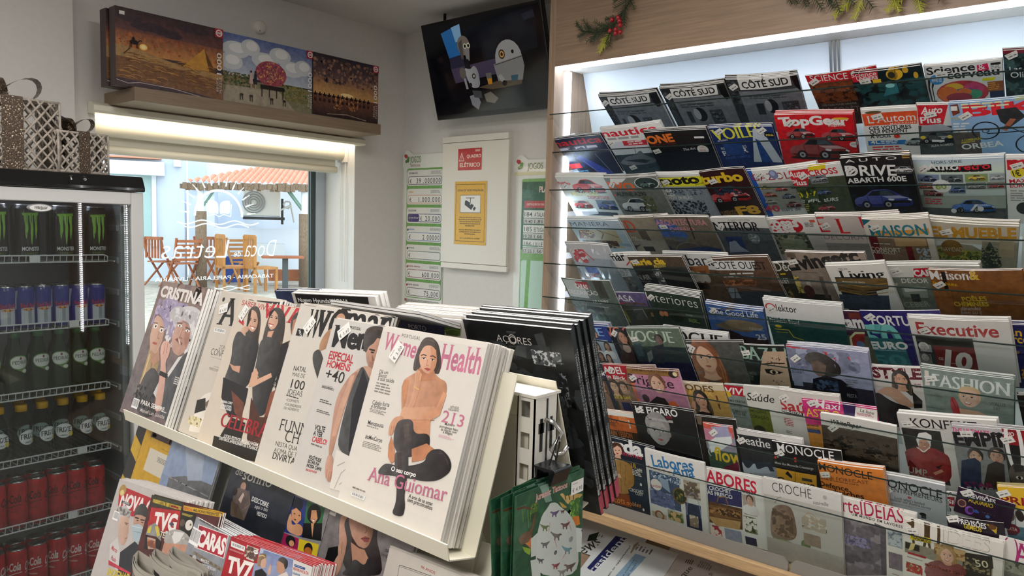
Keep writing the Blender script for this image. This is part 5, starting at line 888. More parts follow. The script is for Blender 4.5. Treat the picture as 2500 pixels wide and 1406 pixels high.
('Blue and brown architecture magazine with pink title, fourth row of the cabinet',(2.1582,1.2342,1.641),195.1,234,3.2,48,-1.32,-2,1,'magazines in the fourth row of the cabinet',[(20,46.5,0.1)],'6e6458',[('P','3c5a9c',2.6,8.8,63.8,35.1,94,88,83.8,106.2,-11.8,94.7),('T','ARQUITECTURA',-0.7,37.7,181,24.9,'b87c84','b',0.001),('T','DISEÑO',39.5,70.9,87.3,20.7,'b87c84','b',-0.005),('K','14120f',3.9,117.7,6.9,115.5,47.9,110.8,105.5),('P','5c646c',23.7,84.8,41,93.6,95.7,101.4,63.2,125,26.9,103),('P','544c44',0.3,108.3,157.7,140.2,181.2,166.4,-34.1,175.6),('O',76.7,180.3,58.2,3.5,'7a746c',3.1,6.2),('R',-13,141.4,11.5,168.9,'22304c'),('P','24386c',15.3,159.3,137.9,140.9,187.3,148.1,183,170.9,7.7,178.6)]),
('White interiors magazine with black didone title and lounging figure, fourth row of the cabinet',(2.1579,1.0352,1.6413),174.4,234.4,3.2,48,-1.91,-3,1,'magazines in the fourth row of the cabinet',[(21.7,43,1)],'c4c4c2',[('R',0,46.9,174.4,234.4,'50545a'),('T','INTERIOR',-10.2,58,155,39.1,'18181a','d',0.024),('L',53.7,11.8,137.6,18,1,'999'),('R',20.3,88,73.2,163.5,'2c3e6c'),('P','8a94a8',26.3,111.8,49.7,107.1,56.7,133.1,79.3,158.9,13.1,161),('E',43.7,115.9,8.1,9.7,'8a94a8'),('E',113.1,93.2,17.8,25.7,'7a8288'),('Z',100.4,76.5,126,114.3,30,4.2,'a8b0b4','5a6468')]),
('White home magazine with red oval title, fourth row of the cabinet',(2.1751,0.8908,1.6368),173.8,227.7,3.2,48,-6.37,-2,1,'magazines in the fourth row of the cabinet',[],'a8a49e',[('R',0,0,173.8,68.3,'d0ccc8'),('E',76.1,37.2,48.8,32.7,'b4202c'),('T','cosas',20.7,34.1,93,26.6,'e8e4e0','B',0.056),('T','casa',23.8,59.9,73.2,23.5,'e8e4e0','B',0.011),('L',132,24.5,164.1,43.3,4,'4a4a4a'),('R',150.5,13.4,166.3,23.2,'b84a3c'),('R',13.1,62.7,121.7,155.4,'6a6e60'),('Z',14.6,67.4,124.6,146.4,60,6.9,'525a48','8a8674','3c4438'),('R',31.4,91.2,106.5,136.5,'7a826c')]),
('Pale decoration magazine with wide spaced red capitals, fourth row of the cabinet',(2.1593,0.7185,1.6511),218.3,249.1,3.2,48,-3.51,4,2,'magazines in the fourth row of the cabinet',[(17.6,40.3,0.4)],'b8aeaa',[('T','E',-4,68.1,31.5,62.6,'b82428','d',-0.072),('T','L',51.6,71.9,29.9,60.9,'b82428','d',-0.02),('T','L',114.8,49.4,27.9,44,'b82428','d',-0.043),('T','E',168,51,20.7,43.2,'b82428','d',-0.067),('T','DÉCORATION',2.3,96.8,174.2,21.5,'7a5c60','t',0.007),('T','HYMNE',-2.5,132.8,72.3,15.9,'8a2a40','s',0.003),('R',-23.1,88.5,-7.4,150.7,'7c6c60'),('R',0,112.1,218.3,249.1,'8c8684')]),
('White house magazine with teal title and red sofa picture, fourth row of the cabinet',(2.147,0.5923,1.6446),162.8,239.4,3.2,48,-2.51,4,3,'magazines in the fourth row of the cabinet',[(30.3,35.2,0.5)],'c6beb4',[('P','1c5c6c',0.4,1.6,23.1,4.5,0.4,26.8),('P','c89048',17.5,45.2,157.1,38.6,156.6,57.9,13.5,65.5),('T','MAISON',13.3,66.3,140.2,42.4,'2c7484','b',-0.027),('R',2.7,73.8,147.2,171,'7c6450'),('R',4.8,69.6,26.6,175.1,'6a1c24'),('R',91.7,106.1,107.2,172.4,'701c24'),('R',68.8,71.7,144.7,105.5,'b09068'),('T','CONFORT',1,128.4,76.7,16.2,'d4ccc0','s',0.008),('T','ABSOLU',1.5,139.5,60.3,12,'d4ccc0','s',0.005),('L',12.9,95.3,60.8,102.3,1,'eee'),('Z',116.5,113.9,148.4,162.6,20,4.9,'b8c0c8','98a0a8')]),
('White living magazine with large golden title and fir tree, fourth row of the cabinet',(2.1692,0.4358,1.6422),196.9,235.7,3.2,48,4.29,3,4,'magazines in the fourth row of the cabinet',[(40.8,36.9,0.4)],'b0a898',[('T','EL MUEBLE',5.4,57.9,188.5,39.4,'ae7f2a','B',-0.071),('R',6,78.7,213.2,161.6,'8a8474'),('P','c4ccd0',8.5,74.3,121,73.9,119,95.8,98.7,78.8,55.4,76.4,17.6,93.4),('R',10.3,98.4,119.6,144.1,'8c9450'),('Z',12.6,102.2,117.4,144.4,50,5.7,'7c8844','b0a040','5a6434'),('R',120.8,60.4,204.2,155,'86806e'),('P','1c2820',137.1,54.5,147.8,91.9,157.3,122.2,169.4,160.7,110.7,170.3,121.6,119.4,130,86.4),('Z',118.8,80.1,162.6,157.7,60,2.7,'2c3c2c','8a8a6a','14201a'),('E',52.8,96.8,25.4,32.7,'7a5a2c'),('T','NAVIDAD',29.1,112.2,49.4,16.4,'d8d0b8','t',-0.097),('O',16.6,138.9,10.6,2.9,'1c2418'),('O',103.5,130.2,10,2.7,'1c2418'),('O',80.5,138.5,7.9,2.3,'1c2418'),('R',157.7,55.8,189.8,117.3,'9a8c74')]),
('White magazine cut off beside the golden titled one, fourth row of the cabinet',(2.1815,0.232,1.631),200,219.1,3.2,48,3.52,-2,1,'magazines in the fourth row of the cabinet',[],'c8c8c8',[]),
('Magazine bag in crinkled clear film, nearest the cabinet end, fifth row of the cabinet',(2.1312,1.567,1.5442),180.4,278.7,3.2,44,0.65,-2,1,'magazines in the fifth row of the cabinet',[],'9aa0a8',[('R',0,0,180.4,69.7,'b8b8bc'),('Z',9.8,26.9,66.7,97.1,20,10,'c84a54','d8d8dc','b03038'),('K','c8303a',4.2,21.9,44.6,41.9,89.8),('K','c8303a',4.1,65.3,36.9,89.3,81.2),('R',1,126.9,6,190.1,'2a3060'),('L',-9.6,123,6.5,170.3,5,'6a6a70'),('R',34.2,116.6,84.9,147.7,'2c50b0'),('T','BIC',19.2,178.8,63.9,25.6,'b02838','b',-0.106)],{'film': 1}),
('Pale interiors magazine with black didone letters, partly covered, fifth row of the cabinet',(2.1801,1.4826,1.5054),173,224.7,3.2,44,-7.03,-3,0,'magazines in the fifth row of the cabinet',[],'b8b8ba',[('R',0,44.9,173,224.7,'6c7884'),('T','INTERIOR',-17.9,51.3,178.6,40.8,'1a1a1c','d',0.045),('R',7.9,80.7,11.7,177.2,'2c3e64'),('P','98a4b4',15,104.7,38.1,100.7,38.5,129.3,24.2,177.4,-17.7,176.9)]),
('White magazine showing the end of a bold black title, fifth row of the cabinet',(2.1609,1.3967,1.5083),162.4,228.7,3.2,44,-5.22,-3,2,'magazines in the fifth row of the cabinet',[],'c8c6c4',[('R',0,68.6,162.4,228.7,'687078'),('T','mar',-8.7,26.8,65.1,26.7,'161616','b',0.005),('K','b82c38',4.6,45.2,49.4,71.5,27.5),('R',-13.5,64.7,41,104.2,'c0c4c8'),('L',-11.2,68,38.2,101.9,5,'5a6068'),('R',-14.5,109,37.4,174.6,'4a4e50'),('Z',-12.5,109,37.4,174.6,30,8,'8a8a86','6a6a68')]),
('Dark magazine with yellow rounded title and silver baubles, fifth row of the cabinet',(2.1499,1.3207,1.5079),205,228.1,3.2,44,-3.8,-2,1,'magazines in the fifth row of the cabinet',[(20.2,24.1,0.2)],'2c2c2c',[('R',0,0,205,45.6,'4c3c2c'),('T','marie cla',-5.6,41.2,139.1,29.3,'cfae2c','B',-0.042),('T','Maison',83,54.1,44.8,15.8,'c8b44c','i',-0.112),('T','UN AIR',-17,112.7,65.5,23.2,'a8a8a4','s',-0.065),('L',-15.3,117.3,49.7,122,1,'888'),('Z',70.2,58.7,97,138.5,40,7.2,'9a9ca0','c8c8c8','585a5c')]),
('White edged magazine with large thin grey title and fur seats, fifth row of the cabinet',(2.1599,1.1961,1.5263),226.3,253.7,3.2,44,-1.3,-2,1,'magazines in the fifth row of the cabinet',[(25.5,51,0.8)],'5c4a3a',[('R',0,0,226.3,71,'c4c4c4'),('R',0,0,11.3,253.7,'d8d8d8'),('P','8a5a38',54.4,64.4,143.9,50.9,138,89.2,95.2,100.7),('T','urbana',28.3,57.3,150.3,47.7,'26262c','',-0.041),('R',102.5,78.7,126.2,146.4,'6a4028'),('E',51.1,112.6,15.2,25.5,'9a958c'),('E',76.7,106.4,15.6,27.1,'a8a298'),('E',99,109.1,15.4,25.1,'9c968c'),('E',121,111.9,11.9,22.3,'a49e94'),('R',29.2,136.4,117.1,164.8,'2c2622'),('L',2.9,84.9,26.1,96.7,2,'b8a040'),('R',-12.8,99.2,9.5,192.7,'40342a')]),
('Magazine with white plate title over a timber house front, fifth row of the cabinet',(2.1594,1.0253,1.515),184,238.1,3.2,44,-6.71,-2,1,'magazines in the fifth row of the cabinet',[(-8.5,8.6,0.3)],'5c4434',[('P','d0d0d0',4.2,9.2,137.6,15.2,121.5,58.2,-9.8,49.9),('T','CÔTÉ OUEST',-5.6,43.8,170.5,31.6,'18181a','s',0.058),('L',35.1,65.8,113.9,78.2,1,'c8c8c8'),('L',10.2,79.8,110.2,88.3,1,'999'),('P','8a5a3c',-32.5,95.8,110.9,102.7,103.2,123.3,-43.4,121.5),('Z',-32.5,95.8,104.7,119.1,30,6.6,'a86a48','6a4028'),('R',0,147.6,184,238.1,'3c3e40'),('R',-10.7,130.6,31.9,178.4,'7c8488'),('K','1c1c1c',2.6,6.5,128.6,-18.9,183.1),('K','1c1c1c',2.6,29,128.8,10.7,182.9),('K','1c1c1c',2.6,-19.6,152.2,42,152.4)]),
('Dark craft magazine with white and yellow serif title, fifth row of the cabinet',(2.1814,0.8986,1.504),215,222.8,3.2,44,-8.6,-2,1,'magazines in the fifth row of the cabinet',[(9.9,60.9,0.5)],'3c3830',[('T','Art&Décor',-9.1,30,151.2,37.4,'d4d0c8','s',0.056),('T','&',39.5,31.9,20.4,33.5,'c8b02c','sb',0.065),('L',29.6,44.3,85.9,56.4,1,'c8a828'),('T','sublimer',18.1,73.3,63.7,15.6,'d0ccc4','s',0.038),('T','fêtes!',22.9,86.1,57.4,14.9,'d0ccc4','s',0.032),('Z',-20.2,102.2,74.3,155.5,40,6.6,'5a4c34','2a2620','84703c')]),
('Grey beige living magazine with heavy black title and Christmas tree, fifth row of the cabinet',(2.1272,0.7874,1.5483),215,284.4,3.2,44,-2.21,2,1,'magazines in the fifth row of the cabinet',[(14.7,40.5,0.3)],'84766c',[('T','Livingetc',-8.1,78.2,216.2,54.7,'141414','B',-0.206),('R',1.9,4,29,23.7,'5c4c40'),('L',-5.9,81.1,92,84.7,1,'4a4038'),('P','74684a',8.5,95.2,21.9,150.3,12.5,177.4,-27.9,180.5),('Z',-7.7,100.3,15.6,177.2,60,4.3,'a08c48','4c4430','c8b060'),('R',33.2,115.1,44.9,166.1,'a89c94'),('R',-41.3,172.6,91.5,206.1,'2c2824'),('E',33.9,162.6,15,26.9,'4a2c28'),('R',75.3,95.9,86.5,189,'5a504a')]),
('White bordered magazine with dark gilded ceiling picture, fifth row of the cabinet',(2.1442,0.6789,1.5138),157.2,236.4,3.2,44,-7.63,2,2,'magazines in the fifth row of the cabinet',[],'cfcdc9',[('R',12.9,46,108.9,197.4,'2a2c34'),('T','TELVA',33.5,20.2,25.4,8.7,'3a3a3a','s',-0.076),('T','Living',29,53.1,117.6,31.9,'16161a','d',0.012),('P','6a5230',13.1,50.1,148.9,55.4,143.8,94.7,65.4,117.5,7.8,103.9),('K','9a7840',3.3,19.2,66.7,74.8,84.8,143.8,74.9),('K','3a2c1c',3.9,14.2,83.1,74.4,105.3,141.2,94.7),('K','9a7840',2.8,11.9,99.7,70.3,119.6,137,110.6),('T','EM ESTADO DE GRAÇA',28.4,66.2,61.2,5.7,'c8c4b8','b',0.086),('P','3c4654',4,116.4,136.5,122.7,126.7,180.4,-8.6,176.6)]),
('Grey green decoration magazine with red boxed letters, fifth row of the cabinet',(2.1651,0.5314,1.5209),220.7,246.2,3.2,44,-4.47,-2,3,'magazines in the fifth row of the cabinet',[(23.5,21.2,0.4)],'6c7468',[('R',0,0,220.7,44.3,'c0c2bc'),('R',-1.9,21.3,4.7,64.6,'ddd'),('P','b01c30',68,12.1,123.9,8.1,118.2,43,64.3,45.8),('T','CARAS',66.1,41.2,67.1,23.8,'e8e4e0','B',-0.048),('T','DECOR',31,66.8,64.2,16.6,'d0d0c8','',-0.005),('T','RECEBER',-4.1,167.4,89,21.2,'a0a498','',-0.103),('P','a8aca0',4.8,70.6,21,66.2,13.2,86.4,4.6,90.7,11.5,114.8,-5.5,115.5),('R',25.5,82,85.4,123.9,'8c9488'),('R',43.1,109.5,65,141,'3a3e3c'),('P','c0c4bc',29.8,85.9,91.5,88,85.2,96.1,31.9,101.9),('R',-5,119.6,11.4,168.6,'545a50')]),
('Brown house magazine with white title and yellow ampersand, fifth row of the cabinet',(2.1568,0.4264,1.5177),203.4,241.8,3.2,44,-4.05,4,1,'magazines in the fifth row of the cabinet',[(19.3,56.2,0.6)],'7a4c24',[('T','Maison&',2.3,36.5,110.2,32.5,'e0dcd4','b',-0.045),('T','&',92.5,32,21,32.8,'c8a024','sb',-0.024),('R',29.3,6.9,38.5,163.7,'221a1a'),('T','POÊLES',64.6,113.9,55.4,16.4,'c8a828','b',-0.109),('T','CHEMINÉES',43.4,134.8,78.5,16.7,'c8a828','b',-0.081),('T','détendez',54.9,149.9,47,13.6,'c0b8b0','si',-0.1),('T','bien au c',52.8,165.2,49.6,13.7,'a8a098','si',-0.104),('T','Spas, bains.',1.9,54.1,59.1,11.5,'c8a028','si',0.058),('R',-1.2,141.5,13.4,173,'1c1c20'),('R',0,72.5,40.7,241.8,'8a5830')]),
('White bordered magazine with terracotta room, at the shelf edge, fifth row of the cabinet',(2.1675,0.308,1.5185),128,242.9,3.2,44,-6.14,-2,0,'magazines in the fifth row of the cabinet',[(13.8,29.9,0.2)],'d2d0cc',[('R',12.9,57.5,108.1,169.9,'7a4a34'),('T','HOME',48.7,49.1,53.4,27.4,'18181a','',-0.024),('T','HOME',-5.3,42.6,25.7,0,'222','',-1.174),('T','Poésie d’automne',14.5,76.1,92.2,17.9,'e4dcd4','s',0.013),('L',25.1,85.3,75.2,95.9,2,'c8bcb4'),('Z',9.6,100.6,66.3,164,40,5.3,'8a5440','5a3828','a4705a'),('R',49.9,156.9,68.7,179.3,'8a8c90')]),
('Glossy decoration magazine with garden terrace, nearest the cabinet end, sixth row of the cabinet',(2.1431,1.5894,1.4209),208.7,271.9,3.2,39,-1.26,5,0,'magazines in the sixth row of the cabinet',[],'56605a',[('R',6.1,4.9,92.9,87.2,'a8b0b0'),('R',61.5,10,112.3,41.3,'98343c'),('T','CARAS',51.6,41.5,55.7,22.8,'e0dcdc','B',0.042),('T','DECORAÇÃO',8,74.2,130,19.7,'dcdcdc','',-0.033),('R',137.4,0.6,177.1,84.1,'3a3c34'),('T','AR LIVRE',99.4,109.9,68.6,14,'d8d8d4','',-0.043),('L',105.5,124.3,158.7,130.2,2,'bbb'),('Z',-37.1,126.7,136.3,196.5,80,10.8,'2c4030','4c6044','1c2a20'),('R',53.1,113.4,54.6,187.4,'7a2028'),('Z',-12.5,119.7,-2.9,193.9,30,8.9,'8aa07c','c8d0c0')]),
('Violet home magazine with white serif title, sixth row of the cabinet',(2.1816,1.4063,1.3807),144.7,220.2,3.2,39,-4.33,-2,0,'magazines in the sixth row of the cabinet',[(10.6,30.1,0.9)],'5c527a',[('R',0,61.7,144.7,220.2,'3c3c34'),('T','CASA',-2.5,37.1,89.8,27.5,'dcd8dc','s',0.081),('Z',-18.7,46.6,126.2,57.7,30,8.1,'98343c','5a4a4a'),('Z',-21.1,77.8,29.3,142.4,50,9.8,'5c6034','3a4024','7c7c40'),('R',61,69.4,108.2,128.2,'4a4c48'),('K','8a8c88',3.1,63,82.4,103.7,76,106.1,115.1)]),
('Thick pile of dark green interiors magazines with thin white title, sixth row of the cabinet',(2.1661,1.2628,1.3999),198.5,244.8,3.2,39,4,-2,6,'magazines in the sixth row of the cabinet',[(20.2,29.3,0.8)],'2c3830',[('T','Interiores',3.3,48.7,181.9,41,'d0d4d0','t',-0.002),('T','VIP',-2.8,31.4,14.9,17.8,'b83848','b',1.218),('R',36.9,88.4,66.1,110.7,'8a4a3a'),('E',42.2,102.5,8,12,'b87a58'),('E',58.4,99.2,7.9,11.9,'b87a58'),('R',-1.5,102.7,11.3,122.1,'8a6a48'),('L',138,104.3,177.1,121.6,3,'8a9a50'),('E',97.1,108.6,24.6,22.9,'22281f'),('R',132.4,84.1,157,91.7,'5a6a60')]),
('Blue magazine with white slab title over a beige dome, sixth row of the cabinet',(2.1874,1.0517,1.3735),185.9,210.9,3.2,39,3.6,3,3,'magazines in the sixth row of the cabinet',[(23.1,29.4,0.8)],'3a5a94',[('K','e4e4e4',2.1,9.2,15.6,173.2,4.6),('K','e4e4e4',2.1,17.1,43.7,176.3,35.3),('R',24.8,20.4,167.1,24.6,'20242c'),('T','The Good Life',16.2,39.5,152,22.6,'e8e8e4','s',-0.063),('P','5c5650',28.3,19.7,95.2,7,93.4,-1.1),('P','6c5e4c',14.4,93,59.1,65.9,119,54.4,178.8,71,124.3,100.3,45.7,104.3),('E',116.2,71.4,61.3,21.8,'84735c'),('R',5.5,122.1,198.8,149.5,'2c1c20'),('T','25',150.1,129,32.6,23.8,'c4c4c4','b',-0.176),('L',131.2,76.9,179.4,88.1,3,'b0b0b0'),('E',54.6,147.6,61.3,43.5,'241418')]),
('White electronics magazine with green circuit board, sixth row of the cabinet',(2.1629,0.8576,1.4038),225,249.9,3.2,39,0.4,2,3,'magazines in the sixth row of the cabinet',[(20.3,36.8,0.6)],'1f4440',[('R',0,0,225,70,'d4d2ce'),('O',18.8,28.9,15.8,4.3,'b02c34'),('T','lektor',35.7,42,61.2,27.1,'1c1c1e','',-0.006),('T','Audio DSP FX',5.6,73.5,71.4,15.2,'dce0dc','b',-0.003),('T','Processor Board',6.3,88.8,88.7,12.8,'dce0dc','b',-0.021),('E',28.1,106.3,10.5,6,'b8a42c'),('K','b0a030',3.1,14.8,120.1,57.4,117.4,67.4,145.1,95.6,152.9),('K','b0a030',1.9,18.6,132.1,52.4,129.1)]),
('Purple business magazine with large white letters, sixth row of the cabinet',(2.1778,0.675,1.3855),156.8,226.3,3.2,39,-3.94,-3,0,'magazines in the sixth row of the cabinet',[(21.6,32,0.3)],'3c1c34',[('R',0,95,156.8,226.3,'5c5c4a'),('T','Exame',5.1,69.2,103.4,52.6,'e0dce0','B',-0.026),('R',53,7.3,84,27.6,'6a3028'),('P','c8c49c',38.9,102.6,57.1,80.8,84.7,79.2,69.8,156.6,34.3,152.4),('P','8a2c24',43.7,106.2,58.1,89.5,83.1,87.2,71.4,148.2,40.9,147.5),('E',63.4,132.7,11.2,16.8,'5a6a94'),('R',2.3,75.5,10.3,91,'2c4a6a')]),
('Royal purple business magazine with teal number fifty, sixth row of the cabinet',(2.1637,0.587,1.3956),198.1,239.3,3.2,39,-7.51,2,0,'magazines in the sixth row of the cabinet',[(21.6,23.8,0.6)],'231c62',[('R',13.5,50.6,51,86.5,'5aa0a0'),('T','FORTUNE',22.4,52.4,139.1,35.1,'dcdce4','b',0.012),('T','50',-11.7,160.3,98.9,107.7,'3c8084','B',-0.052),('T','50',-10.6,156.2,98.7,103.6,'6ab0ac','b',-0.05),('R',0,103.6,87.7,210.8,'286068'),('T','EURO',-3.8,145.7,98.8,28.3,'d0e0e0','B',-0.027),('L',-2.1,149.7,95.4,152.8,1,'a8c8c8'),('T','50',-12.6,213.8,93.5,41.9,'3c7c80','b',-0.07)]),
('Wrapped white business magazine with red title and big ten, sixth row of the cabinet',(2.152,0.4634,1.3893),224.3,231.2,3.2,39,-4.4,3,3,'magazines in the sixth row of the cabinet',[(33,42.8,0.5)],'cac8c6',[('R',6.9,61.6,139.9,187.3,'1c1a1c'),('T','Executive',15.3,55.3,183.6,41.8,'9c2028','b',-0.005),('L',7.6,62.1,152.4,65.3,1,'8a8a8a'),('R',11.3,95.2,40,122.9,'8c8c8c'),('H',22,105.6,26.9,'b8b4b0','dcd8d0','4a4a4a','s'),('R',5.7,130.4,34.9,173.8,'6c6a68'),('H',19.6,144.4,27.5,'a8a4a0','3a3636','222','s'),('R',46.5,95.6,139.9,187.3,'6c1418'),('T','10',62.1,170.4,63.3,66,'c8c4c0','B',0.179),('T','OS',52,148.4,10.7,10.2,'c8c4c0','',0.099),('L',76,157.1,104,159.5,1,'b8b0b0')],{'film': 1}),
('Navy human resources magazine with yellow title, sixth row of the cabinet',(2.1773,0.3143,1.3861),215,227.1,3.2,39,-4.96,-2,3,'magazines in the sixth row of the cabinet',[(27.9,28.2,0.9)],'1c1c58',[('T','Human',4.4,35.2,89.7,25.8,'d4a42c','b',0.032),('T','Resources',3.2,58.7,113.4,27.6,'d4a42c','b',0.042),('T','Portugal',2.3,68.9,33.2,8.1,'d4a42c','b',0.002),('L',8.1,91.1,83.4,102,2,'c8882c'),('T','ELEFANTES',2.7,134.5,72.8,25,'c08c2c','',0.067),('T','FICAM NA',3.3,147.6,66.7,10,'d8d0c0','b',0.007),('T','SALA?',-1.4,186.5,89.1,35,'b0802a','b',0.039)]),
('Fashion magazine with blue initial beside the brochure pile, seventh row of the cabinet',(2.1766,1.565,1.2509),167.4,228.1,3.2,29,-4.75,-2,5,'magazines in the seventh row of the cabinet',[],'a8b0bc',[('R',0,0,167.4,68.4,'283a80'),('T','ELLE',3.4,47.3,133,35.3,'8ab0e0','d',-0.025),('H',98.9,35.6,18.9,'c8987c','2a1c18','8a94a8','l'),('R',83.1,59.9,142.6,154.4,'98a4b4'),('H',84.7,89.8,26.4,'c89a80','24181a','d8d8d8','lb'),('H',131.2,86.6,26,'b88868','1c1414','dcdcdc','lb'),('H',88.1,132.9,25,'a87858','181214','222','lb'),('H',120.5,139,24.9,'c89a80','1a1414','222','lb')]),
('Dark fashion magazine with coral initial and dark haired woman, seventh row of the cabinet',(2.166,1.4024,1.2605),205,239.1,3.2,29,-8.15,2,0,'magazines in the seventh row of the cabinet',[(24,24.9,0.8)],'15161f',[('T','VOGUE',-14.2,39.2,166.6,39.2,'c46a5c','d',0.002),('H',51.7,43.4,48.6,'b8846c','0e0c0e','2a1c20','l>'),('P','3a2a28',22.6,97.5,75.6,80.3,68.9,146.9,-9.6,153.4),('E',51.4,88.8,16.7,16.8,'a89488'),('B',-1.3,55.9,2.7,31.4)]),
('Green tinted fashion magazine with pale title and silver dress, seventh row of the cabinet',(2.1488,1.3148,1.2671),205,246.7,3.2,29,-7.53,-3,2,'magazines in the seventh row of the cabinet',[(17.8,44.1,0.2)],'2e3a3c',[('R',0,0,205,74,'5a6a5c'),('R',0,135.7,205,246.7,'1c1e3c'),('T','VOGUE',-12.3,53.4,182.3,44.6,'a8b8a8','d',0.028),('H',112.2,47.6,35.2,'6a5048','14100e','24262c','s'),('P','30343c',81.9,71.9,123.5,63.2,97.6,143.8,59.6,141.3),('P','6a7074',45.4,101,67.9,88.2,63.4,120.7,39.5,142.1),('Z',6.9,61.2,34.6,113.5,30,12.2,'2c5c48','3a4c58')]),
('Grey fashion magazine with tall black didone title, seventh row of the cabinet',(2.1582,1.1833,1.284),226.4,266,3.2,29,-0.07,2,3,'magazines in the seventh row of the cabinet',[(27.2,36.3,0.2)],'8a8a8c',[('R',0,0,226.4,58.5,'c8c8c8'),('T','VOGUE',-4.2,50.7,211.8,48.8,'151517','d',0.007),('P','3a3a3c',1,59.9,29,47.8,69.5,57.6,49.7,84.3,11.5,78.3),('P','5c5c60',-14.1,110.6,57.5,115.1,68.2,202.8,-17.9,160.6),('P','a8a8aa',-14.1,94.3,61,98.5,72.2,112.6,3.1,115.9)]),
('Grey women magazine with white letter and redhead face, seventh row of the cabinet',(2.1637,1.1018,1.2477),200,224.5,3.2,29,-7.91,2,1,'magazines in the seventh row of the cabinet',[(13.8,29.4,0.9)],'4c4c4a',[('T','E',-11,63.7,24.6,54.6,'e4e4e0','sb',0.1),('H',53,65.1,98.4,'d8ac90','8a5030','3a3630','l'),('L',-12.3,114.2,22.6,128.5,3,'8a8a84')]),
('Pale pink women magazine with red rounded title, seventh row of the cabinet',(2.1676,1.012,1.2576),205,235.8,3.2,29,-4.47,4,0,'magazines in the seventh row of the cabinet',[(20.9,31.5,0.4)],'c0acac',[('T','marie',-1.4,39.7,129.1,21.6,'a8322c','b',0.019),('T','Fausse',-1.8,61.5,30.8,9.4,'3a3030','si',0.012),('T','fourrure,',-5.5,75.7,37.4,9.4,'3a3030','si',0.031),('T','vraie',-4.4,87.1,23.5,7.9,'3a3030','si',0.037),('T','tendance',-8.9,99.2,35.1,8,'3a3030','si',0.012),('P','6a4830',63.3,43.9,99.8,26.1,68.2,157.7,13.2,164.2,48.4,90.5),('K','98704c',3.3,68,51,27.7,146.8),('K','98704c',2.6,76.1,57.8,36,153.6),('L',-8.4,115.5,11.3,144.7,5,'9a8888')]),
('Black fashion magazine with mint capitals and veiled eye, seventh row of the cabinet',(2.1551,0.9253,1.2633),146.4,242.4,3.2,29,-5.09,4,1,'magazines in the seventh row of the cabinet',[(22.3,31.4,0.2)],'1a2220',[('T','BAZAAR',-0.3,55.2,199.4,48.7,'8aa898','d',0.011),('P','b09680',80.4,20.2,143.5,19.5,134.1,157.4,34.4,161.1,56.9,80.2),('Z',80.4,20.2,123.4,151.2,26,2.2,'241c18'),('P','140f0e',67.8,86.6,90,83.9,123.5,96.2,90.9,106.5,70.6,101.1),('E',95,95.1,12.4,7.5,'b8a890'),('E',94.9,95.9,5.6,6.7,'141010'),('K','1a1412',3.8,62.8,68.6,101.1,61.9,133.9,62.8),('T','WOMEN',-8.3,112.2,44.6,11.6,'5a6460','s',0.032),('T','of the',-8.4,125.5,32.6,10.1,'5a6460','si',-0.04),('T','YEAR',-8,136.9,30.8,10.2,'5a6460','s',-0.016)]),
('Lilac fashion magazine with red capitals and windswept man, seventh row of the cabinet',(2.147,0.7757,1.2775),223.2,258.6,3.2,29,-2.38,-3,4,'magazines in the seventh row of the cabinet',[(21.5,44.4,0.7)],'8c90ac',[('T','TELVA',-4.3,47.6,194.2,48,'b83a3c','d',0.117),('R',0,129.3,223.2,258.6,'2a2c38'),('Z',0.9,8.9,197.7,82.9,40,18,'9aa0b8','747890'),('P','2a2220',44.5,46.9,53.9,24.2,81.1,13.9,113.2,24.2,144.7,55.2,142.6,90.9,101.8,104.1,76.6,100.5,68.1,61.8),('P','6a5850',64,51.6,84.9,45.3,105.2,60.5,97.6,93.9,79,103.8,64.2,87.7),('P','14141c',60.2,114,97,97.6,140.7,105.5,179.7,142.5,177,186.6,45.5,210.3),('Z',63.2,113.5,129,150.9,40,5.3,'24344c','3a4c68'),('R',2.3,70.6,28.9,144.8,'8088a0'),('L',3.5,72.2,39.2,98.6,6,'4a5478'),('T','FIESTA',149.3,165.8,27.6,12.7,'8a8a90','s',-0.04),('L',152.4,100.2,183.8,131,4,'6a6c78')]),
('White style magazine with film strip title and bare shouldered woman, seventh row of the cabinet',(2.1788,0.591,1.2469),161.9,223.6,3.2,29,-4.83,4,1,'magazines in the seventh row of the cabinet',[(20.6,33.8,0.4)],'c8c2c0',[('T','INSTYLE',-6.2,41.8,168.6,35.5,'5c1c28','B',-0.022),('Z',1.1,6.1,160.3,34.9,60,1.4,'e8d8d8'),('H',109.7,43.6,44.4,'c8987c','1e1412','141014','lm>'),('P','c4967c',37.8,93.4,67.8,68.8,93.4,69.3,127.3,117.1,135.2,133.4,99.5,134.8,73.6,99.5),('P','131014',26.8,112.5,43.7,89.1,75.7,120.4,129.6,137.7,115.7,203.7,1.2,222.4,18.2,149.7),('P','14100f',132.5,78.5,153.1,110.2,149.9,134.8,129.6,137.7),('T','46',5.6,68.8,30.5,18,'8a1c2c','b',0.062),('T','PARTY',3.5,81.4,28,10.9,'9a2c3c','',0.075),('T','SCHUHE',3.1,92.2,32,10.2,'9a2c3c','',0.047),('L',2.5,95.8,33.7,102.7,2,'a86a70'),('L',140.7,53.8,155.9,68.9,3,'9a4c54')]),
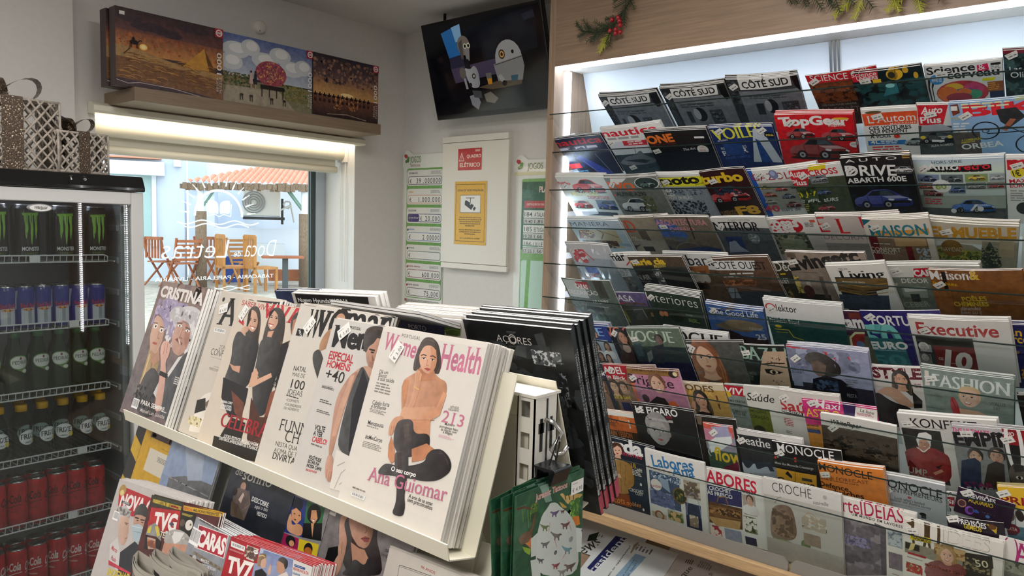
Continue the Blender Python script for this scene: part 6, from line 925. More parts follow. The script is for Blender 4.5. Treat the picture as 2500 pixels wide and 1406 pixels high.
('Grey green fashion magazine with blonde woman and red glove, seventh row of the cabinet',(2.1716,0.4285,1.2599),205.4,238.4,3.2,29,0.18,2,3,'magazines in the seventh row of the cabinet',[(23.1,31.7,0.3)],'7c8a84',[('T','FASHION',23.4,55.1,175.1,40.5,'c8d0cc','d',-0.003),('T','HELLO!',6.4,62,57.2,0,'ddd','',-1.366),('P','cfc8c4',8.5,7.7,18,7.7,19.8,55.9,7.8,58.3),('H',109.9,77.2,59.3,'d8b09a','c4a880','8a6a5c','m<u'),('P','c8a088',85.2,116.5,128.6,116.6,161.9,132.2,75.1,153.5),('P','b01824',64.8,90.5,72.1,78.7,83.2,100,87.3,126.3,89.3,146.5,75.2,150,66.5,117.4),('K','8a0f1a',1.9,69.5,89.4,78.3,114.7),('T','WALLIS',153.2,90.8,34.8,10.6,'4a5854','s',-0.039),('T','DAY',162,103.8,15.3,9.3,'4a5854','s',-0.017),('L',12.8,84.6,48.4,90.7,3,'6a7872'),('L',8.8,127.2,49.6,131.7,3,'5a6862'),('L',144.3,112.9,192.5,114.8,3,'6a7872')]),
('Nearly black magazine cut off at the shelf edge, seventh row of the cabinet',(2.1948,0.218,1.218),200,190.5,3.2,29,-8.82,-3,2,'magazines in the seventh row of the cabinet',[],'1a1714',[('Z',0,0,200,190.5,40,14,'2a241e','0f0d0c')]),
('Women weekly with yellow letters on navy, beside the brochure pile, eighth row of the cabinet',(2.1665,1.5544,1.119),215,248.9,3.2,26,-6.64,2,0,'magazines in the eighth row of the cabinet',[],'2a2c44',[('T','SCHMERZE',19.1,37.1,115.9,24.2,'d0c02c','b',-0.029),('T','SAMT',102.3,51.4,51.6,17,'e4e4e4','b',-0.007),('R',2.4,67.1,129.6,198.1,'8a6a58'),('H',108.4,81.1,46.9,'d4a890','6a4a34','a84a4c','lm')]),
('Celebrity weekly with red banner and three faces, eighth row of the cabinet',(2.151,1.4052,1.132),215,263.3,3.2,26,-7.75,2,1,'magazines in the eighth row of the cabinet',[(28.4,21.3,0.9)],'8a6c5a',[('P','a8202c',3,-0.1,105.9,1.4,83.4,61.3,-10.7,55.6),('T','ADEL',-3.2,36.8,88.3,28.1,'e4dedc','b',-0.018),('T','im Blick',-6.3,55.4,86,15,'e4dedc','b',0.062),('Z',-24.7,58.3,78.4,118.4,20,26.3,'8a7a6c','a88a74'),('H',17.9,91.2,45.9,'d4a88c','4a3020','b8a490','lm'),('H',57,93.1,41.4,'c89c80','3a2418','8a9478','m'),('T','Glück & Leid',-18.8,141.5,89.4,15.5,'cfc040','b',-0.023),('T','ck!',-60.7,131.6,23.9,14.8,'cfc040','b',0.023),('R',-69,157.8,-29.7,180.5,'2a5a8a'),('R',22.9,155.3,60,190,'24305c'),('Z',-22.2,150.2,9.6,190,20,8.9,'5a6a5c','3a4438')]),
('Pink weekly with gold banner and laughing woman, eighth row of the cabinet',(2.1398,1.3021,1.1362),199.7,268,3.2,26,-6.01,2,1,'magazines in the eighth row of the cabinet',[(15.9,38.5,0.5)],'b87c98',[('P','8a6434',1.8,-5.2,200.6,-3.1,193.9,22.9,-1.5,21.9),('T','LAST-MINUTE-PLÄTZCHEN',24.7,9,132.4,8,'3a2818','b',0.006),('E',176.1,13,16.2,14.7,'2a1c18'),('E',183.5,12.4,8.1,8.5,'d8c8a8'),('R',0,42.9,12,268,'d86a34'),('T','Brigitte',-5.9,58.2,172.7,36.9,'221a2c','s',0.063),('H',105.3,56.9,67.1,'dcac94','7a4c30','191416','me'),('P','191416',52.2,133.3,88,105.7,116.7,110.7,129.9,141,42.8,150.5),('E',142.7,135.7,16.8,16.4,'d8642c'),('L',-0.5,77.8,40.2,86.3,2,'d8b8c8'),('L',-6.2,94.5,30.6,127.4,7,'8a5a74'),('E',41.5,118.3,13.7,16.7,'4a3a44')]),
('Golden sewing magazine with raised finger woman, eighth row of the cabinet',(2.1697,1.1408,1.1124),175.6,241.5,3.2,26,-6.19,3,1,'magazines in the eighth row of the cabinet',[(18.8,26.2,0.9)],'b08c4c',[('R',0,0,175.6,24.1,'c8bca4'),('T','MODES',8.8,29,129.9,23.7,'6a4a1c','b',0.015),('T','TRAVAUX',15.3,43.9,115.8,17.5,'c8a458','b',0.023),('H',84,66.4,54.5,'d4a084','241814','141012','lv>'),('P','141012',47.1,120.7,75.3,109.7,109.2,113.7,108.8,140.8,31.4,150.3),('P','d4a084',36.7,94.4,52.9,69.4,61,72.5,55.5,104.1),('R',1.8,70.6,18.1,108.2,'5a5450'),('E',10.9,89.3,13.6,14.7,'3a3634'),('L',4.7,54.6,27.5,64.2,3,'6a4c28'),('R',139.1,42.1,145.4,94.3,'8a5c3c'),('Z',139.1,42.1,145.4,94.3,14,4.9,'b08868','5a3a28')]),
('Grey green health magazine with red masthead and yellow stamp, eighth row of the cabinet',(2.1601,0.9635,1.1322),205,263.6,3.2,26,-7.23,2,1,'magazines in the eighth row of the cabinet',[],'7c8682',[('P','b0182c',-0.1,2.6,66.3,5.6,59.7,42.1,-8.2,38.1),('T','VIVIR',-7.8,34.4,97.3,24,'e8e4e0','bi',0.038),('E',4.8,37.1,10.2,11.3,'c8a42c'),('T','CÓMO TRATAR',-10.6,64.3,66.6,9.2,'2c3432','b',0.056),('L',-12.7,71.9,44.7,85.5,3,'3a4240'),('T','DESCUBRA LOS',-18,102.5,67.2,8.5,'2c3432','b',0.045),('T','SECRETOS DE',-19,112.1,62.3,8.6,'2c3432','b',0.053),('L',-21.2,119.9,37.3,125.3,2,'3a4240')]),
('White health magazine with black script title and olive panel, eighth row of the cabinet',(2.1469,0.8969,1.1405),205,272.8,3.2,26,-4.39,-2,1,'magazines in the eighth row of the cabinet',[(30.8,31.5,0.6)],'c8c6c0',[('T','Saúde',2,53.3,83.6,28.3,'1a1a1c','si',0.018),('P','5c6420',-6.3,80.1,65.3,81,63.1,169.3,-16.3,171.5),('T','EMOÇÕES',-1.8,96.1,56.1,9.9,'2c300c','b',0.018),('T','CORAÇÃO',-1.7,118.3,59.1,10.8,'20240a','b',0.034),('T','yoga',-2.9,169.2,35,15.6,'c8d090','',-0.007),('E',20.2,165.4,19.5,19.5,'242412')]),
('White health magazine with pink curl, squeezed behind another, eighth row of the cabinet',(2.1628,0.8333,1.1265),200,257.2,3.2,26,-4.61,3,0,'magazines in the eighth row of the cabinet',[(21.4,25.9,0.7)],'c4bebc',[('O',17.2,31.8,15.5,7.4,'b83c44'),('L',10,7.7,33.9,8.3,1,'999'),('R',-3.6,74.3,19.3,81.9,'1c1c1e'),('L',-0.2,103.1,9.6,131,5,'a85a60'),('R',1.8,62.6,19.2,67.4,'8a2c38')]),
('White health magazine with large red title and barred subtitle, eighth row of the cabinet',(2.139,0.7872,1.1485),171.3,281.7,3.2,26,-2.68,3,2,'magazines in the eighth row of the cabinet',[(14,28.3,0.6)],'c8c2be',[('T','Saúde',-6.5,71.7,135.5,37.4,'b03038','b',0.01),('L',4,2.6,99.2,6.6,1,'aaa'),('P','18181a',-10.9,70.6,63.1,74.1,61.5,85.2,-11.2,81.7),('T','E BEM-ESTAR',-7.7,79.2,66.8,8.3,'ddd','b',0.042),('L',-11.4,102.1,27.8,131.9,5,'a8404c'),('L',-20.6,148.8,17.5,160.1,3,'555')]),
('Magenta astrology magazine with yellow title and white moon box, eighth row of the cabinet',(2.1391,0.7178,1.1296),199.5,260.6,3.2,26,-2.96,-2,1,'magazines in the eighth row of the cabinet',[(28.2,8.6,0.5)],'c02c74',[('R',0,86,199.5,260.6,'c8863c'),('R',110.9,-1.3,146.3,35.4,'2a1c4c'),('T','Maxi',33.1,23.6,69.4,23.7,'e8dce4','si',-0.017),('T','ASTRO',3.8,57,97.4,27.1,'dcb83c','s',-0.032),('P','d8d4d0',144.9,3.4,200.3,4.2,196.5,40.1,137.8,40.4),('T','La lune',153.8,17.1,36,11,'222','si',0.11),('L',145.3,22,193.5,32.2,3,'b0445c'),('L',-5.6,71.3,36.9,76.2,2,'d84a8c'),('T','Bienvenue',-4.5,92.9,39.3,9,'3a2410','b',-0.05),('L',-5.3,98.5,35.6,105.2,2,'3a2410'),('Z',-13.5,103.7,37,115.8,20,7.3,'d8a440','b86c30','3a4c7c')]),
('Thick white cookery paper magazine with slanted black title, eighth row of the cabinet',(2.1421,0.6662,1.0996),196.8,227.4,9,26,0.17,-3,0,'magazines in the eighth row of the cabinet',[(31.6,45.9,0.8)],'22201c',[('R',0,0,196.8,40.9,'cfcdc9'),('T','WhitePaper',23.1,31.9,81.9,15.9,'1a1a1a','bi',0.013),('L',61.6,42.1,96.6,45.6,1,'999'),('R',0,40.9,196.8,68.2,'4c4238'),('Z',0,68.2,196.8,136.4,90,10,'3a342c','5a4a3c','1a1814','4a3c30')]),
('Thick white travel magazine with man in red and white cap, eighth row of the cabinet',(2.1606,0.476,1.1312),227.8,262.4,8,26,-6.78,2,1,'magazines in the eighth row of the cabinet',[(21.5,32.2,0.2)],'c9c7c4',[('R',4.6,46.5,98.1,225,'2c2c2c'),('T','KONFEKT',28.9,39.8,155.6,28,'18181a','s',-0.026),('L',6.1,-1.7,129.1,2,1,'888'),('L',31.2,39.2,120.8,43.3,1,'888'),('P','dcdcdc',37.4,77.3,46,58.8,63.7,53.9,75,62.7,70.4,84.4,35.6,89.2),('R',52.5,63,61.2,67.2,'333'),('P','b98470',37.1,89,70.4,84.4,64.6,104.6,48.3,118.7,36.9,108.6),('P','d8d8d8',33.1,105.2,48.3,118.7,66.7,100.4,61.1,128.5,47.1,126.7,31.5,125.2),('P','8a1018',-5.4,126.7,33.1,105.2,47.1,126.7,68.1,100.2,91.5,112.2,111.3,128.5,101,224.5,-28.3,249.3),('P','6a0c12',8.2,152.7,22.4,174.5,-0.6,227.5,-13.8,196.9),('P','1a1416',69.8,166.5,88.2,155.5,77.3,173.1),('P','b98470',61,187.9,83.1,172.1,87.7,179.2,65.6,195.1),('H',53,91.5,36.2,'c08c74','dcdcdc','8a1018','sm'),('P','dcdcdc',35,83.5,44.2,60.9,63.7,53.9,75,62.7,73.7,80.9,54.3,78.9),('T','JUMP',-10.7,196.4,55.4,21,'b0a8a0','s',0.118),('T','START',-12.5,217.3,71.6,18.6,'8a8078','s',0.055)]),
('Film magazine with two dark haired men and heavy letters, eighth row of the cabinet',(2.1482,0.3459,1.1269),215,257.6,3.2,26,-5.59,-3,3,'magazines in the eighth row of the cabinet',[(31.5,23.8,0.1)],'7c7e80',[('R',0,0,215,36.1,'b8b4b8'),('T','THE ULTIMATE',0.2,21,81.1,13.6,'c83c78','b',0.031),('T','EMPIRE',3.4,63.6,146,41.8,'1c1c20','B',-0.09),('T','20',87.3,26.2,20,14.6,'1c1c20','b',-0.064),('H',43.6,94.3,38,'c8a088','2a1c18','1c2c48','s>'),('P','1c2c48',11.4,111.5,41.8,98.4,53.5,111.3,47.1,200.8,-2.4,211.7),('H',90.5,86,40.9,'b88c74','1a1414','2c2624','s'),('P','2c2624',68.5,116,87.8,101.3,104.6,109.2,100,189.2,49.8,200.2),('T','STAR',10.1,197.1,67.1,16.1,'7a1c4c','b',-0.1),('T','FANS',15.8,219.6,59,24.2,'8a8a8c','b',-0.092)]),
('Black music magazine with red band and white ring letter, eighth row of the cabinet',(2.1361,0.237,1.1411),220,273.5,3.2,26,-6.72,2,0,'magazines in the eighth row of the cabinet',[(9.4,32.4,0.4)],'131214',[('R',0,0,220,46.5,'8a1420'),('T','MOJO',-1.8,18.6,25.9,11.5,'e8e4e4','b',0.032),('L',28.5,12.2,42.2,17.4,1,'b85030'),('O',21.2,46.8,19.5,8.8,'e8e8e8',0,6.3,90),('E',22.4,140.7,22.3,37.8,'4a443f'),('E',21.8,146.3,7.5,5.3,'c8c4bc'),('E',21.8,146.3,3.5,5.3,'111'),('P','1a1618',11.3,106,35,105.7,33.1,124.1,13.6,131.2)]),
('Orange review magazine with black author name, ninth row of the cabinet',(2.1835,1.4184,0.9619),200,203.8,3.2,20,-5.3,3,2,'magazines in the ninth row of the cabinet',[(-0.1,37.9,0.9)],'c4622c',[('R',0,0,200,14.3,'dcd8d2'),('T','REVUE',-4.5,26.4,41,12.4,'3a2010','s',0.025),('T','DEUX',2,45.6,58.4,16.6,'3a2010','s',0.01),('T','MONDES',2.9,57.6,41.9,14.1,'3a2010','s',0.014),('L',65.5,12.2,100.6,33.3,5,'e0a070'),('B',101.9,25.3,5.2,32.5),('R',0,73.4,200,203.8,'3a2418'),('T','SYLVAIN TESSON',-22.7,95.4,126.6,21.1,'b86c38','b',0.018)]),
('Black newspaper magazine with old actor portrait in grey, ninth row of the cabinet',(2.1507,1.2839,1.0176),232.6,263.1,3.2,20,-3.43,-3,2,'magazines in the ninth row of the cabinet',[(27.9,22.6,0.5)],'18181a',[('T','LE FIGARO',11.7,34.5,159.4,26,'e4e4e4','sb',-0.033),('R',125.2,32.5,146.9,42.1,'6a1c28'),('H',85.6,99.1,100.8,'9c9a98','8a8886','141416','ge'),('Z',45.7,46.5,147.6,56.8,60,4.7,'7c7a78','5a5856','a4a2a0')]),
('Black magazine with brown boxed title and dim face, ninth row of the cabinet',(2.1654,1.1335,1.0116),216,256.7,3.2,20,-4.73,4,1,'magazines in the ninth row of the cabinet',[(20.5,31.5,0.1)],'1c1816',[('P','6a5a4c',6,2.2,102.8,2.5,96.8,32.1,0.4,36.1),('T','ÉTERNEL',-0.1,38,91.2,25.1,'241a14','b',-0.037),('E',41.5,104.4,50.9,78.1,'2c2826'),('E',54.9,91.2,21.8,10,'1a1614'),('E',54.5,93.1,7.3,4.6,'4a4642'),('P','34302c',22.5,92.4,76.4,106.3,53.9,147.2,16.2,138.5)]),
('Pastel painted magazine with white horse and yellow title, ninth row of the cabinet',(2.1618,1.0274,0.9976),99.5,241.9,3.2,20,-2.95,3,1,'magazines in the ninth row of the cabinet',[(33.1,28.7,0.7)],'8c8c9c',[('R',0,0,99.5,38.7,'c85a4c'),('P','b87a90',-2.2,17.6,41.9,18.5,96.2,21.6,89.5,65.3,-6.4,66.3),('P','9a98b8',27.7,8.2,84.3,-1.6,89.6,39.7,32.7,50.3),('R',0,91.9,99.5,241.9,'3a5040'),('P','d4d8e0',7.6,68,37.6,45.1,90.6,33.2,90.8,56.5,55,85,11.3,106.8),('K','b8c0d0',3.4,12.4,75.8,2.8,108.5,9,120.5),('T','flow',21.9,128.9,92.3,49.9,'d0b030','b',0.049),('P','6a1c34',48.4,152,100.1,123.4,108.1,173.9,44,179.6)]),
('White bordered mindfulness magazine with snowy dark forest, ninth row of the cabinet',(2.1704,0.9313,0.998),212.4,242.2,3.2,20,-2.78,2,1,'magazines in the ninth row of the cabinet',[(22.8,40.1,0.6)],'cac8c6',[('P','26282c',1.8,18.7,134,14.8,139.1,176.3,-10.7,194.8),('T','Breathe',2.9,50.3,110.5,28.8,'e0e0e0','s',-0.006),('L',5.1,-3.5,199.2,9.6,1,'aaa'),('Z',1.9,56.9,131.9,60.5,40,15.9,'34383c','1c1e20'),('P','8a929c',-6,123.3,136,113.7,135.4,177.2,-10.7,194.8),('P','2c3440',2.7,104.1,17.4,109.6,51.5,110.9,105.1,99.4,115.7,130.9,-3.9,149.1),('P','14161a',31.5,158.6,39.3,130.8,41.4,156.3),('P','aab4c0',-3.3,144.5,12.7,114.9,21.5,134.7,32.1,141,55.4,110.1,58.9,139.4,95.9,114.1,100.6,134.3,114.6,139.6,-1.9,161.8)]),
('Black world affairs magazine with white title and yellow panels, ninth row of the cabinet',(2.1674,0.8089,0.9845),199.8,227.8,6,20,-4.01,3,0,'magazines in the ninth row of the cabinet',[(19,40.8,0.5)],'141416',[('T','MONOCLE',13.2,31.6,165,27.6,'dcdcdc','s',0.009),('L',0.2,58.7,51.8,59.2,2,'6a6a6a'),('T','Meet the Monocle Concierge',-1.1,79.7,116,8.6,'b8b8b4','s',-0.021),('L',-1.3,85.5,113.8,86,1,'888'),('P','c8942c',-1.5,94.4,58.1,94.8,52.1,145.8,-5.5,145.7),('P','c8942c',59.4,95.4,121,94.9,115.9,148.2,53.3,149.7),('T','Con we',-2.3,149.2,115.4,24.4,'18181a','b',-0.039),('P','1c1c1e',27,109.4,35.8,97.3,47.7,113.5,44.7,122.4),('R',76,111.7,105.7,121.7,'3a3c34'),('P','b83828',2.7,41.7,7.6,40.8,7,61.5,0.7,62.7),('P','b83828',62.2,45,68.6,43.8,68.4,60.1,62,61.3)]),
('Orange world affairs magazine with black serif title, ninth row of the cabinet',(2.1643,0.6729,0.955),175.3,196.5,6,20,-5.46,4,2,'magazines in the ninth row of the cabinet',[(17.5,42.7,0.2)],'d07a30',[('T','MONOCLE',0.3,28.8,145.2,24.3,'221812','s',0.047),('T','THE FORECAST',7,57.4,127.4,10.6,'5a2c14','s',-0.05),('L',-3,57.2,141.9,62.9,1,'7a4420'),('T','Defence.',-6.1,83.8,87.1,16.5,'221812','b',0.032),('T','Sandwiches',-9.2,104.7,124.3,18.3,'221812','b',-0.012)]),
('Silver grey world affairs magazine with entrepreneurs lettering, ninth row of the cabinet',(2.1878,0.5276,0.9502),173,191.3,7,20,-1.94,-3,1,'magazines in the ninth row of the cabinet',[(29,54.7,0.8)],'a4a8ac',[('T','MONOCLE',5.7,39.3,159,26.1,'1a1a1e','s',0.023),('T','THE ENTREPRENEURS',5,51.3,159.4,13.5,'26262a','s',0.031),('R',80.6,59.5,89.5,66.2,'a84a50'),('T','Look what’s landed',47.3,76.3,74.2,8.7,'26262a','s',0.018),('T','Discover our Austria survey',31.9,83.3,104.8,8,'26262a','s',0.033),('L',16.2,91.5,153.2,93.4,1,'5a5a60'),('E',115.9,108.1,8.7,5.5,'1a1a1c'),('R',111.4,111.4,123.9,121.2,'3a3c40')]),
('Small white puzzle booklet with red letters, half hidden, ninth row of the cabinet',(2.1913,0.3525,0.9405),70,181.1,3.2,20,-9.47,0,0,'magazines in the ninth row of the cabinet',[],'b8b8b8',[('T','A',1.2,12.4,13.9,11,'222','i',-0.055),('P','8a1c2c',-2.8,16.6,17.1,15.7,12.3,45.2,-7.4,44.5),('T','SI',-3.9,34.9,15,12.6,'e0d8d8','b',0.227),('E',-5.9,55.2,8.5,11.3,'222')]),
('Purple zodiac booklet with Aquarius lettering and planets, ninth row of the cabinet',(2.1779,0.3238,0.9639),125,80,3.2,20,7.87,0,0,'magazines in the ninth row of the cabinet',[(21.9,11.2,0.7)],'2c1630',[('T','PREVISÕES',19,24.1,65.9,13.8,'e0d8e0','b',-0.09),('T','AQUÁRIO',27.3,35.8,54.5,13.1,'d0b028','b',-0.051),('E',14.9,47.5,10,12.5,'b88a70'),('E',14.9,47.5,7.5,9.2,'5a3040'),('E',33.9,62,9.9,13.2,'8a4ab8'),('E',36.4,60.8,6.4,8.1,'3a2040'),('E',48,59,7.4,4.4,'3c5ab0'),('E',74.9,63.4,4.8,5.1,'4a7ac0'),('Z',9.9,53.8,89,54.5,12,1.3,'c8a8c8')]),
('Black zodiac booklet with Gemini lettering, bottom row of the cabinet',(2.1609,0.3425,0.889),125,100,3.2,15,-6.87,3,0,'magazines in the bottom row of the cabinet',[(14.7,8.2,0.3)],'1e1420',[('T','PREVISÕES',24.4,18.2,62,15.2,'dcdcdc','b',0.076),('T','GÉMEOS',36.5,29.5,38.8,13.1,'c8b030','b',0.106),('P','b8982c',87.6,7.7,109.7,13.4,106.7,33.8,96.4,22.6),('E',99.5,15.4,8.7,7.4,'5a3a1c')]),
('Yellow recipe magazine with oval offer badge and pan photos, ninth row of the cabinet',(2.1749,0.2409,0.9855),200,228.9,3.2,20,-10.81,-3,4,'magazines in the ninth row of the cabinet',[(11.1,19.4,0.4)],'d4ac2c',[('T','PRIMA',1.2,48,107.5,22.5,'8a1c20','sb',0.068),('R',0,68.7,200,228.9,'5a7c8c'),('P','e0e0dc',-11.3,61.7,6.9,59.4,0.2,107.3,-18.2,109.9),('E',-5.5,80.1,8.9,17.9,'6a4c34'),('P','e0e0dc',7.9,61,28.1,60.3,20.8,107.9,-0.4,110.9),('E',14.7,81,9.2,18.5,'7a5438'),('P','e0e0dc',29.1,61.9,46.7,63.1,38.2,115.8,21.7,114.7),('E',35,81.7,8.6,17.6,'3a2c28'),('E',6.3,124,21.9,18,'7a1c28'),('T','OFERTA',-10.4,124.7,32.6,9.4,'e0d8d0','',0.123),('T','BARALHO',-18.2,140,38.1,10.2,'1c3440','b',0.032)]),
('Navy sewing magazine with woman in mustard jumper, bottom row of the cabinet',(2.1633,1.4104,0.88),215,282.4,3.2,15,0.49,-2,1,'magazines in the bottom row of the cabinet',[],'16283a',[('R',0,0,215,90.4,'101a28'),('T','burda',-19.2,55,187.8,53,'e4e4e4','B',-0.055),('T','femmes',75.8,59.2,86.8,18.9,'b02c48','i',-0.02),('E',66.6,33.9,22.5,19,'4a2c20'),('E',65.3,45.7,17.7,22.8,'d8ac94'),('P','4a2c20',46.3,43.5,55.9,22.7,80.5,16.7,83.3,34.3,67.4,26.8),('E',63.9,58.5,4.5,2.4,'a8383c'),('E',58.9,47.3,2.5,1.9,'222'),('E',72.7,43.9,2.5,1.9,'222'),('P','c89c88',53.2,67.3,75.5,61.6,78.1,81.7,48.3,89.5),('P','a8782c',20,101.6,53.8,83.4,83,80.5,119.9,89.2,123.7,167,89.8,195.7,97.6,212.3,12.7,228,15.9,178.8),('K','7a541c',2,47.2,99.1,28.7,218.4),('K','7a541c',2,72.1,92.6,63.7,212.9),('K','7a541c',2,93.2,96.3,81.9,179),('P','8a4420',12.7,228,95.1,213.1,99.4,264.3,2.8,269.9),('P','d8ac94',42.2,142.9,67.1,138.4,70.2,154,45.6,156.1),('T','18',116.3,101.7,19.2,18.9,'d0a43c','s',-0.147),('T','jolis',137,105.3,21.2,9.4,'d8d0c0','b',-0.119),('L',118.2,105.8,157.8,129.5,4,'c8c4bc'),('T','CROCHET',100.1,197.4,56.3,12.7,'d0ccc4','s',-0.086),('T','COSY',122.2,205,30.8,11.7,'d0ccc4','s',-0.07),('T','Tricots',-4.5,267.3,78.5,25.4,'d88a3c','i',-0.119),('T','nobles',80.7,258.1,58.3,16.9,'d88a3c','i',-0.105),('E',148,157.7,3.8,5.7,'ddd'),('E',148.5,257.4,3.9,5.9,'ddd')]),
('White cross stitch magazine with blue serif title and snowy village, bottom row of the cabinet',(2.1567,1.2288,0.873),215,275.1,3.2,15,0.5,4,1,'magazines in the bottom row of the cabinet',[],'ceccc8',[('T','Labores',25.7,60.3,155.6,42,'2c6ca0','sb',-0.14),('T','Ana',101.4,73.1,80,35.9,'2c6ca0','sb',-0.165),('T','Punto de Cruz',9.6,73.6,83.6,12,'8a4a4c','',-0.058),('R',10.6,77.8,123.1,205.2,'3a4c68'),('Z',12.7,79.5,128.8,105.1,60,2.8,'c8d4e0','6a84a8'),('P','8a9cb4',47.3,92.5,81.7,100.8,86.8,144.1,53.1,126.9),('E',34.3,127.8,21,21.5,'d8d0cc'),('T','NAVIDAD',15.9,142.2,36.9,8.4,'b04a58','b',-0.164),('Z',6.1,149.6,99,208.3,60,11.2,'c8ccd8','8a94b0','5a648a'),('E',121.4,145,25.3,30.3,'6a5428'),('E',121.4,145,21,24.8,'2c3420'),('Z',109.4,132.9,132.9,161.6,20,4.4,'a88a3c','3a4a2c'),('R',138.5,78.1,195.1,142.7,'9a8c7c'),('Z',139.2,80.1,195.3,140.4,30,8.6,'c0b4a4','6a5a4c'),('R',7,237.3,64.1,256.2,'b0a490'),('O',37.2,246.4,18.5,6.5,'8a5c3c'),('R',70.3,210.5,128.4,249,'a09c88'),('Z',72.3,212.1,128.4,249,20,9.1,'5a6a3c','c8a878'),('R',139.3,161.9,193.4,258.9,'24304c'),('O',167.6,209,25.7,2.2,'8a94b8',3.14,6.28,90),('Z',150.9,205.4,181.5,249.4,20,8.7,'c8b8a4','8a7a68')]),
('White crochet magazine with crimson title and woven basket, bottom row of the cabinet',(2.1715,1.0327,0.8496),220,250.9,3.2,15,-3.68,-2,1,'magazines in the bottom row of the cabinet',[],'d0ceca',[('T','LABORES',-3.4,43.8,183.1,43.5,'b8203c','b',0.072),('T','del hogar',106.3,62.6,68.4,12.8,'222','i',0.02),('P','2c2c5c',-1,56,129.6,61.7,124.7,116.6,-8.2,121.8),('T','EL CROCHET',0.5,74.9,94.4,14.1,'e4e4e4','b',0.006),('T','MÁS FRESCO',0.1,92,96.3,14.1,'e4e4e4','b',0.019),('P','5a3c24',-7.6,117.4,57.4,119.6,124.2,120.9,116.5,198.5,-14.7,197.3),('P','7a5430',-5.2,129.8,119.1,130.4,116.8,164.6,-7.8,178.1),('Z',-3.7,133.7,115.4,160.7,60,4.3,'a87c48','3c2818'),('P','b08c5c',0.8,176,114.3,169.4,106.4,201.1,25.8,204.6),('K','8a6234',3.3,42,114.7,48.5,96.2,73.2,90.7,78,114.9),('R',130,67.7,171.6,138.5,'a89890'),('H',153.6,83,25.2,'c8a088','3a2418','d8d4d4','b'),('R',125.2,143.6,166.1,202.4,'5c6440'),('Z',125,145.8,166.6,198.1,30,8,'8a8c6c','3c4428','d0ccc4'),('R',-10.8,205.1,43,243.7,'6a4440'),('Z',-9.5,204.8,43,243.7,24,8.6,'a83848','d8c8c0'),('R',54.1,206.1,110.6,247.1,'8a90a4'),('R',121.9,218.4,159,246.5,'2c3048')]),
('Wrapped white crochet magazine with hanging beige jumper, bottom row of the cabinet',(2.1572,0.8255,0.871),225,273.1,3.2,15,-1.06,-3,1,'magazines in the bottom row of the cabinet',[],'b8b4ae',[('R',0,0,225,54.6,'d0cecb'),('T','CROCHÉ',28,40.1,114.4,30.9,'26262a','t',-0.028),('L',34.8,44.2,135.2,44.6,1,'aaa'),('T','susimille',145,51.7,43.3,11.8,'555','i',-0.101),('E',180.1,20.7,5.9,7,'a8a8a8'),('K','6a5c54',1.5,32.6,79.1,40.9,60.7,52,53.6),('P','7c604c',20.9,94.5,57.7,76.1,85.3,84.3,94.7,166.1,82.7,194.4,31.6,210.8,10.6,196.6),('Z',20.6,98.7,82.9,190.2,40,8.8,'8c7058','5c4636'),('E',48.2,234.6,68.4,34.2,'7c8a5c'),('E',117.3,199.5,14,18.3,'64744c'),('R',112.6,156.5,161.7,197.1,'8c7c6c'),('Z',109,93.5,180.7,143.1,30,10.4,'c8c0b4','a89c8c'),('O',135.8,101.5,17.1,2.7,'b89c80'),('R',0,204.8,225,273.1,'a8a098')],{'film': 1}),
('White craft magazine with dark pink title and grey embroidered cloth, bottom row of the cabinet',(2.1674,0.6384,0.8648),225,266.7,3.2,15,-0.96,-2,2,'magazines in the bottom row of the cabinet',[],'d6d2cc',[('T','ArteIDEIAS',7.9,45.9,187.4,45,'a8244c','s',-0.044),('T','UM MUNDO EM LAVORES',62.1,51.2,129.9,8.5,'26262a','bw',0.016),('P','7a7278',4,62.5,150.7,64.2,149.2,219.4,-1,273.9),('P','5c565c',120.7,58.4,150.7,64.2,149.2,217,132.3,223.2),('Z',7,69.4,135.4,222.1,30,22.9,'8a8288','6c646c'),('Z',28,117.6,109.3,149.6,70,3.9,'5a5478','8a84a8'),('R',153.7,63.3,191.1,118.6,'98a0a4'),('Z',155,70.3,189.7,115.3,30,6,'6a7480','b0b8bc'),('R',155.3,138.1,190.1,190.7,'7c7078'),('R',163,206.2,181,207.8,'8a2c34')]),
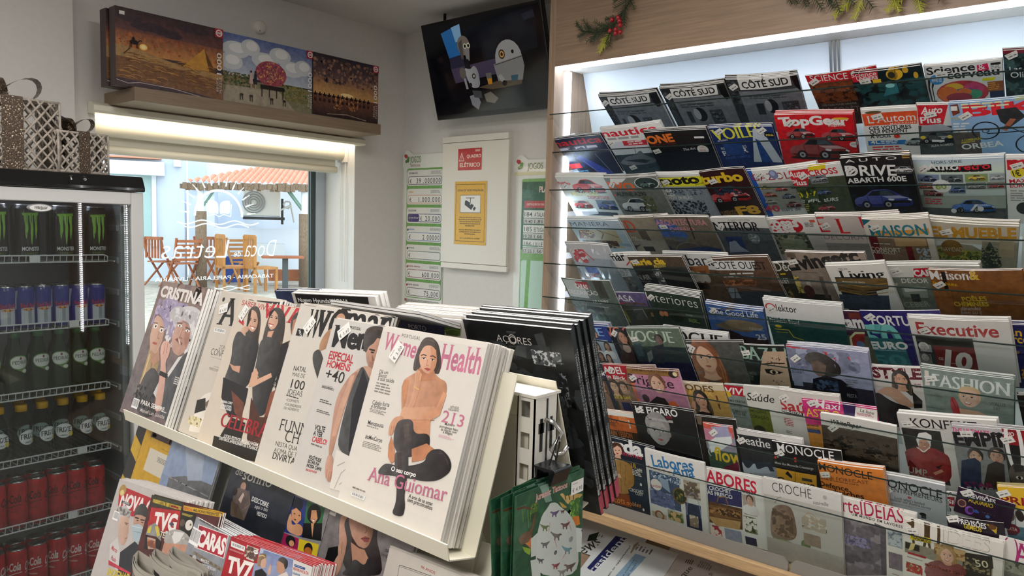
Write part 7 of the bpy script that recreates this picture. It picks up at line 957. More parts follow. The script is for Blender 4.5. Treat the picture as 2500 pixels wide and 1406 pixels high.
('White craft magazine with outlined title and curly haired woman, bottom row of the cabinet',(2.1533,0.4395,0.8539),225,255.3,3.2,15,0.12,3,2,'magazines in the bottom row of the cabinet',[(22.1,29.2,0.2)],'d4d0c8',[('O',38.1,23.9,19.4,7.2,'4a3a24',0,6.3,76),('O',72.1,21.6,15.7,7.1,'4a3a24',0,6.3,66),('P','4a3a24',6.3,8.9,20.5,2.5,27.6,11.1,17.7,16.1),('T','IDÉES',94.1,35.6,103.1,38.2,'a09c94','b',0.009),('T','IDÉES',95.4,33.4,100.4,32.5,'d4d0c8','b',0.012),('P','d0b828',15.1,42.5,66.8,37.8,65.7,53.7,16.7,58.5),('T','NOUVELLE',19.5,52,40.9,6.6,'26261c','sb',-0.116),('T','FORMULE!',25.2,57.4,42.2,6.6,'26261c','sb',-0.126),('R',3.8,68.4,204.4,102.5,'8a8474'),('R',5.3,69.8,39.6,89.2,'2a241c'),('P','c8b878',18.2,70.9,29.5,66.9,25.4,86.8,12.6,95.1),('R',11.3,98.3,55.2,104.9,'a82834'),('L',9.9,113,55.4,116.6,2,'444'),('Z',7.1,130.7,47.5,160.6,30,5.8,'c8b08c','8a6a4c','a83a34'),('P','26221a',141,53.1,202.4,45.1,201.8,103.5,137.6,128.2),('Z',141.3,63.6,199.3,102.4,40,3.6,'5c5440','8a7c58'),('H',104.3,75.2,46.3,'d8a890','9a7a48','7c3430','lmb'),('Z',73.9,48,144.3,80.3,60,7.1,'a8854c','7c5c30','b8986a'),('H',104.3,76.9,42.8,'d8a890','a8864e','7c3430','me'),('P','7c3430',55.4,116.7,88.3,93.6,104.9,109.3,131.3,88.7,147.6,104.2,148.1,124.2,50.3,161.8),('Z',52.6,117.7,145.5,125.2,70,2.5,'a85a4c','5c2420'),('P','2c271c',172.5,62.9,202.6,48.5,206.1,78.6,176,93.5),('T','50',168,85.8,28.5,19.6,'d0c8a8','s',-0.183)]),
('White craft magazine with dark pink script initial at the edge, bottom row of the cabinet',(2.1616,0.2262,0.8686),220,270.5,3.2,15,0.82,2,0,'magazines in the bottom row of the cabinet',[],'d4d0cc',[('O',24.6,38.6,16.8,3.4,'a02c6c',0,6.3,46),('T','A',33.4,66.4,41.2,57.4,'a02c6c','s',-0.131),('R',0,64.9,220,270.5,'6c6c64'),('Z',4.9,66.8,56.3,97.8,40,7.4,'4a4c40','8a8c7c')]),
('Brown celebrity magazine with two wigged faces, at the tray end by the fridge',(0.7239,1.586,1.4639),195.8,280.7,6,-18.7,0.19,0,6,'magazines in the top tray of the rack',[],'75666a',[('G',-133.6,8.3,344.5,242.6,'8a7570','6a6468'),('Z',0,0,195.8,70.2,20,30,'7c6660','8f7b74'),('E',67.2,47.1,32.1,21.3,'a89cb8'),('E',71.6,72.4,29.1,26.5,'b3a6c6'),('E',106.8,92.5,22.6,21.8,'9c8fb0'),('Z',13,38.2,139.3,100.4,50,9.9,'b8acc8','9c90b0'),('P','b09468',28.2,107.8,42.6,142.4,45.4,210.9,51.6,242.3,105,244.5,102.2,204.6,98.6,158.5,53.1,110.8),('K','d8bc88',4.7,50.4,153.4,53.2,212.5,83.5,236.7),('K','8a6c44',3.5,65.1,151.3,78.5,202.6,106.4,224.1),('P','d0a690',22.9,74.5,22.4,90,25,117.3,37.6,137,53.4,148.5,71,150.5,79.9,140.4,83.2,122.1,78.8,101.7,62.6,82.5,42.1,74.1),('P','8a6a58',21.9,73.1,41.1,72.6,64.4,82.3,55.8,77.2,33.9,68.8),('E',35.9,95.2,8.4,5.1,'eee8e0'),('E',66.4,100.2,8.2,5,'eee8e0'),('E',36.7,95.5,3.6,2.5,'2a2018'),('E',66.5,100.5,3.5,2.5,'2a2018'),('K','5a4030',1.8,22.6,89.4,40.4,88.6),('K','5a4030',1.8,55.6,93.9,71.2,94.2),('K','a87868',2.4,57.3,102.8,60.3,117.5,68.3,118),('E',55.6,129.2,10.6,2.5,'b05a50'),('P','b88a74',50.5,144.3,73.9,150.1,80.9,137.3,98.6,158.5,80.1,172.9,61,163.8),('P','2c2a30',48.9,234,53.5,194.7,80.1,172.9,120.3,190.1,156.6,252,127.3,271.7,67.5,268.7),('Z',35.4,215.4,154.7,258,60,4.2,'46444a','1c1a20'),('E',157.5,69.1,58.7,28.3,'c9c6c8'),('E',202,98.5,38.7,38.9,'d4d2d4'),('E',111.3,62.3,33.7,16.6,'bdb9bc'),('Z',87.7,49.7,255.1,130.5,80,8.1,'d8d6d8','b8b4b8'),('P','c09484',120.3,80.6,137.3,69.9,166.4,74,182.1,89.5,188.5,108.7,182.5,130.8,168.9,141.2,142.8,137.7,123.9,122.8,116.9,103.1),('P','a87868',153.8,72.5,182.1,89.5,188.5,108.7,185.3,126.2,168.1,108.4),('E',134.2,83.4,8.9,2.5,'eee'),('E',170.5,89.4,8.6,2.4,'eee'),('E',134.4,83.7,3.3,1.6,'222'),('E',170.6,89.7,3.2,1.6,'222'),('K','6a5048',2.8,120.5,79.1,141,77.4),('K','6a5048',2.7,158,83.6,177.9,85.7),('K','a06a5c',2.7,151.5,87.3,147.2,105.3,157.9,106.2),('P','8a4a44',131.6,111.6,140.9,107.5,167,115.7,164.4,119),('E',152.4,113.3,8.7,2.1,'d8c8c0',0.6),('K','8a8480',2.2,140,74,164.6,75.6,180.4,86.8),('P','2a3038',175.8,147.4,199.5,121.4,241.3,143.5,254.3,233.8,228.5,262.9,163.4,261.9,143.9,197.8,153.5,176.3),('P','d8d4d2',144.3,180.6,167,142.9,181.4,138.1,164.6,166.1,153.2,184.9),('P','c8c4c4',114.8,222.7,121.8,201.4,140.4,192.6,146.3,237.1),('P','d8a898',85,136.7,88,120,108.1,117.5,124.5,125.6,129.8,145.3,123,157.9,141.6,181,167.3,250,137.7,255.6,115.1,173.5),('K','b07c6c',2.3,99.4,123,105.5,145.7),('K','b07c6c',2.3,109.3,121.1,115.6,141.4),('K','1c1c20',8.9,116,182.1,146.4,183.7),('T','CRISTINA',10.8,32.2,183.5,23.8,'e2dcd8','B',0.016),('L',179.2,179.4,212.4,194.9,4,'d8d4d0'),('T','PARA SEMPRE...',78.1,250.8,109.7,8.8,'ece6e2','b',-0.011),('T','Manuel Luís Goucha',85.9,265.2,100.7,7.1,'d8ccc8','',-0.044),('B',43.2,244.4,27.4,19.4)],{'rear': '3a3a44'}),
('Beige women magazine with tall thin black capitals, half covered by the black dress one',(0.7388,1.3663,1.458),205,274.5,3.5,-18.7,0,0,8,'magazines in the top tray of the rack',[(27,32.6,0.3,'€ 4,00')],'c9c0b5',[('T','ACTIVA',18.2,65.3,291.6,54.3,'1a1a1c','d',-0.043),('E',16.3,15.1,4.6,4.4,'222'),('B',16.3,71.2,40,7.5),('R',81.5,99,151.8,142.5,'d4ccc4'),('T','ZONA DE',52.8,108.7,44.9,8.2,'2a2826','t',-0.022),('T','CONFORTO',28.9,122.4,90.9,12.4,'1e1c1a','t',-0.024),('L',33.2,126,95.9,126.8,1,'5a5450'),('L',53.7,141.5,96.7,142.4,1,'6a6460'),('T','PERFECCIONISMO TÓXICO',40.5,149.8,73.5,4.6,'4a4440','t',-0.003),('P','e4dcd0',34.5,266.2,37.5,236,44.3,194.2,109.3,180.7,147.4,195,161.4,253.6,40.9,267.6),('Z',22.7,238.8,102.3,255.3,40,4.9,'b0a068','d8cca8'),('P','1c1a1a',32.2,209.9,59.2,201.2,71.6,221.7,36.8,234.8),('P','6a5a54',62,210.1,85.6,192.6,112.1,185.5,126.7,193.5,101.2,218.9,76.4,220.8),('K','3a3230',2.8,76.8,212.8,103.8,197.4),('P','ece6de',69.4,235.4,104,223.7,115.1,242.4,96.3,253.9,68.6,251.5),('E',111.4,227.5,18.2,16.3,'5c5450')]),
('Cream women magazine with two dark haired women in black suits',(0.7301,1.2825,1.451),192.9,267.1,3.5,-18.7,0.13,0,5,'magazines in the top tray of the rack',[(27.9,24.8,1.1,'€ 3,50')],'cfc3b4',[('T','SABER VIVER',10,10.7,103.3,9.5,'b8323c','s',0.033),('T','VIVA',82.3,27.3,128.7,33,'b8323c','d',0.011),('P','b82c38',20.4,33.8,36.4,40.2,38.3,48.1,17.7,42.2),('P','2c1e18',47.1,10.7,62.4,7.9,76.4,14.6,89.8,34.4,98.6,62.2,102.5,82.4,88.3,90.8,64.1,90.2,52.6,62.5,45.6,39.2,40.4,20.8),('P','d2a48a',43.5,21.9,49.9,15.8,65.9,18.8,79.6,32.8,82.8,45.7,76.3,55.7,63.7,54.5,49.3,44.2),('P','2c1e18',41.8,23.4,48.5,13.3,54.8,38.2,51.7,51.9),('K','6a4c34',2.2,85.4,34.9,104.7,82.2),('E',54.5,35,3.6,1,'222'),('E',70.4,36,3.6,1,'222'),('P','f0e6e0',60.6,46.1,76.3,47,71.8,51.7),('K','a04038',1.4,58.9,45.8,77.2,46.9),('K','3a281e',1.4,48.6,32.1,57.2,32),('K','3a281e',1.4,65.3,32.8,74.3,33.4),('P','d2a48a',32.4,59.5,39,49.3,54.7,46.8,60.8,53.5,49,62.9,52.7,78.4,44.1,84.9,33.5,83.6),('P','17181f',23,60.6,37,59,50.4,65.4,77.9,67.3,104.7,69.2,110.7,101.9,112.7,152.5,42.9,182.4,27.6,156.2,32.8,113,19,80),('P','c89880',28.6,118.9,47.5,121.5,67.8,118.5,70.1,131.2,47.1,129.4),('P','15161c',24.2,146.1,112.7,152.5,116.9,177,116.9,202,78.2,209.4,37,180.8),('P','6a3a2c',61.7,163.6,112.7,177.7,121.9,211,90.4,196.9),('P','241814',117.2,5.8,139,4.5,158.3,16.7,169.6,43.4,173.8,73,184.1,89,170.5,83.4,140.1,67.3,133.3,88.6,121.4,100.4,109.5,60.8,108.2,32.4,110.9,11.2),('P','d6a68c',110,13.9,121.7,10.1,137.4,18.9,142.8,31.2,138.1,42,126.7,45.9,113,37.1,108.7,24.5),('P','241814',108.1,14.6,122.5,7.4,113,24,113,39.7),('E',118.2,23.5,3.9,1,'222'),('E',134.6,23.8,3.8,1,'222'),('P','f2e8e2',116.7,35.3,130.8,36.4,123.9,40.5),('K','a8443c',1.7,115.2,35.2,131.9,36),('K','2a1c16',1.3,112.7,19.9,121.2,20.6),('K','2a1c16',1.3,129.7,21.2,137,21.5),('P','c89880',121.5,49,137.9,45.8,134.6,65.4,122.4,59.3),('K','5c4030',3.4,113,50.1,121.8,92.7),('K','6a4a36',3.3,167.8,61.2,184.1,91.5),('P','14151b',104.7,69.2,121.1,56.8,158.4,59.9,187.2,91,182,131.2,182.2,148.3,185,186.6,151.5,194.2,118.3,141.5,112.8,101.6),('P','d2a48a',109.4,125.1,117.7,115,128.5,122.2,133,139.1,111.5,150.2),('P','d2a48a',109.8,142.9,165.7,116.5,171.3,123.1,124.2,148.1),('K','b8905c',1.3,125.5,125.2,134.9,130),('P','4a261c',128.7,164.9,170.2,191.8,186.1,188.8,201.5,209.7,198.1,260,151.8,231.9),('P','8a4c38',180.2,148.6,196.5,138.6,199,188.7,182.2,189.6),('P','5c2c20',185,186.6,202.9,188,219.9,252.8,195.4,263),('P','1e1410',189.7,6.4,180.9,14.3,178.7,27.2,190.2,46,200.4,49.7,213.9,43.1,195.4,5.3),('P','b07c60',184.4,21.5,196.1,15.3,215,45.4,203.6,51.8,189.8,43.5),('P','15141a',170.2,66,194.8,55.3,220.6,57,249.8,125,198.2,162.5,183,116.3),('P','a8745a',189.2,61,197.6,52.5,214.1,77.4,202.4,79.1),('Z',178.5,124.4,256.2,138.1,40,2.4,'2a2828','0c0c0c'),('P','14110f',65.6,254.9,86.9,207.7,134.4,208.5,139,266.2,60.8,263.5),('T','CELEBRAR',58.9,228.4,169.6,24.2,'a81c2c','d',-0.045),('T','BÁRBARA CORRY',41.9,189.3,37,4.2,'eee','b',-0.067),('T','LILIANA FILIPA',43.4,195.3,36.3,4.2,'eee','b',-0.054),('T','SORAIA TAVARES',44.4,200.3,37.1,4.2,'eee','b',-0.06),('P','100d0c',51.4,247.7,216,237.3,223.1,259,57.3,274.4),('T','LOOKS FESTIVOS, MAQUILHAGEM, PENTEADOS',82.6,243.8,149.2,5.4,'e8e4e0','b',-0.059),('T','DESTINOS APAIXONANTES E PLANOS PARA SE',70.7,250.1,148.2,5.4,'e8e4e0','b',-0.051)]),
('Pale grey women magazine with thick and thin black title, between two covers',(0.727,1.0815,1.4604),235,277.1,4.5,-18.7,0.22,0,1,'magazines in the top tray of the rack',[(41.3,33.5,1,'€ 4,50')],'cdc7be',[('T','woman',35.5,51,211.4,45.8,'141416','d',-0.026),('P','cdc7be',3.4,6.9,57.1,3.2,71.9,56.5,27.7,62.2),('T','W',33.8,55,36,48.2,'141416','d',-0.02),('R',11,42.4,30.5,54.8,'141416'),('T','LUX',28.2,54.5,15.9,4.2,'eee','b',-2.269),('L',11.4,1.2,44,2.9,2,'8a8480'),('K','555',0.5,58.2,7.8,55.4,27.1),('E',115.6,11.3,17.4,14,'1c1410'),('E',115.2,15.9,11.9,9.9,'b88c70'),('P','a8764e',88.9,38.9,108.3,27.4,132.4,27.7,141.9,59.6,100.9,65,84.8,73.3,80.4,58.5),('P','16110f',70.5,75.3,84.5,67.2,105.5,85.7,100.2,95.5,123,113,117.1,131.8,102.5,116.3,75,90.1),('P','c8a080',96.9,34.9,138.2,30,157.4,84,121.8,89.3),('T','NATAL',31.5,111.1,34.8,7.6,'1e1c1a','s',-0.055),('T','MAIS DE',33.5,120.5,33.4,6.4,'1e1c1a','t',-0.047),('T','100',37.4,139.2,36.4,14.4,'1a1816','',-0.042),('T','IDEIAS',35.1,150.4,38.9,8.6,'1e1c1a','t',-0.055),('L',33,151.3,73.8,154.8,1,'3a3632'),('T','•COFFRETS',36.9,161.5,34.1,4.2,'2a2622','t',-0.072),('T','•CALENDÁRIOS',36.6,168.3,43.8,4.2,'2a2622','t',-0.058),('T','DO ADVENTO',36.7,174.8,40.6,4.2,'2a2622','t',-0.074),('T','FUNNY',39.5,208.7,94,18.3,'1c1a18','st',-0.067),('T','CHRISTMAS',62.5,222.6,142,17.9,'1c1a18','st',-0.095),('T','NESTA QUADRA,',41.8,233,83,7.1,'2a2622','t',-0.059),('T','ACIMA DE TUDO',42.9,243.3,86.2,7,'2a2622','t',-0.077),('T','DIVIRTA-SE!',43.9,253.6,84.7,10.2,'1c1a18','',-0.064)]),
('Grey men magazine with man in black vest and white trousers',(0.717,0.9745,1.4466),205,262.4,4.5,-18.7,0.16,0,1,'magazines in the top tray of the rack',[(33.5,18.1,0.7,'€ 3,60')],'c8c3be',[('T','Men’s',9,44.6,110.5,34.7,'1c1c20','sb',-0.079),('T','Men’s Health',9,44.6,267.2,34.7,'1c1c20','sb',-0.051),('P','c8c3be',114.1,-5.8,257.5,-21.6,279.3,40.6,141.4,61.4),('T','PORTUGAL',46,12.4,24.5,4.6,'2a2a2c','b',-0.02),('T','ESPECIAL',12.2,64.3,61.4,13,'b82c38','bc',-0.014),('T','HOMENS',13.2,77,58.3,11.2,'b82c38','bc',-0.015),('T','+40',16.9,95.5,46.5,17.2,'18181a','s',0.015),('L',16.3,106.9,54.6,110.7,2,'4a4a4a'),('L',20.7,126.7,50.7,133,2,'4a4a4a'),('L',19.6,143,54.3,148,2,'4a4a4a'),('T','EXERCÍCIOS',16.7,109.7,26.1,4.1,'3a3836','tc',-0.055),('T','VOLTE',27.2,173.4,25.3,7.9,'18181a','bc',-0.033),('T','A TER',27.4,182,23.3,7.4,'18181a','bc',-0.048),('T','CABELO!',28.8,191.2,36,7.8,'c02c38','bc',-0.055),('T','VOCÊ PODE',31.8,216.7,31.4,5.6,'18181a','bc',-0.029),('T','ESTAR NA',33.2,222.7,28.9,5.1,'18181a','bc',-0.036),('T','NOSSA CAPA!',33.3,228.9,36.1,5.1,'18181a','bc',-0.048),('T','INSCREVA-SE JÁ',34.1,234.6,26.7,3,'c02c38','b',-0.078),('L',28.9,193.7,62.2,197.4,1,'6a6460'),('P','2a201c',81.4,15.4,84.4,6.8,99.6,1,121,0.6,130,12.4,126.3,24.2,108.9,23.5,96.9,36.6,84.2,29.6),('P','b08068',94.6,31.1,101.4,21,119.5,17.9,134.4,23.1,145.2,55.2,134.1,63.9,120.6,67.3,107.1,60.8,97,45.2),('P','2a201c',81.4,15.4,96.5,9.2,118,3.8,110.1,26.2,99.1,33.4,97,45.2,86.6,35),('K','4a3a30',2.1,86,10.4,101.2,4.9,118.6,5.2),('K','4a3a30',2.1,84.6,17.9,90.8,11.3,106.9,8),('K','2a1c16',2.5,102.5,37.3,114.8,37.6),('E',111,41,4.1,1.3,'222'),('P','8a5c48',110.6,43.3,120.6,51.8,115.3,54.6),('K','7a4a40',2,112.1,57.3,128,57.2),('P','9a7060',109,54.9,138.2,53.5,138,63.3,122.6,67,109.7,61.9),('P','bc8e76',88.7,69.3,107.1,60.8,126.6,66.4,150.3,62.8,155.6,75.7,134.2,84.7,129.8,104.8,106.1,89.3,79.6,79.3),('P','b88870',76.9,78.2,94,71.3,85.8,103.9,83,138.4,83.1,169.1,84.4,202.1,75,201.5,65.9,161.4,59.3,131.4,60.5,108.2),('P','c49a84',76.5,82.6,85.9,78.3,82.5,127.2,80.1,172.5,71.8,174.3,69.9,129.5),('P','191a1f',92.9,68.7,99.5,63.4,125.2,83.4,153.3,100.7,173.4,99.9,212.1,196.6,134.1,195.1,90.2,189.8,85.5,149.1,85.8,103.9),('P','202127',101.2,67.4,124.4,91.8,131.5,188.9,117.5,186.6,96.8,119),('P','d8d2cc',90.4,190.3,136.1,194.6,145.7,241.3,99.4,245,91.4,222.5,92.8,205.7),('K','a8a29c',1.6,132.9,202,114.6,219.7,109.4,242.5),('K','a8a29c',1.6,116.1,203.2,102.3,211.8),('K','b8b2ac',1.9,143,215.6,117.2,235.2),('P','c08e78',75.3,200,88.6,201.2,95.5,221.5,98.1,237.2,88.9,236.7,79,228.2,74.6,212.6),('K','8a5c4a',0.8,88.6,223.2,91.5,237.5),('K','8a5c4a',0.8,92.7,222.2,96.7,237),('K','8a5c4a',0.8,82.5,221.8,84.8,233.6)]),
('White women health magazine with pink title and seated woman in black tights',(0.712,0.8488,1.4475),207.7,263.4,4.8,-18.7,-0.28,0,10,'magazines in the top tray of the rack',[(42.8,33.5,1.15,'€ 3,00')],'d9d3cb',[('G',-75.4,7.4,282.1,233.4,'d2cdc6','dcd5cc'),('T','Women’s',8.6,32.3,98.6,25.6,'c0718c','sb',0.076),('T','Health',130.6,44.3,74.2,33.7,'c0718c','sb',-0.032),('T','PORTUGAL',43.7,10.9,38.6,4.8,'5a504c','w',0.011),('T','Dê um',17.3,68.7,18.4,5.7,'1c1a1a','',-0.072),('T','boost',17.5,73.3,17.1,5.7,'1c1a1a','',-0.022),('T','à sua saúde',17.4,78.3,35.1,5.7,'1c1a1a','',-0.029),('L',16.5,81.2,51.4,97.2,4,'8a837c'),('T','Cabelo forte',19.5,113.4,35.8,6.1,'1c1a1a','',-0.068),('T','e brilhante',19.1,118.4,31.2,5.6,'1c1a1a','',-0.056),('L',17.7,119.2,52.4,125,3,'8a837c'),('T','Menopausa',21.3,142.2,33.3,6,'1c1a1a','',-0.046),('L',20.2,143.5,52.7,146.1,1,'8a837c'),('T','#oMeuCorpo',23.5,161.6,36.2,5.9,'1c1a1a','',-0.028),('L',21.7,165.4,61.9,174.2,4,'8a837c'),('T','ESTUDO',170.5,92.4,14.6,2.8,'5a504c','',-0.091),('T','EXCLUSIVO',167.9,95.8,18.3,2.8,'5a504c','',-0.07),('T','213',159.7,112.1,39.3,15.4,'c0718c','s',0.016),('T','Mulheres',167.8,115.5,17.7,3.2,'2c2a28','',-0.079),('T','portuguesas falam',159.8,119.5,33.3,3.2,'2c2a28','',-0.017),('T','da relação com',163.3,123.3,28.3,3.2,'2c2a28','',-0.04),('T','a imagem',168.3,125.8,16.7,3.2,'2c2a28','',-0.007),('L',161.9,128.5,190.7,132.5,3,'d8a4b4'),('P','3c2c26',86.3,11.9,92.8,5.8,105.6,4.8,118.7,10.7,127.3,22.7,135.4,39.8,135.3,52.7,126.3,52.7,95.9,50.6,84.7,56.1,81.3,42,83,25.7),('K','6a5a50',1.5,88.3,14.3,95.7,8.6,107.2,9.4,118.7,15.9),('K','5a4a42',1.4,90.4,35.4,93.2,48.3,89.6,54.1),('K','5a4a42',1.4,124.9,23,133.4,40.1,131.4,51.9),('P','c48c6c',79.7,63.5,93.7,54.8,97.7,45,125.8,51.5,137,57.5,152.2,60.3,157.3,72.1,156.3,87.4,153.8,105.3,137.5,114.5,92.5,122.9,84.9,117.8,71.6,86,70.6,70.2),('P','b67c5c',92.3,51.1,125,49,132.8,60.7,102.3,68),('P','d8a284',87.1,26.5,91.8,18.7,104.9,15.5,117.6,20,124.9,33.4,125.8,46.3,116.3,55.5,104.4,53.3,93.1,43),('P','c08868',106.4,17.5,118.8,21.2,125.4,36,124.5,47.8,116.3,55.5,115.3,37.4),('K','3a2820',1.4,92.6,32.2,96.8,30.3,103,30.9),('K','3a2820',1.4,110.5,30.9,115.6,29.7,121.7,31.5),('E',99.4,35.3,3.6,1.3,'efe8e0'),('E',116.4,35.1,3.5,1.2,'efe8e0'),('E',99.4,35.3,1.8,1.3,'20140e'),('E',116.4,35.1,1.8,1.2,'20140e'),('K','2a1a12',0.7,95.1,35.1,103.4,34),('K','2a1a12',0.7,111.7,34.4,120.4,34.1),('K','b07858',1.1,107.4,35.8,107.6,43.7,112.2,44.1),('P','a84a48',104.6,48.8,111.3,46.8,118.2,48.4,113,51.3),('P','3c2c26',87.2,14.5,99.6,9,119.6,13.2,130.6,30.1,120.5,21,105.7,15.4,93.6,18.5,89.2,30.3,88.6,41,88.7,51.6,85.3,54.7,83.1,36.4),('P','cf9878',89.6,54.1,98.2,51.6,105.6,64.9,106.8,80.3,104.3,104,92.4,107.4,94.5,92.7,94.3,71.8),('P','d6a080',90,59.3,96.8,53.1,104,57.3,104.2,65.1,96.5,67.6),('K','a8704e',0.7,94.2,56.1,96.4,66.3),('K','a8704e',0.7,97.6,55.1,100.3,65.7),('K','d8b46a',1.4,93.9,75.8,105.4,78.4),('P','c08664',70.8,80.8,72.5,69.9,81.6,68.5,85.5,94.2,85.7,109.8),('P','d29a78',83.8,105,93.7,105.8,141.3,95,154.6,97.6,150.9,112,92.8,123.6,80.8,122.4),('P','cb9272',151.3,73.1,158.3,77,155.4,105,140.9,113.9,119.2,114.1,145.5,96.8),('K','9a6444',1.1,92.5,122.9,147.6,112.9),('P','cf9674',66,134.3,71.3,122.9,86.7,117.5,92.2,122.1,84.1,130.9,77.9,139.9,75.3,148.1,68.2,148.2),('K','a06c4c',0.7,70.8,134.7,73,147.3),('K','a06c4c',0.7,75.5,133.8,77.2,145.2),('P','c98e6c',81.8,124.9,140.9,113.9,146.6,134,145.5,146.6,97.7,156.4),('P','262022',81.5,124.1,108.8,118.1,116.7,137.4,145.1,130.6,151.4,145.4,146.3,158.7,103.9,172.8,83.5,159.4,77.9,139.9),('P','4c4444',86.3,126.6,105.1,121.3,115.9,145.1,105.6,157.3,92.3,152.4),('P','5a5250',93,129.2,103.2,126,110,141.2,101.8,145.4),('P','c08462',75.3,148.1,85.3,159,95,177.3,89.1,183.7,79,175.7,74.5,161.2),('P','b87c5a',120.2,156.8,144.7,144.3,160.3,148.4,145.5,166.3,126.3,173),('P','231d20',149.6,158,157.2,149.6,173.2,145.7,188.9,152,197.4,162,195.8,171.9,180.1,185,158.1,191.4,133.9,193.4,91,198.4,71.4,202.9,67,198.8,72.2,190,79.7,184.5,100.5,183.6,128,177.5,149.6,167.8),('P','3a3234',152.1,155,174,148,188.9,156.8,193.5,165.3,178.7,151.8),('P','2e2729',89.1,165.9,114.3,160.6,121.9,178.9,126.4,202.5,128.1,216.8,134.8,229.7,135.1,242.9,113,245.1,116.3,229.5,111.1,211.1,96.3,184.6),('P','443c3c',94.3,167.3,103,165.5,112.7,185.9,118.8,211.7,112.8,205.8),('T','O seu corpo',91.6,192,48.2,6,'f4f0ec','b',-0.049),('T','Ana Guiomar',50.1,214.3,151.8,18.5,'c0718c','s',-0.052),('T','A arte de se amar',136.3,217.2,44.8,4.9,'2a2826','',-0.012),('T','sem preconceitos',135.6,222.2,46.6,4.9,'2a2826','',-0.01),('B',26.4,236.2,28.8,5),('L',25.1,229.2,52.2,233.2,1,'8a837c')]),
('Black brochure with white archipelago lettering, nearest of a thick pile on the rack back',(0.822,0.7972,1.4552),208.3,291.5,6.5,16,-1.77,0,7,'brochures on the far side of the rack',[],'17191b',[('Z',20.8,29.1,208.3,291.5,70,16,'24282a','101214','34393c'),('P','3c4042',142.1,13,158.3,8.3,164.2,52.5,152.5,53.9),('P','4a4e50',94.3,49,106.2,32.8,121.8,34.5,119.9,52),('Z',131.1,36.8,185,59.6,50,4,'8a9094','c4c8ca','50565a'),('Z',171.9,51.6,187.9,121,60,4.2,'3c4448','6c767a','14181a'),('Z',170,107.3,178.4,190.1,50,4.6,'2c3234','4c565a'),('T','AÇORES',67.3,30,67.1,10.7,'d8d4d0','t',0.011),('O',99,24.4,7.8,1.2,'d0ccc8'),('T','CERTIFICADO',89.7,14.5,18.4,2.4,'8a8a88','w',-0.037),('K','777',0.4,94.1,15.1,104.3,14.8),('L',90.4,35.2,109.2,37.4,1,'55585a')],{'rs': [('T', 'TERMALISMO | SAÚDE E BEM-ESTAR', 1.6, 36, 120, 2.6, 'b8b8b8', '', 1.5708), ('T', 'S', 1.2, 250, 10, 4, 'ccc', 'b', 1.5708), ('R', 0, 262, 7, 290, 'b04858'), ('T', 'TERMALISMO | SAÚDE E BEM-ESTAR', 1.6, 170, 90, 2.6, 'b8b8b8', '', 1.5708)], 'rear': '17191b'}),
('White brochure with purple band and vine leaves, beside the black pile',(0.8202,0.97,1.4469),176.9,282.9,5.5,16,-2.36,0,8,'brochures on the far side of the rack',[],'cfc9c0',[('P','34366e',34.2,6.5,140.8,8.7,131.3,28.6,19.5,23.1),('T','PORTO',48.5,23.6,42.4,8.3,'dcdce4','',0.022),('Z',136.3,11.7,167.3,27.1,50,5.3,'6a8a3c','8aa858','4a6a2c'),('P','5c7c38',135,16.3,148.5,10.8,172,10.5,167.7,25.6,150.1,25.5,133.1,22.4),('K','a8bc78',1,133.6,20.9,152.8,16.4,167.9,18.2),('L',157.8,26.4,168.9,28.4,1,'555')]),
('White car brochure with black lettered panel, behind the pale women magazine',(0.8206,1.2535,1.4599),256.2,296.4,9,16,-3.13,0,2,'brochures on the far side of the rack',[],'d4d0c8',[('P','16161a',10,1.5,236.3,1.4,235,14.5,11.2,21.4),('T','Nuevo Hyundai KONA',16.4,17.9,161.3,8.4,'e4e4e4','b',-0.013)]),
('Navy backed booklet at the rack end by the window',(0.834,1.3339,1.4569),150,293.2,5,16,-4.48,0,1,'brochures on the far side of the rack',[],'26345c',[]),
('Flat grey magazine lying askew above the pale women magazine',(0.7329,1.0094,1.4644),215,90,4,74,0,0,1,'brochures on the far side of the rack',[],'8a8c94',[('R',0,0,64.5,90,'1c1c20')]),
('Black and yellow edged puzzle magazine at the end of the second tray',(0.7031,1.5911,1.248),190,278.2,6,-19,0,0,0,'magazines in the second tray of the rack',[],'1a1a1c',[('P','c8a028',0,27.8,38,41.7,38,77.9,0,66.8),('P','c8a028',0,111.3,38,128,38,161.3,0,144.6),('P','c8a028',0,194.7,38,208.6,38,244.8,0,228.1)]),
('Yellow magazine with white panel and two small red photos',(0.6967,1.54,1.248),200,278.2,5,-19,0,0,1,'magazines in the second tray of the rack',[],'c79a1e',[('R',26.5,88.1,119.3,99.9,'1c1414'),('Z',30.4,89.8,118,97.9,30,11.1,'6a2820','a84a30','3a201c'),('R',38.1,119.6,167.2,164.3,'cfc8b8'),('L',82.6,112.4,118.9,114,2,'555'),('L',79.2,129.7,136.4,140,4,'666'),('R',0,0,200,22.3,'b88a14')]),
('Glossy pale blue magazine with grey landscape',(0.6943,1.4212,1.25),180,280.3,4,-19,0,0,1,'magazines in the second tray of the rack',[],'8496b4',[('R',0,0,180,154.1,'8c9ebc'),('P','6a6c70',28.1,154.8,84.1,139.3,139.7,134.8,181.5,133.2,199.1,162.2,36.3,195.5),('Z',26.8,152.9,194.8,155,50,16.7,'7c7a7a','4c4c50','9a9aa0'),('P','a4b0c4',51.1,88.4,127.6,94.2,143.5,133.9,97,145),('P','14161c',0,201.8,180,224.2,180,280.3,0,280.3)]),
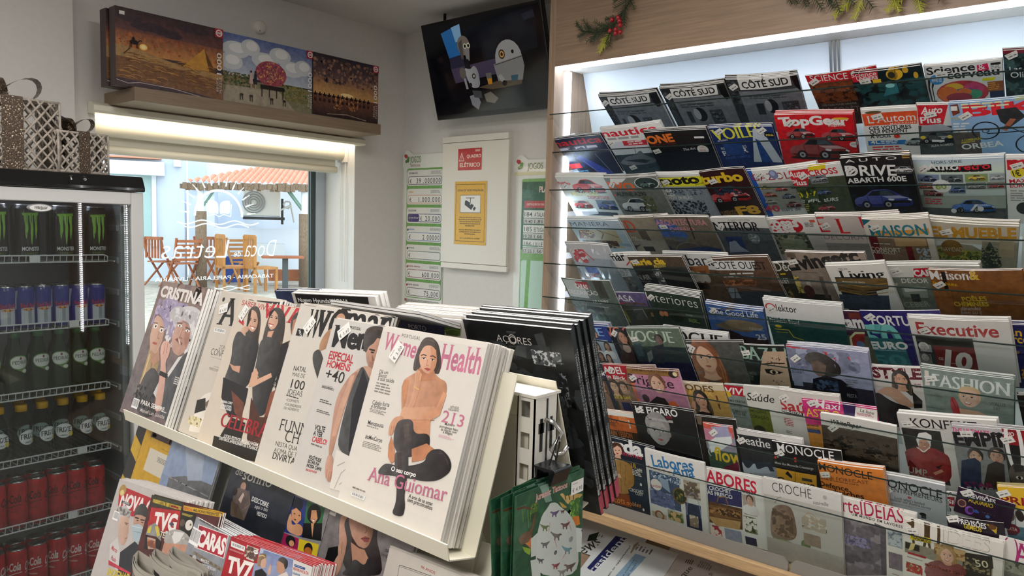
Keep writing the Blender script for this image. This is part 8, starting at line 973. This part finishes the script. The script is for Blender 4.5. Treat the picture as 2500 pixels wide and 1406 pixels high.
('Dark wedding dress magazine with white script and embracing couple',(0.6928,1.1913,1.255),190,285.6,4.5,-19,0,0,5,'magazines in the second tray of the rack',[],'1e222c',[('R',0,0,190,142.8,'2a303c'),('Z',98.9,80.1,133.6,85.5,20,6.4,'8a7c64','b8ac90'),('T','de',13.8,103,22.2,10.9,'d8d8d4','si',-0.097),('T','sonho',38.5,105.3,85.3,18,'dcdcd8','si',-0.067),('T','DESCOBRE',83,131.3,49.4,7.6,'e4e4e4','b',-0.031),('T','aqui o teu',96.6,139.5,37.4,5.8,'d0d0d0','si',-0.098),('T','VESTIDO',106.8,148.1,29.3,6.1,'e4e4e4','b',-0.059),('E',47.3,114.3,11.3,9.5,'3c322e'),('E',49,115.9,8,7.1,'b08c7c'),('P','6a5c58',24.3,128.1,39.2,120.3,68.8,119,82.6,137.3,78.8,163.7,39.7,168.4),('P','d0b8ac',45.9,138.8,53.3,124.9,58.6,127.6,55.5,142.3),('E',28.7,129,8.1,7.1,'2a2220'),('P','5a4c40',26.6,145.7,49.8,145.8,79.8,165.4,35.3,167.6),('K','8a7c78',1,67.8,117.3,82.6,137.3,64.6,151.8)]),
('Grey booklet with bright four colour portrait panels of women',(0.6915,1.0199,1.248),110,278.2,5,-19,0,0,0,'magazines in the second tray of the rack',[],'8d8b8c',[('T','mariana',5.1,75.7,70.5,6.8,'16161a','b',-0.037),('T','EDIÇÃO BIBLIOTECA',4.4,77.7,37.9,3.4,'222','b',-0.025),('P','26357c',3.6,89.2,51.7,88.2,64.8,140.9,12.8,146.5),('P','2c6a44',51.7,88.2,97.7,88,104.6,134.8,64.8,140.9),('P','a01c54',13.2,147.3,57.3,144.9,64.9,173,19.7,179.4),('P','d8c02c',58.6,144.5,106.8,139.4,110.5,166.1,64.9,173),('E',31.4,99,14.2,9.8,'131a2c'),('P','d49a70',21.1,110.9,31,104.6,45.6,108.2,50.3,117.8,42.2,127.3,27.6,124),('P','d49a70',17.8,130.4,19.9,115,25.2,119.1,31.7,132.1,47.1,124.2,61.3,127.5,62,141.7,24.3,143.3),('E',30.7,113.9,2.3,0.8,'222'),('E',43.3,113.3,2.3,0.8,'222'),('E',36.2,121.7,2.8,1,'5a1420'),('E',76.8,101.6,16.8,14.3,'0d0d12'),('P','d49a70',69,98.3,80,95.4,88,105.8,83.6,115.9,72.4,111.8),('P','f0e8e0',74.8,110.3,83.7,109.7,80.6,112.8),('K','8a2a28',0.8,74,110,84.2,109.4),('P','0d0d12',58.2,121.1,101.6,109.2,109.9,133.3,64.8,140.9),('P','d49a70',76.1,116.2,82.9,114.4,87.8,134.3),('E',39.3,153.6,12.9,7.9,'17171c'),('E',43.7,156,6.7,4.4,'d49a70'),('E',85.9,152.6,10.7,9.2,'17171c'),('E',87.4,155.6,9.6,6.1,'b8682c')]),
('Grey women magazine with pensive dark haired woman resting her head',(0.6932,0.9251,1.25),200,280.3,4.5,-19,0,0,2,'magazines in the second tray of the rack',[],'7f7a7a',[('G',-19.3,80,214.8,124,'8a8585','767172'),('B',7,77.1,23,18.3),('P','241a1a',46.1,78,68.2,75,107.8,73,124.8,82.3,128,100.6,147.5,121.9,157.8,142,84.8,165.1,50.7,119.9,44,110.3),('P','c29078',58.1,89.2,68.3,80.7,87.3,77.1,108,78.5,117.1,89.9,118.4,103.3,114.7,115.4,105.9,120.7,91.9,119.3,77.5,112.2),('P','a87860',92.4,78.5,108,78.5,116.7,90,118.4,103.3,114.9,116,107.8,114.7,109.4,97.6),('E',85.2,85.4,6.9,2,'ece2da'),('E',107.6,82.8,4.7,1.7,'e4d8d0'),('E',86.3,85.3,2.8,1.8,'20140f'),('E',107.2,82.9,2.4,1.5,'20140f'),('K','201410',1.4,75.2,86,83.6,81.6,95,82.1),('K','201410',1.4,101.8,82.3,107,80.5,111.6,81),('K','3a241c',2.1,72.6,82.5,83,77.5,92.9,77),('K','8a5c48',1.2,97.2,87.1,105.4,96,101.5,99.8),('P','8a4644',96.4,108.9,104.1,103.3,113.9,103.2,114.1,108.7,106.2,111),('K','4a2020',0.6,97.3,108.4,113.7,103.7),('P','3a2420',77,111,94.5,119.9,109.9,119.6,120.1,153.9,96.7,161.3),('P','b88a72',78.2,119.1,97.5,121.8,110.4,120.8,122.8,129.4,127.8,151.5,96.7,151),('P','cb9a82',41.9,95,45.3,86.9,64.3,76.8,68.3,80.7,54.5,91.6,54.3,101.7,69.4,117.4,73.1,138.8,70.7,169.5,52.2,175.4,55.1,161.1,56.3,132.5,46.1,109.7),('K','96684f',0.6,50.1,87,65.4,79.3),('K','96684f',0.6,48.2,93.3,58.8,85.4),('E',51.7,92.1,2.1,0.8,'c8a45c'),('K','c8a45c',0.6,53.7,131.9,70.5,135.4),('K','2a2020',0.6,60.8,124.1,64.4,140),('P','100f12',33.4,160.7,33.8,140.5,53.7,131.9,58.8,143.1,52.9,156.2),('P','100f12',87.7,151.1,94.9,136.4,119.1,141.4,121.2,125.8,145.8,133.2,157.8,142,72.7,168.9),('T','Bruna Gomes',142.6,84.2,46,5.6,'26242a','',-0.007),('T','“fenómeno',159.9,90.8,33,4.1,'3a383c','',-0.125),('T','na',151.5,111.3,7,4.1,'4a484c','',-0.105),('T','na imprensa',130.8,120.2,55,4.8,'4a484c','t',-0.106)]),
('White almanac with red anniversary line and ornate black frame',(0.6545,0.7615,1.1559),150,190,2.2,-19,-2.04,0,9,'white almanacs in the second tray',[],'cbc5bd',[('K','1c1a1a',0.6,25.7,16.8,45.3,15.6,108.2,13.9),('K','1c1a1a',0.4,28.2,18.4,46,17.6,108.8,15.8),('K','1c1a1a',0.6,25.7,16.8,26.8,30.8),('T','96 ANOS',64.9,10,26.6,3.5,'a02430','',0.037)]),
('Weekly magazine with red title, grey haired man and man in a mask',(0.5466,1.3721,1.1297),238.2,280,4.6,-20,-4.96,0,9,'magazines in the third tray of the rack',[],'b9b3b0',[('P','b0202c',12.2,22.6,27,10.8,126.1,13.3,139.2,38.9,80.6,51.9,23.6,46.1),('T','NOVA GENTE',26.1,43.1,184.5,22.9,'e4dcda','B',-0.038),('E',22.6,16.9,12.5,9.7,'b08c4c'),('E',23.2,20.8,7.1,4.8,'d8c080'),('P','bfbcbc',30.9,50.2,35.5,41.5,48.5,38.6,66.7,44,77.4,60.2,66,64.9,42.3,69.2),('P','c9a490',42.3,69.2,42.4,56.1,70.2,53.7,80.6,67.3,87.3,83.9,84.5,97.1,73.3,101.9,55,90.2),('Z',22,43.8,74.4,55.6,50,6.5,'c8c6c4','aaa8a6'),('K','7a5448',1.6,63.4,65.3,74.5,64.6),('E',70.1,66.7,2.6,0.7,'222'),('P','9a6a58',78,89.5,86,84.2,85.3,87.5),('P','1c1a1c',84.4,35.7,102.9,24.9,125.5,30,137.5,49.3,125.9,43.8,89.3,47.8,88.7,55.6),('P','b98a74',90.2,57.9,88.6,46.6,122.8,43.1,134.1,52.4,143.5,80.4,123,87,102.2,78.5),('K','2a1c18',2.3,92.8,51,105.3,50.7),('K','2a1c18',2.2,112.7,51.3,125.8,50.1),('E',103.4,54.2,4,0.9,'222'),('E',120.2,54.3,4,0.9,'222'),('P','a8b8c0',90.1,64.3,110.4,58.6,136.5,60.7,139,77.6,120.6,87.5,102.4,81),('K','8a9aa2',1,99.8,72.6,136.6,69.4),('K','d0dade',0.8,90.8,65.4,137.2,61.8),('P','c8c4c2',35.1,107,53.7,90.4,82.2,115.3,88.4,141.4,48.1,130),('P','20242e',76.7,111.4,114.2,86.2,157.9,94.7,168.5,128.6,91.3,145.7),('P','17171a',129.6,75.7,141.4,68.5,156.5,92.5,132.5,97.4),('T','Marco',43.8,113,22.2,6.8,'b02c44','b',0.085),('T','Paulo',52.6,127.8,18.6,6.7,'b02c44','b',0.062),('P','c0304a',45.5,130.5,141.9,133.3,140.6,135.5,50.2,137.2),('T','INDIGNADOS',54.9,152.6,97.2,11,'d8c42c','b',-0.085),('B',16,52.8,20.7,14.8),('R',31.3,32.9,63.8,37.3,'3a3a40'),('T','NOVA',37.2,38.5,24.3,4.1,'c8c8c8','b',-0.114)]),
('Red television guide with fireman helmet and grey haired head',(0.5443,1.2389,1.1352),212.3,280,2.4,-20,-6.78,0,2,'magazines in the third tray of the rack',[],'4a1c1c',[('P','2c3424',0,0,101.5,0.4,100,11.3,9.5,16.6),('Z',8.4,5.5,100,11.3,60,5.4,'3c5030','8a2420','b89c3c'),('P','b02028',8.4,19.3,100.6,12.4,108.4,40.9,15.8,50.4),('P','a8202a',10.6,41.4,106.7,37.6,106.9,47,14.7,53.1),('T','TVG',28.5,49.7,71.9,26.2,'e8e0dc','B',-0.088),('E',84.6,34.8,7.2,2.6,'445'),('Z',68.5,7.3,92.1,10.1,20,4.2,'c02028','8a141c'),('P','16140f',101.1,8.8,145.5,8.4,156,42.6,115.1,44.5),('P','c89c24',105.2,2.9,211.8,-1.1,214.8,5.3,107.8,10.2),('T','ESPECIAL',109.4,8.6,25.4,3.8,'b82c24','b',-0.039),('T','MELHORES PRESENTES',137,7.5,71.1,3.7,'1c1a14','b',-0.042),('L',107.3,13.9,140.8,17.3,4,'d8c84a'),('E',135,28.6,10.7,7.9,'d8d4cc'),('E',114.8,28.1,7.5,5.4,'5a4c3c'),('E',139.1,27.4,2.6,1.7,'6a4c2c'),('P','8a8a88',14.5,61.7,16.9,47.8,33.5,40.4,52.1,46,67.2,64,49.6,59.7),('P','c8b83c',16.5,51.6,25.9,45.2,27.6,57.2,18,58.7),('P','c8b83c',36.7,46,45.5,43.4,58.9,55.8,52,59.3),('P','b89c8c',18.8,64.7,49.2,63.4,54.9,78,33.9,81.5),('Z',20.1,66.9,57.2,77.6,20,4.8,'b8785c','8a4c38'),('P','111',15.1,62.8,19.3,60.9,31.5,81.9,22,83.6),('P','111',48.5,62.3,67.2,64,68.7,75.6,57.2,77.6),('E',114.2,56.3,40.8,17,'a8a4a0'),('Z',72.5,46.5,146.6,51,60,9.1,'b8b4b0','94908c','c4c0bc'),('P','d8d6d4',97.9,43.7,127.6,41.4,120.8,55.2,107.7,62,95.3,52.4),('P','c08c74',77.5,64.7,107.2,60.9,149.3,56.2,157.9,81.8,76.8,81.3),('T','TE',58.9,58.2,15,8.8,'e0d8c8','b',-0.002)]),
('Pale weekly magazine with red boxed white title, front of a thick pile',(0.5424,1.0824,1.1417),228,285,4.2,-20,0,0,9,'magazines in the third tray of the rack',[],'8d9098',[('G',-13.5,-7.7,207.2,3.6,'a0a8b4','8a8a88'),('P','e4e0dc',11.6,8.4,96.2,0.9,102.7,32.7,19.7,40.6),('P','a81c34',14.5,9.2,94.7,1.9,100.5,32,21.4,39.5),('T','CARAS',23.5,35.4,74.6,22.5,'ece6e2','Bc',-0.097),('B',-2.4,14.8,30.4,23.9),('L',11.9,0.2,66.9,5.2,1,'555'),('R',0,142.5,228,285,'6a5c50'),('Z',21.6,45.2,123.8,49.6,60,8,'7a6c5c','5a5044','8a8070'),('R',14.7,53,57.6,71.1,'4a1c1c'),('H',29.1,60.1,14.3,'b88a78','c8c4c0','20242c','ge'),('P','16161c',28.2,72.9,51.6,65.6,55.7,71.7,32.3,79.1),('T','MARCELO',47.5,52.2,22.8,3.8,'e8e4e0','b',-0.098),('T','REBELO DE SOUSA',49.7,58.4,42.6,3.8,'e8e4e0','b',-0.113),('T','ANTECIPA O NATAL',51.7,65,40,3.7,'e8e4e0','b',-0.115),('T','“VAI SER...',54.7,70.2,27.8,3.7,'e8e4e0','b',-0.115)]),
('Red television weekly with blonde woman facing dark haired man',(0.5391,0.9736,1.1441),192.3,285,4.2,-20,-5.17,0,8,'magazines in the third tray of the rack',[],'a31826',[('R',-9.9,1.7,93.8,43.6,'a31826'),('P','d8d4d0',2.8,5.7,39.2,6.6,40.6,13.6,5.7,13.2),('B',6.2,7.2,33.3,5.1),('L',4.4,16.1,40.4,18.4,2,'d8a0a0'),('P','b0b8d0',74.6,1.2,151.1,0.7,157.9,29.3,80.4,46.6),('P','7c88b0',82.7,2.6,151.5,1.6,154.4,14.6,83,19.9),('P','8a94b8',73.7,7.5,103.2,7.6,106.5,31.5,78.1,37.7),('P','d4c8bc',42.4,3.9,72,3.7,66.8,21.2,48.4,20.9),('Z',42.6,4.3,71.5,19.2,24,3.6,'8a6a58','c8b8a4','5a4440'),('E',67,8.6,5.5,2.6,'eee'),('T','€4,99',63.3,9.6,8,1.7,'222','b',-0.098),('L',49.1,24.4,73.2,27,3,'d8902c'),('T','TV7 DIAS',8.1,46.1,144.3,21.1,'ece4e0','sB',-0.041),('P','8a94b4',69.4,22.7,155.2,10.6,157.9,29.3,71.9,48.5),('P','8a6a48',73.7,15.7,79.2,7.4,89.8,6.3,93.6,10.6,86.4,15.1,86.4,23.2,78.3,25.9),('P','c8a08c',83.9,15.6,91.9,10.9,96.5,17,95.6,23.2,89.3,25.6,83.9,21.7),('K','d0b078',1.4,75.8,12.2,83.9,9.5,89.8,10.3),('P','14151a',75.3,31.6,89.3,25.6,102.2,29.8,107,40.7,78.7,47),('P','c8a08c',102.6,26.7,105.2,16.2,108,18.6,110.4,28,106.3,30.9),('P','241a18',118.8,6.4,127.5,2.1,139.7,4.1,142.7,11.3,139.1,16.9,131.6,11.6,120.8,11),('P','b88a70',118.3,11.5,121.6,8.8,132.8,10.4,139.1,16.9,133.8,24.9,122.6,21.4),('P','d0c4c0',127.4,26.3,143,18,157.9,29.3,126.4,36.3),('P','cfcac6',150.4,0.9,192.9,1.6,196.4,20.6,157.9,29.3),('P','2c4c8a',154.9,5.8,178.3,5.6,178.6,8.5,155.3,8.6),('T','REVIRAVOLTA',155.4,12.9,32.2,3.4,'b82c30','bc',-0.008),('T','Helena',155.8,18.2,15.6,3,'3a6a9a','b',-0.058),('L',155.3,6.7,177.4,7.7,1,'ccd')]),
('White newspaper with green flag box and serif title, by the hanging cards',(2.2291,1.6505,0.402),260,330,2.5,0,0,0,0,'newspapers on the low shelf',[],'c6c9c8',[('P','1e2c20',83.9,116,113.1,144,70.9,154.5,53.6,125.4),('T','news',-36.8,136.4,113.2,36.6,'26282a','s',0.453),('L',91,150.1,103.3,213,5,'888')],{'name': 'newspaper', 'cat': 'newspaper', 'axes': ((0.906, 0, 0.423), (0, -1, 0))}),
('White newspaper with navy banner title and sculpture picture',(2.0742,1.4711,0.3341),300,290,2.5,0,0,0,0,'newspapers on the low shelf',[],'c6cacb',[('P','20285a',285.9,36.5,291.3,83.4,102,51.6,110,19.6),('T','resident',96.5,54.3,194.3,28.9,'d8dcdc','s',0.148),('T','problem or opportunity?',64.4,112.5,200.4,7,'1c1c1e','b',0.016),('K','555',0.4,184.2,95.3,285.6,103.7),('P','7c98b0',239.5,148.5,240.2,191.8,91.6,172.1,94.1,130.9),('T','colourful sculpture',73.9,161.1,138.8,5.9,'1c2c3c','',-0.008),('T','placed in Silves',81.7,178,119.9,5.9,'1c2c3c','',-0.022),('L',255.2,136.4,280.7,205.2,5,'666'),('P','8a7c6a',274.3,121.5,295.3,132,284.5,134.3,233.1,133.8,235.5,128.7),('T','PORTUGAL',102.8,43.5,50.7,4.9,'a8b0b8','b',0.049)],{'name': 'newspaper', 'cat': 'newspaper', 'axes': ((0.906, 0, 0.423), (0, -1, 0))}),
('Grey newspaper with red and black anniversary number',(2.1804,1.2221,0.3814),300,270,2.5,0,0,0,0,'newspapers on the low shelf',[],'b6afaa',[('T','25',73.4,-21.1,26.2,11.5,'222','i',-0.004),('T','50',86.6,-15.9,25.3,11.5,'a8343c','i',0.091),('L',136.6,-33.6,159.2,27.5,6,'6a6662'),('T','ue',52.3,-11.3,19,9.4,'2a2826','s',0.207),('T','O caminho aberto',94.9,31.8,73.8,3.6,'222','b',0.098),('K','555',0.3,173.5,-21.5,117.2,-16.5)],{'name': 'newspaper', 'cat': 'newspaper', 'axes': ((0.906, 0, 0.423), (0, -1, 0))}),
('Pinkish newspaper with serif title, farthest along the low shelf',(2.1965,1.1438,0.3934),300,300,2.5,0,0,0,0,'newspapers on the low shelf',[],'b9b0ad',[('T','que',72.1,26.6,52.9,13.7,'2a2826','s',0.215),('L',135.1,-6,159,29.1,5,'4a4644'),('T','REVISTA POLÍTICA',76.6,-5.7,79.2,3.2,'a8545c','',-0.111),('L',134.5,48.1,165.2,94.9,6,'777'),('L',177,152.6,177.1,199.3,8,'999'),('L',170,105.5,175.4,127.1,3,'999'),('L',119.3,96.5,131,111.5,3,'444')],{'name': 'newspaper', 'cat': 'newspaper', 'axes': ((0.906, 0, 0.423), (0, -1, 0))}),
('Green dinosaur tattoo card with white blister, hanging at the rack end',(0.678,0.56,1.274),145,300,1.2,0,0,0,4,'tattoo cards hanging on the rack hook',[(128.7,20.2,0,'€ 4.90')],'24523a',[('G',0,0,145,300,'3f6a50','1e4a30'),('Z',2.1,-20.7,154.3,153.2,40,18.6,'2c5a3c','24523a'),('P','7a9c8c',46.8,-1.4,64.4,0.3,74.7,25.5,61.2,24.6),('T','Jurassic Tattoos',39.4,16.2,68.4,8.6,'a8442c','B',-0.01),('T','Jurassic Tattoos',39.9,16.1,67.5,8.1,'f4e4e0','b',-0.005),('T','Jurassic Tattoos',39.9,16.1,67.5,8.1,'b8584c','t',-0.005),('K','5a3c28',2.9,3.7,17,18.1,18.3,41.8,29),('K','6a8a3c',1.2,14,19.9,16.8,36.9),('K','6a8a3c',1.3,24.6,24.2,27.7,46.9),('K','6a8a3c',1.3,31,25.9,30.5,38.1),('Z',30.6,19,44,31,20,3,'7c9c44','4c6c2c'),('P','6a4a2c',37.7,33.3,41.9,31.8,40.3,43.7,36.5,53.6,32.8,66.3,14,65.8,7.4,55.6,17.5,50.6,32.2,52.3),('P','c8742c',32.6,60.7,41.4,66.2,37.4,73.3,44.2,79.6,33.3,76.1,26.7,69.8,20.2,65,28.6,66.3),('P','8aa83c',16.1,67.9,33.3,76.1,31.5,83.8,20.7,76.1),('P','caa858',90.5,21.1,97.5,20.8,102.6,27.2,114.5,27.5,147,34.5,132.3,39.5,115,36.3,110.5,40.9,102.9,33.1,95.4,25.3),('K','3a2414',1.7,102.5,26.5,105.2,32.2),('K','3a2414',1.7,110.9,27.2,113.7,34.5),('K','3a2414',1.7,121.9,30.1,122.3,36.8),('P','b89848',89.9,31,95.9,34.1,108.2,43.2,103.5,43.4,96.2,39.9),('P','5c8c3c',115.2,39.3,132.4,41,136.1,61.4,118.7,59.4),('Z',115,36.3,136.2,62.9,40,2.9,'7cac4c','3c6c2c'),('P','c8742c',121.2,60.1,136.2,62.9,139.4,75.8,127,75),('P','c4ccc6',45.4,59.1,53.1,39.1,66,31.5,70.3,27.1,84.1,30.1,93.8,39.2,108.5,49.1,124,65.3,135.1,86.4,141.3,149.6,43.7,115.2,43.8,72.5),('P','c4ccc6',32.7,63.5,45.4,59.1,46.8,88.8,33.8,87.3),('P','c4ccc6',32.9,91.2,51.4,94.6,54.8,119.1,37.1,112.9),('P','c4ccc6',129.6,77.3,144.9,83.4,150.1,106.1,144.4,116.4,134.2,113.1),('P','5a4a78',70,39.9,72.9,38.8,78.1,41.5,85.2,42.3,92.3,41.7,87.4,45.4,84.4,46.5,85.1,50.4,82.5,49.7,81.8,46.4,78.3,45.3,77.9,48.4,75.4,47.6,75.7,44,74.1,41.6),('P','6a7c4a',70.5,58.4,67.4,55.6,62.5,55.4,55.5,52.1,48.5,47.6,53.6,54,56.7,56.8,56.4,60.4,58.8,61.1,59.2,58.1,62.7,59.2,63.3,62.5,65.8,63.2,65.1,59.3,66.5,57.8),('P','5c3430',93.7,62.4,96.8,61.3,102.4,64.3,110.1,65.2,117.9,64.8,112.5,68.6,109.3,69.7,110.1,73.9,107.3,73.1,106.5,69.5,102.6,68.4,102.3,71.6,99.5,70.8,99.8,66.9,98.1,64.3),('P','6c6460',99.2,78.3,95.2,74.7,88.9,74.3,80,70.1,71.1,64.3,77.6,72.4,81.5,75.9,81.1,80.5,84.3,81.5,84.7,77.7,89.1,79.1,90,83.2,93.2,84.2,92.3,79.3,94.1,77.5),('P','6a6a6c',51.8,75.2,54.6,74.3,59.6,77.1,66.5,78,73.5,77.7,68.7,81.2,65.8,82.1,66.5,86.1,64,85.3,63.3,82,59.8,80.8,59.5,83.8,57,83,57.3,79.4,55.7,77.1),('P','5a8a94',123.8,105.2,119.9,101.8,113.9,101.3,105.2,97,96.6,91.4,103,99.2,106.7,102.7,106.4,106.9,109.4,107.9,109.8,104.4,114.1,105.8,114.9,109.8,118,110.8,117.1,106,118.9,104.4),('P','8a3a40',76.9,111.9,79.6,111.1,84.3,113.9,90.9,114.9,97.4,114.8,92.9,117.9,90.1,118.7,90.8,122.5,88.4,121.6,87.8,118.5,84.5,117.4,84.2,120.2,81.8,119.4,82.1,116,80.6,113.8),('P','5c4c44',104,122.1,107.9,121,114.9,125,124.5,126.6,134.2,126.5,127.6,131,123.5,132.1,124.5,137.5,121,136.3,120,131.8,115.2,130.1,114.7,134.1,111.3,132.9,111.7,128.1,109.5,124.8),('P','55575c',61.8,99.8,59.3,97.5,55.3,97.2,49.6,94.2,44,90.4,48.1,95.8,50.6,98.1,50.4,101.1,52.4,101.7,52.6,99.3,55.5,100.2,56,103,58,103.7,57.5,100.4,58.6,99.3),('P','7c7c78',90.5,125.1,93.5,124.3,98.9,127.4,106.2,128.7,113.6,128.6,108.5,132.1,105.4,132.9,106.2,137.1,103.5,136.1,102.8,132.6,99.1,131.3,98.7,134.5,96.1,133.5,96.4,129.8,94.7,127.3),('P','5a3438',92,43.8,93.6,43.2,96.5,44.7,100.5,45.1,104.4,44.8,101.7,46.9,100,47.4,100.4,49.6,99,49.2,98.6,47.4,96.6,46.8,96.4,48.5,95,48.1,95.2,46.1,94.3,44.8),('E',119.3,90.5,4.5,3.9,'8a9490'),('E',85.3,97.9,3.3,2.9,'5a5e60'),('K','c86a70',0.7,71.6,52.9,68.8,64.8),('K','c86a70',0.7,110.4,61.3,119.9,78.8),('K','c86a70',0.7,81.9,77.4,87.2,90.6),('K','c86a70',0.7,109.2,103.5,102.4,111.5),('P','2c2c64',142.6,85.7,157,71.8,155.3,86.5,148,91.8)],{'name': 'tattoo_card', 'cat': 'toy card', 'axes': ((1, 0, 0), (0, 0, -1)), 'gap': 0.004, 'fan': 0.02, 'rear': '2c5a3c'}),
]
# ================================================================ magazines
STK = None
def sticker_mesh(price=None):
    global STK
    if STK is None or price:
        b = MB().box((-.014, -.009, 0), (.014, .009, .0003), c='eceae6'); A = Art(28, 18); A.L(3, 3, 14, 5, 1, '999'); A.T(price, 3, 15, 22, 6, '555', 'w') if price else A.L(4, 9, 24, 15, 1, '777')
        flat_art(b, A, Matrix.Translation((-.014, .009, .0003))); o = b.build('price_sticker', INK, None, world=False); d_ = o.data; bpy.data.objects.remove(o)
        if price: return d_
        STK = d_
    return STK
def magazine(label, o, w, h, th, tilt, roll, bow, n, grp, stk, bg, items, name='magazine', cat='magazine', ink=None, edge=None, rear=None, gap=.0004, axes=None, rs=None, fan=0, film=0):
    # o: top-left corner of the front cover; tilt: + leans towards the room at the top; copies lie behind the front one
    t_ = math.radians(tilt); a = math.radians(roll); d = V((sin(t_), 0, -cos(t_))); r = V((0, -1, 0))
    r2 = r*cos(a)+d*sin(a); d2 = d*cos(a)-r*sin(a); W_, H_, T_ = w/1000, h/1000, th/1000; B_ = bow/1000
    if axes: r2, d2 = V(axes[0]).normalized(), V(axes[1]).normalized()
    F = frame(V(o), r2, -d2); base = F @ V((W_/2, -H_, -T_))
    root = thing(name, label, cat, tuple(base), None, grp); root.rotation_euler = F.to_euler()
    N = 12; st = w/N; bl = [B_*sin(pi*i/N) for i in range(N+1)]
    def bz(s): i = min(max(int(s/st), 0), N-1); u = s/st-i; return bl[i]+(bl[i+1]-bl[i])*u
    A = Art(w, h, bg); A.run(items); mb = MB(); lay = min(1.2e-5, .0008/A.k)
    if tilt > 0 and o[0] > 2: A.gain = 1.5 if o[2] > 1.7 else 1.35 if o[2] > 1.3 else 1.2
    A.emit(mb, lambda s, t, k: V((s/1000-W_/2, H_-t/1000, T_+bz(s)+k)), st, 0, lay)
    for i in range(N):
        x0, x1 = st*i/1000-W_/2, st*(i+1)/1000-W_/2; mb.add([(x0, 0, bl[i]), (x1, 0, bl[i+1]), (x1, H_, bl[i+1]), (x0, H_, bl[i])], [(3, 2, 1, 0)], 0, rear or bg)
    if rs:                                                    # spine on the other edge, with its lettering
        mb.add([(W_/2, 0, 0), (W_/2, H_, 0), (W_/2, H_, T_), (W_/2, 0, T_)], [(0, 1, 2, 3)], 0, rear or bg)
        SA = Art(th, h); [SA.run([q]) for q in rs]; SA.emit(mb, lambda s, t, k: V((W_/2+k+1e-4, H_-t/1000, T_-s/1000)), 0)
    else: mb.add([(-W_/2, 0, 0), (-W_/2, H_, 0), (-W_/2, H_, T_), (-W_/2, 0, T_)], [(3, 2, 1, 0)], 0, rear or bg)
    mb.build('cover', ink or INK, root, world=False)
    pg = MB(); e = .0008; lo, hi = e*.3, T_-e*.3
    for i in range(N):
        x0, x1 = st*i/1000-W_/2+(e if i == 0 else 0), st*(i+1)/1000-W_/2-(e if i == N-1 else 0); b0, b1 = bl[i], bl[i+1]
        pg.add([(x0, e, b0+lo), (x1, e, b1+lo), (x1, H_-e, b1+lo), (x0, H_-e, b0+lo), (x0, e, b0+hi), (x1, e, b1+hi), (x1, H_-e, b1+hi), (x0, H_-e, b0+hi)],
               [(3, 2, 6, 7), (0, 4, 5, 1)]+([(1, 5, 6, 2)] if i == N-1 else [])+([(0, 3, 7, 4)] if i == 0 else []))
    pg.build('pages', edge or PAGES, root, world=False)
    for s in stk:
        p = bpy.data.objects.new('price_sticker', sticker_mesh(s[3] if len(s) > 3 else None)); C.objects.link(p); p.parent = root
        p.location = (s[0]/1000-W_/2, H_-s[1]/1000, T_+bz(s[0])+lay*(A.k+3)+.0004); p.rotation_euler = (0, 0, s[2])
    if film:                                                  # loose clear wrapper with a crinkled top
        fb = MB(); RF = random.Random(int(w)); gx, gy = 14, 10
        P = [(-W_/2-.003+(W_+.006)*i/gx, -.002+(H_+.014)*j/gy, T_+B_*sin(pi*i/gx)+.0022+RF.random()*.0022*(1+(j > 7))) for j in range(gy+1) for i in range(gx+1)]
        fb.add(P, [(j*(gx+1)+i, j*(gx+1)+i+1, (j+1)*(gx+1)+i+1, (j+1)*(gx+1)+i) for j in range(gy) for i in range(gx)]); fb.build('plastic_wrap', WRAP, root, False, world=False)
    R = random.Random(len(label)*13+int(w)); nv = F.col[2].to_3d()
    for k in range(n):
        c = root.copy(); C.objects.link(c); c.rotation_euler = (F @ Matrix.Rotation(fan*(k+1)*(1 if k % 2 else -.6), 4, 'Z')).to_euler() if fan else root.rotation_euler; c.location = V(base)-nv*(k+1)*(T_+gap)+(-d2)*(R.uniform(.0005, .005)*(1 if tilt > 0 else .6)+(k*.0012 if tilt > 20 else 0))+r2*R.uniform(-.003, .003)
        lw = label.replace(',', '').split(); lw[0] = lw[0].lower(); c['label'] = ' '.join(['copy stacked behind the']+lw[:12]); c['group'] = 'copies behind '+label
        for ch in list(root.children):
            if ch.name.startswith(('price_sticker', 'plastic_wrap')): continue
            q = ch.copy(); C.objects.link(q); q.parent = c
    return root
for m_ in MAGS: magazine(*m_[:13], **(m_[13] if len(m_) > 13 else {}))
